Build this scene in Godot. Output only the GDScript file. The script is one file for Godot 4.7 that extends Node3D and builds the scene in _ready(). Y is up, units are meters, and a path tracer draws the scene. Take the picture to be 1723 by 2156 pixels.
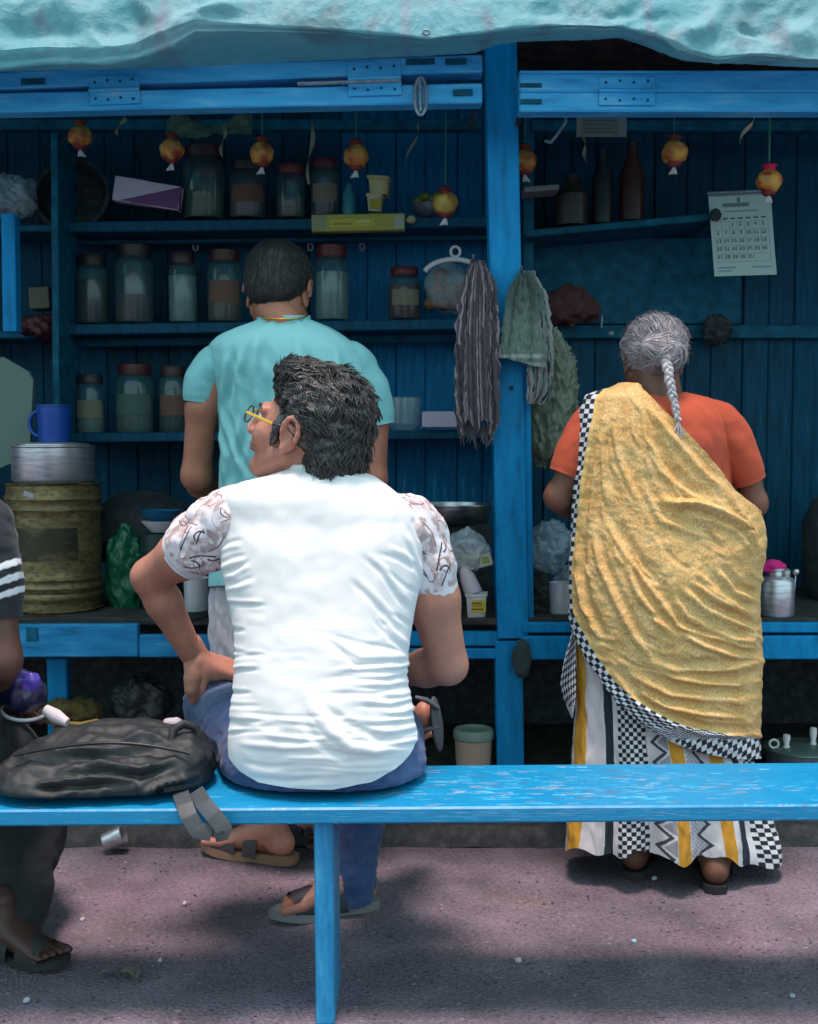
extends Node3D
# A street tea stall painted blue, seen from the bench in front of it. y is up, units are metres.
# Sizes were read from the photograph: px(u, v, depth) turns a place measured there into a point in the world.

const F := 2390.0
const EYE := 1.15
const PITCH := -0.0535

var used := {}
var origin_of := {}
var rng := RandomNumberGenerator.new()
var M := {}


func px(u: float, v: float, z: float) -> Vector3:
	var d := Vector3((u - 861.5) / F, -(v - 1078.0) / F, -1.0).rotated(Vector3.RIGHT, PITCH)
	return Vector3(0, EYE, 0) + d * (z / -d.z)


func _ready():
	rng.seed = 7
	# camera
	var cam := Camera3D.new()
	cam.name = "camera"
	cam.position = Vector3(0, EYE, 0)
	cam.rotation.x = PITCH
	cam.fov = rad_to_deg(2.0 * atan(1078.0 / F))
	cam.near = 0.05
	cam.far = 400.0
	add_child(cam)
	# a bright hazy sky, bluish white
	var env := Environment.new()
	env.background_mode = Environment.BG_SKY
	var sm := ProceduralSkyMaterial.new()
	sm.sky_top_color = Color(0.80, 0.945, 0.97)
	sm.sky_horizon_color = Color(0.72, 0.90, 0.93)
	sm.sky_curve = 0.25
	sm.sky_energy_multiplier = 0.76
	sm.ground_bottom_color = Color(0.30, 0.32, 0.34)
	sm.ground_horizon_color = Color(0.42, 0.46, 0.50)
	sm.sun_angle_max = 4.0
	sm.sun_curve = 0.05
	var sky := Sky.new()
	sky.sky_material = sm
	env.sky = sky
	env.tonemap_mode = Environment.TONE_MAPPER_LINEAR
	env.tonemap_exposure = 2.95
	env.sdfgi_enabled = true
	env.ssao_enabled = true
	env.ssil_enabled = true
	var we := WorldEnvironment.new()
	we.name = "world_environment"
	we.environment = env
	add_child(we)
	# a high sun behind bright haze, almost overhead and a little behind the viewer
	var sun := DirectionalLight3D.new()
	sun.name = "sun"
	sun.light_color = Color(1.0, 0.90, 0.87)
	sun.light_energy = 0.5
	sun.light_angular_distance = 14.0
	sun.shadow_enabled = true
	add_child(sun)
	sun.look_at_from_position(Vector3.ZERO, Vector3(0.05, -1.0, -0.12), Vector3.FORWARD)
	make_materials()
	build_ground()
	build_stall()
	build_tarp()
	build_bench()
	build_shelf_goods()
	build_counter_goods()
	build_hangings()
	build_backpack()
	build_seated_man()
	build_server()
	build_woman()
	build_edge_person()
	build_litter()


# ------------------------------------------------------------------ naming and grouping

func numbered(called: String) -> String:
	if not used.has(called):
		used[called] = 0
		return called
	used[called] += 1
	return "%s_%03d" % [called, used[called]]


func thing(called: String, label: String, category: String, at := Vector3.ZERO, group := "") -> Node3D:
	var o := Node3D.new()
	o.name = numbered(called)
	add_child(o)
	o.position = at
	origin_of[o] = at
	tag(o, label, category, group)
	return o


func tag(o: Node, label: String, category: String, group := ""):
	o.set_meta("label", label)
	o.set_meta("category", category)
	if group != "":
		o.set_meta("group", group)


func part(called: String, mb: MB, mat: Material, parent: Node = null, label := "") -> MeshInstance3D:
	var o := MeshInstance3D.new()
	o.name = called if parent else numbered(called)
	var org: Vector3 = origin_of.get(parent, Vector3.ZERO) if parent else Vector3.ZERO
	o.mesh = mb.mesh(org)
	o.material_override = mat
	(parent if parent else self).add_child(o, true)
	origin_of[o] = org
	if label != "":
		o.set_meta("label", label)
	return o


func single(called: String, mb: MB, mat: Material, label: String, category: String, group := "") -> MeshInstance3D:
	var o := MeshInstance3D.new()
	o.name = numbered(called)
	var at := mb.base()
	o.mesh = mb.mesh(at)
	o.position = at
	o.material_override = mat
	add_child(o)
	origin_of[o] = at
	tag(o, label, category, group)
	return o


func structure(called: String, mb: MB, mat: Material) -> MeshInstance3D:
	var o := part(called, mb, mat)
	o.set_meta("kind", "structure")
	return o


func copy_of(o: Node3D, at: Vector3, label: String, turn := 0.0) -> Node3D:
	var r: Node3D = o.duplicate()
	r.name = numbered(String(o.name).rstrip("0123456789").rstrip("_"))
	add_child(r)
	r.position = at
	r.rotation.y = turn
	r.set_meta("label", label)
	return r


# ------------------------------------------------------------------ mesh building

class MB:
	var v := PackedVector3Array()
	var n := PackedVector3Array()
	var t := PackedVector2Array()
	var c := PackedColorArray()
	var ix := PackedInt32Array()
	var tint := Color.WHITE

	func base() -> Vector3:
		var lo := v[0]
		var hi := v[0]
		for p in v:
			lo = lo.min(p)
			hi = hi.max(p)
		return Vector3((lo.x + hi.x) / 2, lo.y, (lo.z + hi.z) / 2)

	func mesh(org: Vector3) -> ArrayMesh:
		var a := []
		a.resize(Mesh.ARRAY_MAX)
		var w := PackedVector3Array()
		w.resize(v.size())
		for i in v.size():
			w[i] = v[i] - org
		a[Mesh.ARRAY_VERTEX] = w
		a[Mesh.ARRAY_NORMAL] = n
		a[Mesh.ARRAY_TEX_UV] = t
		a[Mesh.ARRAY_COLOR] = c
		a[Mesh.ARRAY_INDEX] = ix
		var m := ArrayMesh.new()
		m.add_surface_from_arrays(Mesh.PRIMITIVE_TRIANGLES, a)
		return m

	func vert(p: Vector3, nn: Vector3, uv := Vector2.ZERO, col = null) -> int:
		v.append(p)
		n.append(nn)
		t.append(uv)
		c.append(tint if col == null else col)
		return v.size() - 1

	func tri_i(a: int, b: int, d: int):
		# clockwise as seen from where the normals point
		var g := (v[b] - v[a]).cross(v[d] - v[a])
		if g.dot(n[a] + n[b] + n[d]) > 0:
			ix.append_array([a, d, b])
		else:
			ix.append_array([a, b, d])

	func face(ps: Array, nn: Vector3, uvs = null):
		var s := v.size()
		for k in ps.size():
			vert(ps[k], nn, uvs[k] if uvs else Vector2(ps[k].x + ps[k].z, ps[k].y))
		for k in range(1, ps.size() - 1):
			tri_i(s, s + k, s + k + 1)

	# a box with chamfered edges
	func box(ctr: Vector3, size: Vector3, bas := Basis.IDENTITY, ch := 0.003):
		var h := size / 2
		var e: float = min(ch, min(h.x, min(h.y, h.z)) * 0.45)
		for ax in 3:
			for sg in [-1.0, 1.0]:
				var a1 := (ax + 1) % 3
				var a2 := (ax + 2) % 3
				var nn := Vector3.ZERO
				nn[ax] = sg
				var ps := []
				var uvs := []
				for q in [[-1, -1], [1, -1], [1, 1], [-1, 1]]:
					var p := Vector3.ZERO
					p[ax] = sg * h[ax]
					p[a1] = q[0] * (h[a1] - e)
					p[a2] = q[1] * (h[a2] - e)
					ps.append(ctr + bas * p)
					var f := Vector2(p.x / size.x + 0.5, p.z / size.z + 0.5)
					if ax == 2:
						f = Vector2(p.x / size.x + 0.5, p.y / size.y + 0.5)
					elif ax == 0:
						f = Vector2(p.z / size.z + 0.5, p.y / size.y + 0.5)
					uvs.append(f)
				face(ps, bas * nn, uvs)
		if e <= 0.0002:
			return
		for ax in 3:
			var a1 := (ax + 1) % 3
			var a2 := (ax + 2) % 3
			for s1 in [-1.0, 1.0]:
				for s2 in [-1.0, 1.0]:
					var nn := Vector3.ZERO
					nn[a1] = s1
					nn[a2] = s2
					var ps := []
					for q in [[-1, 0], [1, 0], [1, 1], [-1, 1]]:
						var p := Vector3.ZERO
						p[ax] = q[0] * (h[ax] - e)
						p[a1] = s1 * (h[a1] - (e if q[1] == 0 else 0.0))
						p[a2] = s2 * (h[a2] - (0.0 if q[1] == 0 else e))
						ps.append(ctr + bas * p)
					face(ps, (bas * nn).normalized())
		for sx in [-1.0, 1.0]:
			for sy in [-1.0, 1.0]:
				for sz in [-1.0, 1.0]:
					var k := Vector3(sx, sy, sz)
					var ps := []
					for ax in 3:
						var p := k * (h - Vector3(e, e, e))
						p[ax] = k[ax] * h[ax]
						ps.append(ctr + bas * p)
					face(ps, (bas * k).normalized())

	# a bar between two points, w across, d deep (towards the viewer)
	func bar(a: Vector3, b: Vector3, w: float, d: float, ch := 0.003):
		var y := (b - a).normalized()
		var x := y.cross(Vector3.BACK)
		if x.length() < 0.1:
			x = Vector3.RIGHT
		x = x.normalized()
		var z := x.cross(y).normalized()
		box((a + b) / 2, Vector3(w, (b - a).length(), d), Basis(x, y, z), ch)

	# a grid of points; at(i, j) gives the point; wrap closes it around i
	func grid(nu: int, nv: int, wrap: bool, at: Callable, disp = null, col = null, uv = null, flip := false, passes := 1):
		var cu := nu if wrap else nu + 1
		var P := PackedVector3Array()
		P.resize(cu * (nv + 1))
		for j in nv + 1:
			for i in cu:
				P[j * cu + i] = at.call(float(i) / nu, float(j) / nv)
		var N := grid_normals(P, cu, nv, wrap, flip)
		if disp != null:
			for j in nv + 1:
				for i in cu:
					var q := j * cu + i
					P[q] += N[q] * float(disp.call(float(i) / nu, float(j) / nv, P[q]))
			N = grid_normals(P, cu, nv, wrap, flip)
		var s := v.size()
		var across := nu + 1
		for j in nv + 1:
			for i in across:
				var q := j * cu + (i % cu)
				var a := float(i) / nu
				var b := float(j) / nv
				vert(P[q], N[q], uv.call(a, b) if uv != null else Vector2(a, b), col.call(a, b, P[q]) if col != null else null)
		for j in nv:
			for i in nu:
				var q := s + j * across + i
				tri_i(q, q + 1, q + across)
				tri_i(q + 1, q + across + 1, q + across)

	func grid_normals(P: PackedVector3Array, cu: int, nv: int, wrap: bool, flip: bool) -> PackedVector3Array:
		var N := PackedVector3Array()
		N.resize(P.size())
		for j in nv + 1:
			var j0 := maxi(j - 1, 0) * cu
			var j1 := mini(j + 1, nv) * cu
			for i in cu:
				var i0 := (i + cu - 1) % cu if wrap else maxi(i - 1, 0)
				var i1 := (i + 1) % cu if wrap else mini(i + 1, cu - 1)
				var du := P[j * cu + i1] - P[j * cu + i0]
				var dv := P[j1 + i] - P[j0 + i]
				var g := du.cross(dv)
				if g.length_squared() < 1e-20:
					g = Vector3.UP
				N[j * cu + i] = g.normalized() * (-1.0 if flip else 1.0)
		return N

	# a turned shape: prof is [[radius, height], ...] upwards from base
	func lathe(base_at: Vector3, prof: Array, seg := 24, squash := 1.0, bas := Basis.IDENTITY, uv_h := 1.0):
		var s := v.size()
		var rows := []
		for k in prof.size():
			if k > 0 and k < prof.size() - 1:
				# a crease where the profile bends sharply
				var d0 := Vector2(prof[k][0] - prof[k - 1][0], prof[k][1] - prof[k - 1][1]).normalized()
				var d1 := Vector2(prof[k + 1][0] - prof[k][0], prof[k + 1][1] - prof[k][1]).normalized()
				if d0.dot(d1) < 0.75:
					rows.append([prof[k], d0])
					rows.append([prof[k], d1])
				else:
					rows.append([prof[k], (d0 + d1).normalized()])
			elif k == 0:
				rows.append([prof[0], Vector2(prof[1][0] - prof[0][0], prof[1][1] - prof[0][1]).normalized()])
			else:
				rows.append([prof[k], Vector2(prof[k][0] - prof[k - 1][0], prof[k][1] - prof[k - 1][1]).normalized()])
		var top: float = prof[-1][1] if absf(prof[-1][1]) > 1e-5 else 1.0
		for r in rows:
			for i in seg + 1:
				var a := TAU * i / seg
				var q := Vector3(cos(a), 0, sin(a) * squash)
				var nn := Vector3(cos(a) * r[1].y, -r[1].x, sin(a) * r[1].y)
				vert(base_at + bas * (q * float(r[0][0]) + Vector3(0, r[0][1], 0)), (bas * nn).normalized(), Vector2(float(i) / seg, r[0][1] / top * uv_h))
		for k in rows.size() - 1:
			for i in seg:
				var q := s + k * (seg + 1) + i
				tri_i(q, q + 1, q + seg + 1)
				tri_i(q + 1, q + seg + 2, q + seg + 1)

	# a round tube along points, with a radius at each
	func tube(ps: Array, rs, sides := 6, flat := 1.0, up := Vector3.BACK):
		var s := v.size()
		var m := ps.size()
		for k in m:
			var d: Vector3 = (ps[mini(k + 1, m - 1)] - ps[maxi(k - 1, 0)]).normalized()
			var x := d.cross(up)
			if x.length() < 0.05:
				x = d.cross(Vector3.RIGHT)
			x = x.normalized()
			var y := x.cross(d).normalized()
			var r: float = rs[k] if rs is Array else rs
			for i in sides + 1:
				var a := TAU * i / sides
				var nn := x * cos(a) + y * sin(a)
				vert(ps[k] + x * cos(a) * r + y * sin(a) * r * flat, nn, Vector2(float(i) / sides, float(k) / (m - 1)))
		for k in m - 1:
			for i in sides:
				var q := s + k * (sides + 1) + i
				tri_i(q, q + 1, q + sides + 1)
				tri_i(q + 1, q + sides + 2, q + sides + 1)
		for e in [0, m - 1]:
			var d: Vector3 = (ps[1] - ps[0]).normalized() * -1.0 if e == 0 else (ps[m - 1] - ps[m - 2]).normalized()
			var c0 := vert(ps[e], d)
			var f := v.size()
			for i in sides + 1:
				vert(v[s + e * (sides + 1) + i], d)
			for i in sides:
				tri_i(c0, f + i, f + i + 1)

	# a ball, stretched and roughened
	func blob(ctr: Vector3, r: Vector3, amp := 0.0, freq := 10.0, noise: FastNoiseLite = null, nu := 24, nv := 16, bas := Basis.IDENTITY):
		grid(nu, nv, true, func(a: float, b: float):
			var th: float = a * TAU
			var ph: float = lerpf(0.02, PI - 0.02, b)
			return ctr + bas * (Vector3(cos(th) * sin(ph), cos(ph), sin(th) * sin(ph)) * r),
			null if noise == null else func(_a: float, _b: float, p: Vector3): return noise.get_noise_3dv(p * freq) * amp, null, null, false)


# a field of rounded bones joined smoothly, meshed as surface nets
class Field:
	var o: Vector3
	var h: float
	var nx: int
	var ny: int
	var nz: int
	var d := PackedFloat32Array()

	func _init(lo: Vector3, hi: Vector3, cell: float):
		o = lo
		h = cell
		nx = int((hi.x - lo.x) / cell) + 2
		ny = int((hi.y - lo.y) / cell) + 2
		nz = int((hi.z - lo.z) / cell) + 2
		d.resize(nx * ny * nz)
		d.fill(1.0)

	func span(lo: Vector3, hi: Vector3) -> Array:
		return [maxi(0, int((lo.x - o.x) / h)), mini(nx - 1, int((hi.x - o.x) / h) + 1),
			maxi(0, int((lo.y - o.y) / h)), mini(ny - 1, int((hi.y - o.y) / h) + 1),
			maxi(0, int((lo.z - o.z) / h)), mini(nz - 1, int((hi.z - o.z) / h) + 1)]

	func cone(a: Vector3, b: Vector3, ra: float, rb: float, k := 0.02):
		var m: float = max(ra, rb) + k + h * 2.0
		var s := span(a.min(b) - Vector3(m, m, m), a.max(b) + Vector3(m, m, m))
		var ba := b - a
		var l2: float = max(ba.length_squared(), 1e-9)
		var dr := rb - ra
		for z in range(s[4], s[5] + 1):
			for y in range(s[2], s[3] + 1):
				var p := Vector3(o.x + s[0] * h, o.y + y * h, o.z + z * h) - a
				var q: int = (z * ny + y) * nx + s[0]
				for x in range(s[0], s[1] + 1):
					var t := clampf(p.dot(ba) / l2, 0.0, 1.0)
					var e := (p - ba * t).length() - ra - dr * t
					var w := d[q]
					if e < w + k:
						var f := maxf(k - absf(w - e), 0.0) / k
						d[q] = minf(w, e) - f * f * k * 0.25
					p.x += h
					q += 1

	func ell(ctr: Vector3, r: Vector3, bas := Basis.IDENTITY, k := 0.02, cut := false):
		var big: float = max(r.x, max(r.y, r.z)) + k + h * 2.0
		var s := span(ctr - Vector3(big, big, big), ctr + Vector3(big, big, big))
		var inv := bas.inverse()
		var ir := Vector3(1.0 / r.x, 1.0 / r.y, 1.0 / r.z)
		for z in range(s[4], s[5] + 1):
			for y in range(s[2], s[3] + 1):
				var q: int = (z * ny + y) * nx + s[0]
				for x in range(s[0], s[1] + 1):
					var p := inv * (Vector3(o.x + x * h, o.y + y * h, o.z + z * h) - ctr)
					var g := p * ir
					var l := g.length()
					var e := (l - 1.0) * l / maxf((g * ir).length(), 1e-6)
					var w := d[q]
					if cut:
						var f := maxf(k - absf(w + e), 0.0) / k
						d[q] = maxf(w, -e) + f * f * k * 0.25
					elif e < w + k:
						var f := maxf(k - absf(w - e), 0.0) / k
						d[q] = minf(w, e) - f * f * k * 0.25
					q += 1

	# cut level where it rests on something at height y0, nearer than depth zmin
	func rest_on(y0: float, zmin: float):
		for z in nz:
			if o.z + z * h < zmin:
				continue
			for y in ny:
				var e := y0 - (o.y + y * h)
				if e < -0.05:
					break
				var q := (z * ny + y) * nx
				for x in nx:
					d[q + x] = maxf(d[q + x], e)

	func chain(ps: Array, rs: Array, k := 0.02):
		for i in ps.size() - 1:
			cone(ps[i], ps[i + 1], rs[i], rs[i + 1], k)

	func emit(mb: MB, col = null, disp = null, uv = null):
		var id := PackedInt32Array()
		id.resize(nx * ny * nz)
		id.fill(-1)
		var sx := 1
		var sy := nx
		var sz := nx * ny
		var offs := [0, sx, sy, sx + sy, sz, sx + sz, sy + sz, sx + sy + sz]
		var edges := [[0, 1], [2, 3], [4, 5], [6, 7], [0, 2], [1, 3], [4, 6], [5, 7], [0, 4], [1, 5], [2, 6], [3, 7]]
		var cr := [Vector3(0, 0, 0), Vector3(1, 0, 0), Vector3(0, 1, 0), Vector3(1, 1, 0), Vector3(0, 0, 1), Vector3(1, 0, 1), Vector3(0, 1, 1), Vector3(1, 1, 1)]
		var far := h * 2.0
		for z in nz - 1:
			for y in ny - 1:
				var q := z * sz + y * sy
				for x in nx - 1:
					var w0 := d[q]
					if w0 < far and w0 > -far:
						var mask := 0
						for k in 8:
							if d[q + offs[k]] < 0.0:
								mask |= 1 << k
						if mask != 0 and mask != 255:
							var sum := Vector3.ZERO
							var cnt := 0
							for e in edges:
								var ea: float = d[q + offs[e[0]]]
								var eb: float = d[q + offs[e[1]]]
								if (ea < 0.0) != (eb < 0.0):
									sum += cr[e[0]].lerp(cr[e[1]], ea / (ea - eb))
									cnt += 1
							var lp := sum / cnt
							var g := Vector3(
								d[q + 1] - d[q] + d[q + 1 + sy] - d[q + sy] + d[q + 1 + sz] - d[q + sz] + d[q + 1 + sy + sz] - d[q + sy + sz],
								d[q + sy] - d[q] + d[q + 1 + sy] - d[q + 1] + d[q + sy + sz] - d[q + sz] + d[q + 1 + sy + sz] - d[q + 1 + sz],
								d[q + sz] - d[q] + d[q + 1 + sz] - d[q + 1] + d[q + sy + sz] - d[q + sy] + d[q + 1 + sy + sz] - d[q + 1 + sy])
							var nn := g.normalized()
							var p := o + (Vector3(x, y, z) + lp) * h
							if disp != null:
								p += nn * float(disp.call(p, nn))
							id[q] = mb.vert(p, nn, uv.call(p, nn) if uv != null else Vector2(p.x, p.y), col.call(p, nn) if col != null else null)
					q += 1
		var first := mb.ix.size()
		for z in range(1, nz - 1):
			for y in range(1, ny - 1):
				var q := z * sz + y * sy + 1
				for x in range(1, nx - 1):
					if id[q] >= 0:
						var s0 := d[q] < 0.0
						if s0 != (d[q + 1] < 0.0):
							quad(mb, id[q], id[q - sy], id[q - sy - sz], id[q - sz])
						if s0 != (d[q + sy] < 0.0):
							quad(mb, id[q], id[q - 1], id[q - 1 - sz], id[q - sz])
						if s0 != (d[q + sz] < 0.0):
							quad(mb, id[q], id[q - 1], id[q - 1 - sy], id[q - sy])
					q += 1
		if disp != null:
			# normals again from the moved surface
			var acc := {}
			for i in range(first, mb.ix.size(), 3):
				var a := mb.ix[i]
				var b := mb.ix[i + 1]
				var e := mb.ix[i + 2]
				var g := (mb.v[e] - mb.v[a]).cross(mb.v[b] - mb.v[a])
				for w in [a, b, e]:
					acc[w] = acc.get(w, Vector3.ZERO) + g
			for w in acc:
				if acc[w].length_squared() > 1e-24:
					mb.n[w] = acc[w].normalized()

	func quad(mb: MB, a: int, b: int, e: int, f: int):
		if a < 0 or b < 0 or e < 0 or f < 0:
			return
		mb.tri_i(a, b, e)
		mb.tri_i(a, e, f)


# a map of folds: ridges and valleys drawn as strokes, sampled when a cloth is shaped
class Folds:
	var x0: float
	var y0: float
	var s: float
	var w: int
	var h: int
	var up := PackedFloat32Array()
	var dn := PackedFloat32Array()

	func _init(ax: float, ay: float, bx: float, by: float, step: float):
		x0 = ax
		y0 = ay
		s = step
		w = int((bx - ax) / step) + 2
		h = int((by - ay) / step) + 2
		up.resize(w * h)
		dn.resize(w * h)

	func stroke(ps: Array, r: float, amp: float, taper := true):
		var total := 0.0
		for i in ps.size() - 1:
			total += ps[i].distance_to(ps[i + 1])
		var run := 0.0
		for i in ps.size() - 1:
			var a: Vector2 = ps[i]
			var b: Vector2 = ps[i + 1]
			var ba := b - a
			var l2 := maxf(ba.length_squared(), 1e-6)
			var lo := a.min(b) - Vector2(r, r)
			var hi := a.max(b) + Vector2(r, r)
			for y in range(maxi(0, int((lo.y - y0) / s)), mini(h - 1, int((hi.y - y0) / s) + 1) + 1):
				for x in range(maxi(0, int((lo.x - x0) / s)), mini(w - 1, int((hi.x - x0) / s) + 1) + 1):
					var p := Vector2(x0 + x * s, y0 + y * s) - a
					var t := clampf(p.dot(ba) / l2, 0.0, 1.0)
					var e := (p - ba * t).length() / r
					if e < 1.0:
						var f := 1.0 - e * e
						f *= f
						if taper:
							var along := (run + t * sqrt(l2)) / total
							f *= minf(1.0, sin(along * PI) * 1.6 + 0.1)
						var q := y * w + x
						if amp > 0:
							up[q] = maxf(up[q], f * amp)
						else:
							dn[q] = minf(dn[q], f * amp)
			run += sqrt(l2)

	func at(x: float, y: float) -> float:
		var fx := clampf((x - x0) / s, 0.0, w - 1.001)
		var fy := clampf((y - y0) / s, 0.0, h - 1.001)
		var ix := int(fx)
		var iy := int(fy)
		fx -= ix
		fy -= iy
		var q := iy * w + ix
		var a := lerpf(lerpf(up[q] + dn[q], up[q + 1] + dn[q + 1], fx), lerpf(up[q + w] + dn[q + w], up[q + w + 1] + dn[q + w + 1], fx), fy)
		return a


func line_at(ps: Array, x: float) -> float:
	# piecewise line through [[x, y], ...]
	if x <= ps[0][0]:
		return ps[0][1]
	for i in ps.size() - 1:
		if x <= ps[i + 1][0]:
			return lerpf(ps[i][1], ps[i + 1][1], (x - ps[i][0]) / maxf(ps[i + 1][0] - ps[i][0], 1e-6))
	return ps[-1][1]


func ring_at(rings: Array, vy: float) -> Array:
	# rings are [height in the photo, left, right, depth, half thickness], smoothly joined
	var m := rings.size()
	if vy <= rings[0][0]:
		return rings[0].slice(1)
	if vy >= rings[m - 1][0]:
		return rings[m - 1].slice(1)
	for i in m - 1:
		if vy <= rings[i + 1][0]:
			var a: Array = rings[i]
			var b: Array = rings[i + 1]
			var pre: Array = rings[maxi(i - 1, 0)]
			var post: Array = rings[mini(i + 2, m - 1)]
			var t: float = b[0] - a[0]
			var w: float = (vy - a[0]) / t
			var out := []
			for k in range(1, 5):
				out.append(cubic_interpolate_in_time(a[k], b[k], pre[k], post[k], w, t, pre[0] - a[0] if i > 0 else -t, post[0] - a[0] if i < m - 2 else t * 2.0))
			return out
	return rings[m - 1].slice(1)


func ring_point(rings: Array, vy: float, th: float, power := 1.0, out := 0.0) -> Vector3:
	var r := ring_at(rings, vy)
	var c := px((r[0] + r[1]) / 2.0, vy, r[2] - r[3] * maxf(sin(th), 0.0))
	c.z = -r[2]
	var hw: float = (r[1] - r[0]) / 2.0 * r[2] / F + out
	var cx := cos(th)
	var sx := sin(th)
	if power != 1.0:
		cx = signf(cx) * pow(absf(cx), power)
		sx = signf(sx) * pow(absf(sx), power)
	return c + Vector3(cx * hw, 0, sx * (r[3] + out))


func loft(mb: MB, rings: Array, nu: int, nv: int, opt := {}):
	# opt: disp(th, vy, x), col(th, vy, x), hem(x) for a curved lower edge, power, uv
	var y0: float = rings[0][0]
	var y1: float = rings[-1][0]
	var hem = opt.get("hem")
	var power: float = opt.get("power", 1.0)
	var cx := func(th: float, vy: float) -> float:
		var r := ring_at(rings, vy)
		return (r[0] + r[1]) / 2.0 + cos(th) * (r[1] - r[0]) / 2.0
	var height := func(th: float, b: float) -> float:
		if hem == null:
			return lerpf(y0, y1, b)
		var e: float = hem.call(cx.call(th, y1 - 60.0), sin(th))
		return lerpf(y0, e, b)
	mb.grid(nu, nv, true,
		func(a: float, b: float): return ring_point(rings, height.call(a * TAU, b), a * TAU, power),
		null if not opt.has("disp") else func(a: float, b: float, _p: Vector3):
			var vy: float = height.call(a * TAU, b)
			return opt.disp.call(a * TAU, vy, cx.call(a * TAU, vy)),
		null if not opt.has("col") else func(a: float, b: float, _p: Vector3):
			var vy: float = height.call(a * TAU, b)
			return opt.col.call(a * TAU, vy, cx.call(a * TAU, vy)),
		null if not opt.has("uv") else func(a: float, b: float):
			return opt.uv.call(a * TAU, height.call(a * TAU, b)), false)


# a sleeve or trouser leg: an oval tube along points with folds
func limb(mb: MB, ps: Array, rs: Array, nu: int, nv: int, opt := {}):
	var m := ps.size()
	var curve := Curve3D.new()
	for p in ps:
		curve.add_point(p)
	for i in m:
		var d: Vector3 = (ps[mini(i + 1, m - 1)] - ps[maxi(i - 1, 0)]) / 6.0
		curve.set_point_in(i, -d)
		curve.set_point_out(i, d)
	var flat: float = opt.get("flat", 1.0)
	var up: Vector3 = opt.get("up", Vector3.BACK)
	var skew: Vector3 = opt.get("skew", Vector3.ZERO)
	var at := func(a: float, b: float) -> Vector3:
		var f := b * (m - 1)
		var i := mini(int(f), m - 2)
		var p := curve.sample(i, f - i)
		var d := (curve.sample(i, minf(f - i + 0.05, 1.0)) - curve.sample(i, maxf(f - i - 0.05, 0.0))).normalized()
		var x := d.cross(up).normalized()
		var y := x.cross(d).normalized()
		var r := lerpf(rs[i], rs[i + 1], smoothstep(0.0, 1.0, f - i))
		var th := a * TAU
		var e := x * cos(th) * r + y * sin(th) * r * flat
		return p + e + d * e.dot(skew) * b
	mb.grid(nu, nv, true, at,
		null if not opt.has("disp") else func(a: float, b: float, p: Vector3): return opt.disp.call(a, b, p),
		null if not opt.has("col") else func(a: float, b: float, p: Vector3): return opt.col.call(a, b, p), null, false)


func noise(sd: int, freq: float, octaves := 3, kind := FastNoiseLite.TYPE_SIMPLEX_SMOOTH, ridged := false) -> FastNoiseLite:
	var f := FastNoiseLite.new()
	f.seed = sd
	f.frequency = freq
	f.noise_type = kind
	f.fractal_type = FastNoiseLite.FRACTAL_RIDGED if ridged else FastNoiseLite.FRACTAL_FBM
	f.fractal_octaves = octaves
	return f


func rgb(r: float, g: float, b: float) -> Color:
	return Color(r / 255.0, g / 255.0, b / 255.0)


func lin(r: float, g: float, b: float) -> Color:
	return rgb(r, g, b).srgb_to_linear()


# ------------------------------------------------------------------ materials

func noise_tex(sd: int, freq: float, ramp: Array, size := 512, octaves := 4, kind := FastNoiseLite.TYPE_SIMPLEX_SMOOTH, ridged := false) -> NoiseTexture2D:
	var t := NoiseTexture2D.new()
	t.width = size
	t.height = size
	t.seamless = true
	t.noise = noise(sd, freq, octaves, kind, ridged)
	var g := Gradient.new()
	var off := PackedFloat32Array()
	var col := PackedColorArray()
	for e in ramp:
		off.append(e[0])
		col.append(e[1])
	g.offsets = off
	g.colors = col
	t.color_ramp = g
	return t


func bumps(sd: int, freq: float, strength := 4.0, size := 512, octaves := 3) -> NoiseTexture2D:
	var t := NoiseTexture2D.new()
	t.width = size
	t.height = size
	t.seamless = true
	t.as_normal_map = true
	t.bump_strength = strength
	t.noise = noise(sd, freq, octaves)
	return t


func mat(ramp: Array, scale: Vector3, rough := 0.6, sd := 1, freq := 0.012, metal := 0.0, normal: Texture2D = null, nscale := 0.5) -> StandardMaterial3D:
	var m := StandardMaterial3D.new()
	m.albedo_texture = noise_tex(sd, freq, ramp)
	m.uv1_triplanar = true
	m.uv1_scale = scale
	m.roughness = rough
	m.metallic = metal
	if normal:
		m.normal_enabled = true
		m.normal_texture = normal
		m.normal_scale = nscale
	return m


func plain(col: Color, rough := 0.6, metal := 0.0, verts := false) -> StandardMaterial3D:
	var m := StandardMaterial3D.new()
	m.albedo_color = col
	m.roughness = rough
	m.metallic = metal
	m.vertex_color_use_as_albedo = verts
	return m


func cloth(col: Color, rough := 0.9, verts := true) -> StandardMaterial3D:
	var m := plain(col, rough, 0.0, verts)
	m.rim_enabled = true
	m.rim = 0.25
	m.normal_enabled = true
	m.normal_texture = M.weave
	m.normal_scale = 0.35
	m.uv1_triplanar = true
	m.uv1_scale = Vector3(9, 9, 9)
	return m


func glass(col: Color, alpha: float, rough := 0.08) -> StandardMaterial3D:
	var m := plain(Color(col, alpha), rough)
	m.transparency = BaseMaterial3D.TRANSPARENCY_ALPHA
	return m


func image_mat(img: Image, rough := 0.9) -> StandardMaterial3D:
	var m := StandardMaterial3D.new()
	m.albedo_texture = ImageTexture.create_from_image(img)
	m.roughness = rough
	return m


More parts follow.
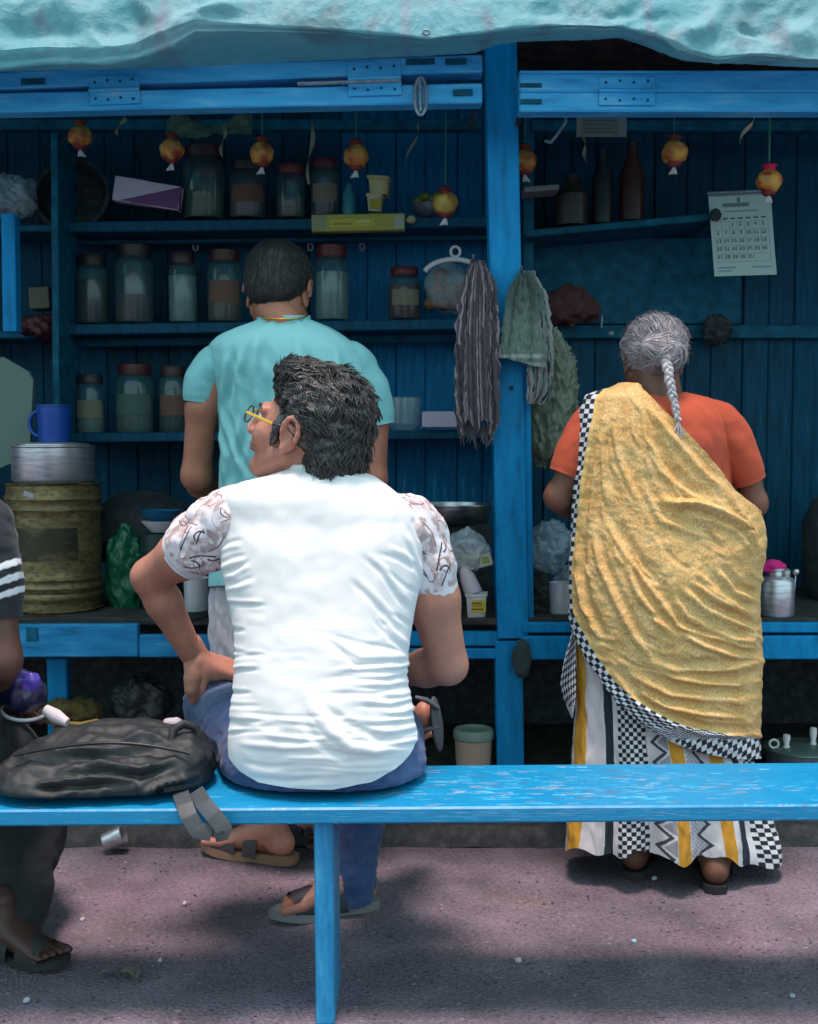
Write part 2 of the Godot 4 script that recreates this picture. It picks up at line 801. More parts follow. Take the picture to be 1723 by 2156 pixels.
func make_materials():
	M.weave = bumps(5, 0.12, 3.0, 512, 2)
	M.fine = bumps(6, 0.05, 4.0, 512, 4)
	M.crumple = NoiseTexture2D.new()
	M.crumple.width = 512
	M.crumple.height = 512
	M.crumple.seamless = true
	M.crumple.as_normal_map = true
	M.crumple.bump_strength = 9.0
	M.crumple.noise = noise(8, 0.011, 4, FastNoiseLite.TYPE_SIMPLEX_SMOOTH, true)
	# blue gloss paint over old wood, streaked and dirty
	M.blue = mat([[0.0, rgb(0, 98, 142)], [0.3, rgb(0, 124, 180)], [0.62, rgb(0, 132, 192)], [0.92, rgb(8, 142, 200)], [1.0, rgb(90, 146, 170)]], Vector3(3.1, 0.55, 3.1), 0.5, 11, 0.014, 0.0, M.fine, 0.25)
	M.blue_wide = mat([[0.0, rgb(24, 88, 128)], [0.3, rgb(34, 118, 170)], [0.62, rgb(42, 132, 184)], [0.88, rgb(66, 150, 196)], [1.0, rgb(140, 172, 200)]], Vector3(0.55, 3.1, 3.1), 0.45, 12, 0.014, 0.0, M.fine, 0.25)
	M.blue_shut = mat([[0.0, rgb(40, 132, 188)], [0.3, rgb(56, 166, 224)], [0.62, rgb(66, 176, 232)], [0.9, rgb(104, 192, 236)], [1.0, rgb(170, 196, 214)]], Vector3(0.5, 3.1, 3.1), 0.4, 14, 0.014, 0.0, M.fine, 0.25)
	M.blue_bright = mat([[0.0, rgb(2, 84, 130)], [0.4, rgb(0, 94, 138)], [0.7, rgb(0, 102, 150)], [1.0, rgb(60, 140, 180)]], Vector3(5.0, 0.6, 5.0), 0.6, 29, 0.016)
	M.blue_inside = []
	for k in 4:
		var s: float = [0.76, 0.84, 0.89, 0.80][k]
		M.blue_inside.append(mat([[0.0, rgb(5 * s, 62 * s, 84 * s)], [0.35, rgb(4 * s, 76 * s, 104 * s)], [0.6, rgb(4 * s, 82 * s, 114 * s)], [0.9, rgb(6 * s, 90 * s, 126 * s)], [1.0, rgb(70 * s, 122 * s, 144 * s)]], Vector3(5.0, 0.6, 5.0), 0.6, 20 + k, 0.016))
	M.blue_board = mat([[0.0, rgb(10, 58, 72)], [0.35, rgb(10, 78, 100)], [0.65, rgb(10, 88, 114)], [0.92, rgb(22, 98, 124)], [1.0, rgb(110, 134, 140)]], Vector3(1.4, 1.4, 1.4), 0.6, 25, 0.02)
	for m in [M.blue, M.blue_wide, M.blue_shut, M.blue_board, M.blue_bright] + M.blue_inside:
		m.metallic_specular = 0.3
	M.dark_wood = mat([[0.0, rgb(24, 22, 22)], [0.5, rgb(44, 42, 42)], [1.0, rgb(74, 70, 66)]], Vector3(1, 2, 1), 0.85, 31, 0.02)
	M.soot = mat([[0.0, rgb(26, 31, 35)], [0.6, rgb(46, 53, 58)], [1.0, rgb(76, 80, 80)]], Vector3(2, 2, 2), 0.8, 32, 0.02)
	M.steel = mat([[0.0, rgb(150, 150, 155)], [0.5, rgb(196, 196, 200)], [1.0, rgb(214, 214, 216)]], Vector3(1, 6, 1), 0.32, 33, 0.02, 1.0)
	M.aluminium = mat([[0.0, rgb(150, 150, 156)], [0.5, rgb(202, 200, 206)], [1.0, rgb(222, 220, 224)]], Vector3(1, 8, 1), 0.38, 34, 0.02, 0.85)
	M.zinc = mat([[0.0, rgb(80, 92, 104)], [0.5, rgb(126, 142, 156)], [1.0, rgb(150, 166, 178)]], Vector3(3, 3, 3), 0.5, 35, 0.02, 0.6)
	M.skin_fair = skin(Color(1, 1, 1))
	M.cotton = cloth(Color.WHITE)
	M.rubber = plain(rgb(34, 32, 34), 0.7)
	M.string_green = plain(rgb(40, 104, 96), 0.9)
	M.red = plain(rgb(120, 22, 30), 0.5)
	M.white_plastic = plain(rgb(206, 204, 206), 0.45)
	M.jar_glass = glass(rgb(150, 190, 196), 0.22)


func skin(col: Color) -> StandardMaterial3D:
	var m := plain(col, 0.52, 0.0, true)
	m.subsurf_scatter_enabled = true
	m.subsurf_scatter_strength = 0.12
	m.normal_enabled = true
	m.normal_texture = M.fine
	m.normal_scale = 0.18
	m.uv1_triplanar = true
	m.uv1_scale = Vector3(6, 6, 6)
	return m


# ------------------------------------------------------------------ ground

func asphalt_image() -> Image:
	var n := 1024
	var a := noise(41, 0.006, 5).get_seamless_image(n, n)
	var b := noise(42, 0.09, 3).get_seamless_image(n, n)
	var c := noise(43, 0.22, 2).get_seamless_image(n, n)
	var img := Image.create(n, n, false, Image.FORMAT_RGB8)
	for y in n:
		for x in n:
			var l := 0.66 + 0.26 * a.get_pixel(x, y).r + 0.26 * (b.get_pixel(x, y).r - 0.5) + 0.32 * (c.get_pixel(x, y).r - 0.5)
			img.set_pixel(x, y, Color(0.535 * l, 0.475 * l, 0.535 * l))
	var r := RandomNumberGenerator.new()
	r.seed = 4
	for k in 2400:
		# grit bedded in the tar, dark and pale
		var p := Vector2i(r.randi_range(0, n - 6), r.randi_range(0, n - 6))
		var l := r.randf_range(0.22, 0.34) if r.randf() < 0.74 else r.randf_range(0.46, 0.60)
		var col := Color(l * 1.02, l * 0.93, l * 0.96)
		var w := r.randi_range(1, 4)
		img.fill_rect(Rect2i(p, Vector2i(w + r.randi_range(0, 2), w)), col)
	return img


func build_ground():
	var m := StandardMaterial3D.new()
	m.albedo_texture = ImageTexture.create_from_image(asphalt_image())
	m.uv1_triplanar = true
	m.uv1_world_triplanar = true
	m.uv1_scale = Vector3(0.62, 0.62, 0.62)
	m.roughness = 0.92
	m.vertex_color_use_as_albedo = true
	m.normal_enabled = true
	m.normal_texture = bumps(44, 0.14, 7.0, 1024, 3)
	m.normal_scale = 0.45
	var big := noise(45, 1.3, 4)
	var low := noise(46, 2.2, 3)
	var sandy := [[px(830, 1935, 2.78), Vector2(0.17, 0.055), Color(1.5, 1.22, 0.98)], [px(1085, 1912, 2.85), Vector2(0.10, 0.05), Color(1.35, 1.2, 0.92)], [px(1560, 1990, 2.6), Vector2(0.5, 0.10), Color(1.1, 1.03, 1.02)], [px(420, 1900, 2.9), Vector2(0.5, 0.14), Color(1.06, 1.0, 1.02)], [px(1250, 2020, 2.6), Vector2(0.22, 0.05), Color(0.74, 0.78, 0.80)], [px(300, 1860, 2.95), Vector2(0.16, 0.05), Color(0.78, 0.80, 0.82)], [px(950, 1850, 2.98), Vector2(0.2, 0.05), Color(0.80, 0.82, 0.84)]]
	var mb := MB.new()
	var spread := func(a: float) -> float:
		var s := a * 2.0 - 1.0
		return s * 2.2 + signf(s) * pow(absf(s), 9.0) * 80.0
	mb.grid(220, 200, false,
		func(a: float, b: float): return Vector3(spread.call(a), 0, -2.6 + spread.call(b)),
		func(_a: float, _b: float, p: Vector3): return (low.get_noise_2d(p.x, p.z) * 0.006 + big.get_noise_2d(p.x * 6, p.z * 6) * 0.0016) if absf(p.x) < 3.0 else 0.0,
		func(_a: float, _b: float, p: Vector3):
			var f: float = 0.94 + 0.32 * big.get_noise_2d(p.x, p.z)
			var c := Color(f, f * (1.0 + 0.03 * low.get_noise_2d(p.z, p.x)), f)
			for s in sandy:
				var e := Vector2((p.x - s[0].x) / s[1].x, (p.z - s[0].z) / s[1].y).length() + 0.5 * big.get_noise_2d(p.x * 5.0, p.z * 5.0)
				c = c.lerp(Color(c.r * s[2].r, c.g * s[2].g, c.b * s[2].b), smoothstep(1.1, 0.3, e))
			return c)
	structure("ground", mb, m)
	# the low worn kerb that the stall stands on
	var kb := MB.new()
	var worn := noise(47, 3.0, 3)
	kb.grid(160, 12, false, func(a: float, b: float):
		var x: float = lerpf(-4.0, 4.0, a)
		var q: Array = [[0.0, 0.0], [0.012, 0.030], [0.035, 0.052], [0.07, 0.056]]
		var f: float = b * 3.0
		var i := mini(int(f), 2)
		var z: float = lerpf(q[i][0], q[i + 1][0], f - i)
		var y: float = lerpf(q[i][1], q[i + 1][1], f - i)
		if b > 0.98:
			z = 2.2
		return Vector3(x, y + worn.get_noise_2d(x, z * 4.0) * 0.008 - 0.001, -3.24 - z - worn.get_noise_2d(x * 0.7, 5.0) * 0.02), null, null, null, true)
	structure("kerb", kb, mat([[0.0, rgb(38, 40, 42)], [0.5, rgb(58, 57, 60)], [1.0, rgb(92, 88, 88)]], Vector3(2, 2, 2), 0.9, 48, 0.02, 0.0, M.fine, 0.8))


# ------------------------------------------------------------------ the stall

const FRONT := 3.40
const BACK := 4.25
const SHELF := 3.95


func plank_between(mb: MB, u0: float, v0: float, u1: float, v1: float, z: float, deep: float, ch := 0.003):
	# an upright or lying board given by two opposite corners of its front face
	var a := px(u0, v0, z)
	var b := px(u1, v1, z)
	mb.box(Vector3((a.x + b.x) / 2, (a.y + b.y) / 2, -z - deep / 2), Vector3(absf(b.x - a.x), absf(b.y - a.y), deep), Basis.IDENTITY, ch)


func build_stall():
	var st := thing("tea_stall", "blue painted wooden tea stall with shelves, open shutters and counter", "stall", Vector3(0, 0, -3.8))
	var mb := MB.new()
	# middle post, slightly out of plumb
	mb.bar(px(1051, 40, FRONT + 0.05), px(1078, 1340, FRONT + 0.05), 0.094, 0.09)
	part("post", mb, M.blue, st)
	mb = MB.new()
	mb.bar(px(1069, 1345, FRONT + 0.05), px(1076, 1790, FRONT + 0.05), 0.083, 0.08)
	part("post", mb, M.blue, st)
	mb = MB.new()
	mb.bar(px(1101, 770, FRONT + 0.055), px(1109, 1312, FRONT + 0.055), 0.04, 0.05)
	part("post", mb, M.blue, st)
	mb = MB.new()
	plank_between(mb, 1098, 868, 1104, 908, FRONT + 0.027, 0.006, 0.001)
	part("bolt_slot", mb, M.soot, st)
	mb = MB.new()
	plank_between(mb, 1074, 812, 1081, 819, FRONT - 0.012, 0.03, 0.001)
	part("nail", mb, M.soot, st)
	for s in [-1, 1]:
		mb = MB.new()
		mb.bar(Vector3(s * 2.05, 0.02, -FRONT - 0.06), Vector3(s * 2.05, 2.55, -FRONT - 0.06), 0.09, 0.09)
		part("post", mb, M.blue, st)
	# side walls, back wall of upright planks, roof boards
	for s in [-1, 1]:
		mb = MB.new()
		mb.box(Vector3(s * 2.12, 1.3, -3.85), Vector3(0.03, 2.5, 1.0))
		part("side_wall", mb, M.blue_board, st)
	mb = MB.new()
	mb.box(Vector3(0, 1.3, -BACK - 0.06), Vector3(4.3, 2.56, 0.03))
	var wall := part("back_wall", mb, M.soot, st)
	var x := -2.12
	var k := 0
	var plank_mesh := []
	for w in 3:
		mb = MB.new()
		mb.box(Vector3.ZERO, Vector3(0.094 + 0.012 * w, 2.46, 0.018), Basis.IDENTITY, 0.005)
		plank_mesh.append(mb.mesh(Vector3.ZERO))
	while x < 2.1:
		var kind := rng.randi_range(0, 2)
		var w: float = 0.094 + 0.012 * kind
		var o := MeshInstance3D.new()
		o.name = "plank"
		o.mesh = plank_mesh[kind]
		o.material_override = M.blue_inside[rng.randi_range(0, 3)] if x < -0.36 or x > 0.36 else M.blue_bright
		wall.add_child(o, true)
		o.position = Vector3(x + w / 2, 1.31, -BACK + rng.randf_range(-0.006, 0.006)) - Vector3(0, 0, -3.8)
		o.rotation.y = rng.randf_range(-0.03, 0.03)
		x += w + 0.0012
		k += 1
	mb = MB.new()
	for q in 7:
		mb.box(Vector3(0, 2.545 + 0.012 * (q % 2), -3.32 - 0.17 * q), Vector3(4.4, 0.02, 0.166))
	part("roof", mb, M.dark_wood, st)
	mb = MB.new()
	mb.box(Vector3(0, 0.09, -3.85), Vector3(4.2, 0.03, 0.95))
	part("floor_board", mb, M.dark_wood, st)
	# rails behind the shutters
	mb = MB.new()
	plank_between(mb, -400, 250, 1016, 272, FRONT + 0.55, 0.05)
	part("roof_rail", mb, M.blue_board, st)
	mb = MB.new()
	plank_between(mb, 1120, 252, 2200, 275, FRONT + 0.62, 0.05)
	part("roof_rail", mb, M.blue_board, st)
	build_shutters(st)
	build_shelves(st)
	build_counter(st)


func slope_board(called: String, parent: Node, ua: float, va: float, ub: float, vb: float, thick: float, z: float, deep: float, m: Material) -> MeshInstance3D:
	# a lying board whose front face runs from (ua, va) to (ub, vb) along its middle, thick in photo pixels
	var a := px(ua, va, z)
	var b := px(ub, vb, z)
	var d := (b - a).normalized()
	var bas := Basis(d, Vector3.BACK.cross(d).normalized(), Vector3.BACK)
	var mb := MB.new()
	mb.box((a + b) / 2 - Vector3(0, 0, deep / 2), Vector3((b - a).length(), thick * z / F, deep), bas, 0.004)
	return part(called, mb, m, parent)


func hinge(parent: Node, u: float, v: float, w: float, h: float, z: float, tilt: float, closed := false):
	# two leaves with screws and a knuckle between them
	var c := px(u, v, z)
	var s := z / F
	var bas := Basis(Vector3.BACK, tilt)
	var mb := MB.new()
	for e in [-1, 1]:
		mb.box(c + bas * Vector3(0, e * h * 0.25 * s, 0.002), Vector3(w * s, h * 0.44 * s, 0.005), bas, 0.0012)
	mb.tube([c + bas * Vector3(-w * 0.5 * s, 0, 0.006), c + bas * Vector3(w * 0.5 * s, 0, 0.006)], 0.006, 8)
	var o := part("hinge", mb, M.blue_shut, parent)
	for e in [-1, 1]:
		for k in 4:
			var p := c + bas * Vector3((-0.38 + 0.25 * k) * w * s, e * (h * 0.27 + (k % 2) * 3.0) * s, 0.0045)
			mb = MB.new()
			mb.tube([p, p + bas * Vector3(0, 0, 0.0022)], 0.0038, 7, 1.0, Vector3.UP)
			part("screw", mb, M.blue_board, o)


func build_shutters(st: Node):
	# the folded shutters: two boards hinged edge to edge, swung up under the roof
	var z := FRONT - 0.25
	var a := slope_board("shutter", st, -420, 184, 1016, 132, 35, z, 0.07, M.blue_shut)
	var b := slope_board("shutter", st, -420, 224, 1016, 195, 40, z + 0.004, 0.06, M.blue_shut)
	hinge(a, 242, 190, 104, 62, z, 0.035)
	hinge(a, 789, 166, 110, 74, z, 0.03)
	var mb := MB.new()
	mb.bar(px(626, 177, z - 0.004), px(845, 170, z - 0.004), 0.010, 0.012)
	part("bolt_rod", mb, M.zinc, b)
	for q in [[885, 130, 60], [960, 130, 44], [975, 195, 40], [70, 172, 50]]:
		# old screw plates and mortices filled with paint
		mb = MB.new()
		var c := px(q[0], q[1], z)
		mb.box(c + Vector3(0, 0, 0.0005), Vector3(q[2] * z / F, 0.017, 0.004), Basis(Vector3.BACK, 0.03), 0.001)
		part("patch", mb, M.blue_board, a)
	var c1 := slope_board("shutter", st, 1094, 172, 2250, 172, 40, z, 0.07, M.blue_shut)
	var d1 := slope_board("shutter", st, 1094, 214, 2250, 214, 40, z + 0.004, 0.06, M.blue_shut)
	hinge(c1, 1320, 192, 116, 62, z, 0.0)
	slope_board("shutter_lip", st, 1094, 151, 2250, 151, 5, z - 0.012, 0.05, M.blue_shut)
	for q in [[1118, 180, 46], [1118, 214, 44]]:
		mb = MB.new()
		mb.box(px(q[0], q[1], z) + Vector3(0, 0, 0.0005), Vector3(q[2] * z / F, 0.012, 0.004), Basis.IDENTITY, 0.001)
		part("patch", mb, M.blue_board, d1)
	# iron stays that carry the shutters from the posts
	for u in [-300.0, 1004.0, 1108.0, 2200.0]:
		var p := px(u, 205, z)
		mb = MB.new()
		mb.box(Vector3(p.x, p.y, -(z + FRONT) / 2.0 - 0.05), Vector3(0.012, 0.012, FRONT - z))
		part("stay", mb, M.soot, st)
	# the hasp and the two hooks that held them shut
	mb = MB.new()
	var h := []
	for k in 15:
		var t := TAU * k / 14.0
		h.append(px(886 + 13 * cos(t), 203 + 40 * sin(t), z - 0.022 - 0.01 * sin(t)))
	mb.tube(h, 0.005, 7)
	mb.tube([px(884, 170, z - 0.01), px(886, 236, z - 0.02)], 0.007, 7)
	part("hasp", mb, M.zinc, st)
	mb = MB.new()
	mb.tube([px(1148, 297, z + 0.3), px(1160, 300, z + 0.29), px(1170, 288, z + 0.29), px(1192, 256, z + 0.28), px(1190, 246, z + 0.28), px(1200, 244, z + 0.29)], [0.005, 0.006, 0.005, 0.005, 0.006, 0.005], 7)
	part("hook", mb, M.zinc, st)


func build_shelves(st: Node):
	# left bay: three shelves with an upright at their left end; a front lip on each
	for q in [[478, 466, 22], [694, 681, 22], [922, 914, 20]]:
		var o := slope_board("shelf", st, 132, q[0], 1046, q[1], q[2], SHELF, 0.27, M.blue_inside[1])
		if q[2] == 22:
			slope_board("shelf_cleat", st, 132, q[0] + 28, 1046, q[1] + 28, 18, SHELF + 0.16, 0.04, M.blue_board)
		o.set_meta("label", "")
		o.remove_meta("label")
	var mb := MB.new()
	mb.bar(px(138, 300, SHELF + 0.01), px(142, 960, SHELF + 0.01), 0.024, 0.25)
	part("shelf_upright", mb, M.blue_board, st)
	mb = MB.new()
	mb.bar(px(22, 452, 3.72), px(26, 700, 3.72), 0.045, 0.05)
	part("bracket_post", mb, M.blue, st)
	# shelves along the left side
	slope_board("side_shelf", st, -300, 480, 132, 480, 14, SHELF + 0.05, 0.2, M.blue_board)
	slope_board("side_shelf", st, -300, 706, 132, 704, 16, SHELF + 0.05, 0.2, M.blue_board)
	# right bay: sloping shelf, cross rail and a smooth board between them
	slope_board("shelf", st, 1108, 492, 1508, 455, 15, SHELF, 0.25, M.blue_board)
	mb = MB.new()
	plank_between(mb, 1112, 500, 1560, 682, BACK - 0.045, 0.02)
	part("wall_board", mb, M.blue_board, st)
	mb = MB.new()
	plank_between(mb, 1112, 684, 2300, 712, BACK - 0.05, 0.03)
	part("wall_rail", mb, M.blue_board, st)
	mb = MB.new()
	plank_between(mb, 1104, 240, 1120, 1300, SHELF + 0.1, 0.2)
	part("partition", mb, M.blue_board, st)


func build_counter(st: Node):
	var mb := MB.new()
	var y := px(0, 1302, FRONT).y
	mb.box(Vector3(0, y - 0.012, -FRONT - 0.40), Vector3(4.2, 0.022, 0.78))
	part("counter_top", mb, M.dark_wood, st)
	# front boards
	slope_board("counter_rail", st, -500, 1352, 291, 1349, 70, FRONT - 0.03, 0.035, M.blue_wide)
	slope_board("counter_rail", st, 292, 1361, 500, 1361, 48, FRONT - 0.026, 0.03, M.blue_wide)
	slope_board("counter_rail", st, 500, 1345, 1050, 1345, 32, FRONT + 0.02, 0.03, M.blue)
	slope_board("counter_rail", st, 500, 1377, 1050, 1377, 22, FRONT + 0.015, 0.03, M.blue)
	slope_board("counter_rail", st, 1100, 1322, 2300, 1322, 22, FRONT - 0.01, 0.03, M.blue)
	slope_board("counter_rail", st, 1096, 1365, 2300, 1363, 50, FRONT - 0.02, 0.03, M.blue)
	mb = MB.new()
	plank_between(mb, 55, 1322, 80, 1350, FRONT - 0.034, 0.006, 0.001)
	part("patch", mb, M.blue_board, st)
	for q in [[98, 146], [-420, -370], [1900, 1950]]:
		mb = MB.new()
		plank_between(mb, q[0], 1387, q[1], 1700, FRONT + 0.12, 0.05)
		part("leg", mb, M.blue, st)
	# low shelf and closed back under the counter
	mb = MB.new()
	var ly := px(0, 1640, FRONT).y
	mb.box(Vector3(0, ly - 0.012, -FRONT - 0.40), Vector3(4.1, 0.022, 0.72))
	part("low_shelf", mb, M.dark_wood, st)
	mb = MB.new()
	mb.box(Vector3(0, 0.36, -FRONT - 0.72), Vector3(4.1, 0.56, 0.02))
	part("under_panel", mb, M.soot, st)


# ------------------------------------------------------------------ tarpaulin

func build_tarp():
	var hem := [[-900, 118], [-300, 128], [0, 108], [100, 102], [220, 101], [290, 92], [350, 68], [410, 46], [560, 54], [700, 62], [860, 76], [900, 82], [1050, 63], [1150, 53], [1310, 56], [1390, 76], [1440, 106], [1510, 122], [1580, 114], [1723, 126], [2000, 118], [2600, 110]]
	var flap := [[-900, 40], [0, 40], [110, 34], [200, 36], [290, 34], [360, 38], [410, 26], [480, 20], [600, 16], [860, 8], [2600, 6]]
	var inner := [[-900, 162], [0, 150], [400, 144], [1000, 112], [1040, 96], [1090, 88], [1310, 80], [1440, 128], [1723, 142], [2600, 140]]
	var folds := Folds.new(-900, -260, 2600, 220, 6.0)
	# hollows and creases that the light catches
	folds.stroke([Vector2(0, 40), Vector2(70, 34), Vector2(110, 34), Vector2(175, 50)], 50, -0.03)
	folds.stroke([Vector2(210, 60), Vector2(260, 20), Vector2(300, -20)], 60, -0.035)
	folds.stroke([Vector2(300, 95), Vector2(360, 40), Vector2(420, 10), Vector2(520, -20)], 30, 0.025)
	folds.stroke([Vector2(1480, 90), Vector2(1510, 104), Vector2(1560, 100)], 30, -0.010)
	folds.stroke([Vector2(1550, 22), Vector2(1590, 32), Vector2(1620, 36)], 14, -0.02)
	folds.stroke([Vector2(1600, 120), Vector2(1660, 60), Vector2(1723, 30)], 46, 0.024)
	folds.stroke([Vector2(1400, 90), Vector2(1450, 50), Vector2(1520, 10)], 34, 0.03)
	folds.stroke([Vector2(1270, 15), Vector2(1310, 20), Vector2(1340, 14)], 10, -0.012)
	var r := RandomNumberGenerator.new()
	r.seed = 12
	for k in 90:
		var u := r.randf_range(-700, 2300)
		if u > 430 and u < 1180 and r.randf() < 0.7:
			continue
		var v := r.randf_range(-120, 120)
		var a := r.randf_range(-0.9, 0.9) + (1.5 if r.randf() < 0.4 else 0.0)
		var l := r.randf_range(50, 190)
		var p := Vector2(u, v)
		var q := p + Vector2(cos(a), sin(a)) * l
		var mid := (p + q) / 2 + Vector2(r.randf_range(-12, 12), r.randf_range(-12, 12))
		folds.stroke([p, mid, q], r.randf_range(14, 38), r.randf_range(0.004, 0.012) * (1 if r.randf() < 0.55 else -1))
	var ns := noise(52, 3.0, 4)
	var nf := noise(53, 14.0, 3, FastNoiseLite.TYPE_SIMPLEX_SMOOTH, true)
	var stains := noise(54, 1.6, 4)
	var dirt := noise(55, 5.0, 5)
	var us := func(a: float) -> float: return lerpf(-700, 2350, a)
	var at := func(a: float, b: float) -> Vector3:
		var u: float = us.call(a)
		var hv: float = line_at(hem, u)
		var rows := [
			px(u, -330, 4.6), px(u, -345, 3.9), px(u, -220, 3.30), px(u, -110, 3.10), px(u, hv * 0.35 - 40, 2.99), px(u, hv - 14, 2.945), px(u, hv, 2.94),
			px(u, hv + line_at(flap, u) * 0.55, 2.95), px(u, hv + line_at(flap, u), 2.96), px(u, lerpf(hv + line_at(flap, u), line_at(inner, u), 0.5), 3.05), px(u, line_at(inner, u), 3.16)]
		var at_b := [0.0, 0.1, 0.22, 0.34, 0.48, 0.62, 0.68, 0.75, 0.82, 0.9, 1.0]
		var i := 0
		while i < 9 and b > at_b[i + 1]:
			i += 1
		var t: float = (b - at_b[i]) / (at_b[i + 1] - at_b[i])
		return rows[i].cubic_interpolate(rows[i + 1], rows[maxi(i - 1, 0)], rows[mini(i + 2, 10)], t)
	var pv := func(a: float, b: float) -> float:
		var hv: float = line_at(hem, us.call(a))
		return lerpf(-120, hv, clampf((b - 0.34) / 0.34, -0.4, 1.6))
	var mb := MB.new()
	mb.grid(420, 110, false, at,
		func(a: float, b: float, p: Vector3):
			var u: float = us.call(a)
			return folds.at(u, pv.call(a, b)) * (1.0 - 0.75 * smoothstep(0.56, 0.64, b)) + ns.get_noise_3dv(p) * 0.012 * smoothstep(1.0, 0.8, b) + nf.get_noise_3dv(p) * 0.0026 * (0.35 if u > 450 and u < 1200 else 1.0),
		func(a: float, b: float, p: Vector3):
			var s: float = stains.get_noise_3dv(p)
			var e: float = dirt.get_noise_3dv(p)
			var c := lin(106, 174, 186).lerp(lin(146, 192, 200), clampf(s * 1.6 + 0.3, 0.0, 1.0))
			c = c.lerp(lin(104, 132, 140), clampf(e * 2.0 - 0.25, 0.0, 0.7))
			c = c.lerp(lin(128, 102, 126), clampf(dirt.get_noise_3d(p.x * 1.7, p.y, 9.0) * 1.8 - 0.5, 0.0, 0.5))
			var rib := absf(fmod(p.x + 40.0, 0.62) - 0.31)
			if rib < 0.012:
				c = c.lerp(lin(150, 130, 160), 0.35)
			return c, null, true)
	var m := cloth(Color.WHITE, 0.62)
	m.cull_mode = BaseMaterial3D.CULL_DISABLED
	m.normal_texture = M.crumple
	m.normal_scale = 0.5
	m.uv1_scale = Vector3(1.7, 1.7, 1.7)
	m.backlight_enabled = true
	m.backlight = Color(0.35, 0.85, 0.88)
	var tarp := single("tarpaulin", mb, m, "pale turquoise crumpled tarpaulin draped over the front edge of the stall roof", "tarpaulin")
	# the eyelet in its hem
	for q in [[898.0, 68.0]]:
		mb = MB.new()
		var ring := []
		for k in 11:
			var t := TAU * k / 10.0
			ring.append(px(q[0] + 7 * cos(t), q[1] + 5 * sin(t), 2.935))
		mb.tube(ring, 0.0028, 6)
		part("eyelet", mb, M.zinc, tarp)


# ------------------------------------------------------------------ bench

func bench_image() -> Image:
	var w := 1600
	var h := 192
	var a := noise(61, 0.012, 4).get_seamless_image(w, h)
	var b := noise(62, 0.05, 4).get_seamless_image(w, h)
	var img := Image.create(w, h, false, Image.FORMAT_RGB8)
	for y in h:
		for x in w:
			var f := a.get_pixel(x, y).r
			var g := b.get_pixel(x, int(fmod(y * 3.0, h))).r
			var c := rgb(6, 122, 172).lerp(rgb(20, 136, 184), f).lerp(rgb(2, 108, 156), clampf(g * 1.4 - 0.7, 0, 1))
			img.set_pixel(x, y, c)
	var r := RandomNumberGenerator.new()
	r.seed = 9
	# worn and chipped places, most of them right of the sitter
	for k in 460:
		var x := int(w * clampf(r.randfn(0.585, 0.085), 0.02, 0.98)) if r.randf() < 0.75 else r.randi_range(0, w - 30)
		var y := int(h * clampf(r.randfn(0.55, 0.24), 0.06, 0.94))
		var kind := r.randf()
		var c := rgb(150, 146, 168) if kind < 0.4 else (rgb(70, 168, 212) if kind < 0.8 else (rgb(132, 196, 226) if kind < 0.86 else rgb(96, 92, 120)))
		var steps := r.randi_range(1, 7)
		for s in steps:
			img.fill_rect(Rect2i(clampi(x, 0, w - 16), clampi(y, 0, h - 4), r.randi_range(2, 13), r.randi_range(1, 3)), c.lerp(img.get_pixel(clampi(x, 0, w - 1), clampi(y, 0, h - 1)), r.randf_range(0.2, 0.75)))
			x += r.randi_range(-4, 8)
			y += r.randi_range(-2, 2)
	return img


func build_bench():
	var zf := 2.20
	var zb := 2.50
	var a := px(0, 1706, zf)
	var b := px(1723, 1694, zf)
	var tilt := atan2(b.y - a.y, b.x - a.x)
	var bas := Basis(Vector3.BACK, tilt)
	var top := (a.y + b.y) / 2
	var root := thing("bench", "long bright blue plank bench with worn paint in front of the stall", "bench", Vector3(0, 0, -2.35))
	var mb := MB.new()
	mb.box(Vector3(0, top - 0.0165, -2.35), Vector3(3.2, 0.033, 0.30), bas, 0.004)
	var m := image_mat(bench_image(), 0.42)
	m.normal_enabled = true
	m.normal_texture = bumps(63, 0.02, 3.0)
	m.normal_scale = 0.25
	part("seat_plank", mb, m, root)
	var lm := mat([[0.0, rgb(14, 92, 136)], [0.35, rgb(26, 124, 174)], [0.7, rgb(38, 138, 188)], [1.0, rgb(92, 166, 200)]], Vector3(3, 0.5, 3), 0.42, 64, 0.015, 0.0, M.fine, 0.2)
	for u in [679.0, -1150.0, 2400.0]:
		var p := px(u, 1740, zf + 0.02)
		mb = MB.new()
		var y := top - 0.034 + p.x * tan(tilt)
		mb.box(Vector3(p.x + 0.003, y / 2, -2.32), Vector3(0.038, y, 0.20), Basis(Vector3.BACK, 0.006), 0.003)
		part("leg", mb, lm, root)
	for s in [-0.115, 0.115]:
		mb = MB.new()
		mb.box(Vector3(0, top - 0.043, -2.37 + s * 0.6), Vector3(3.0, 0.018, 0.024), bas)
		part("stretcher", mb, lm, root)


# ------------------------------------------------------------------ goods on the shelves

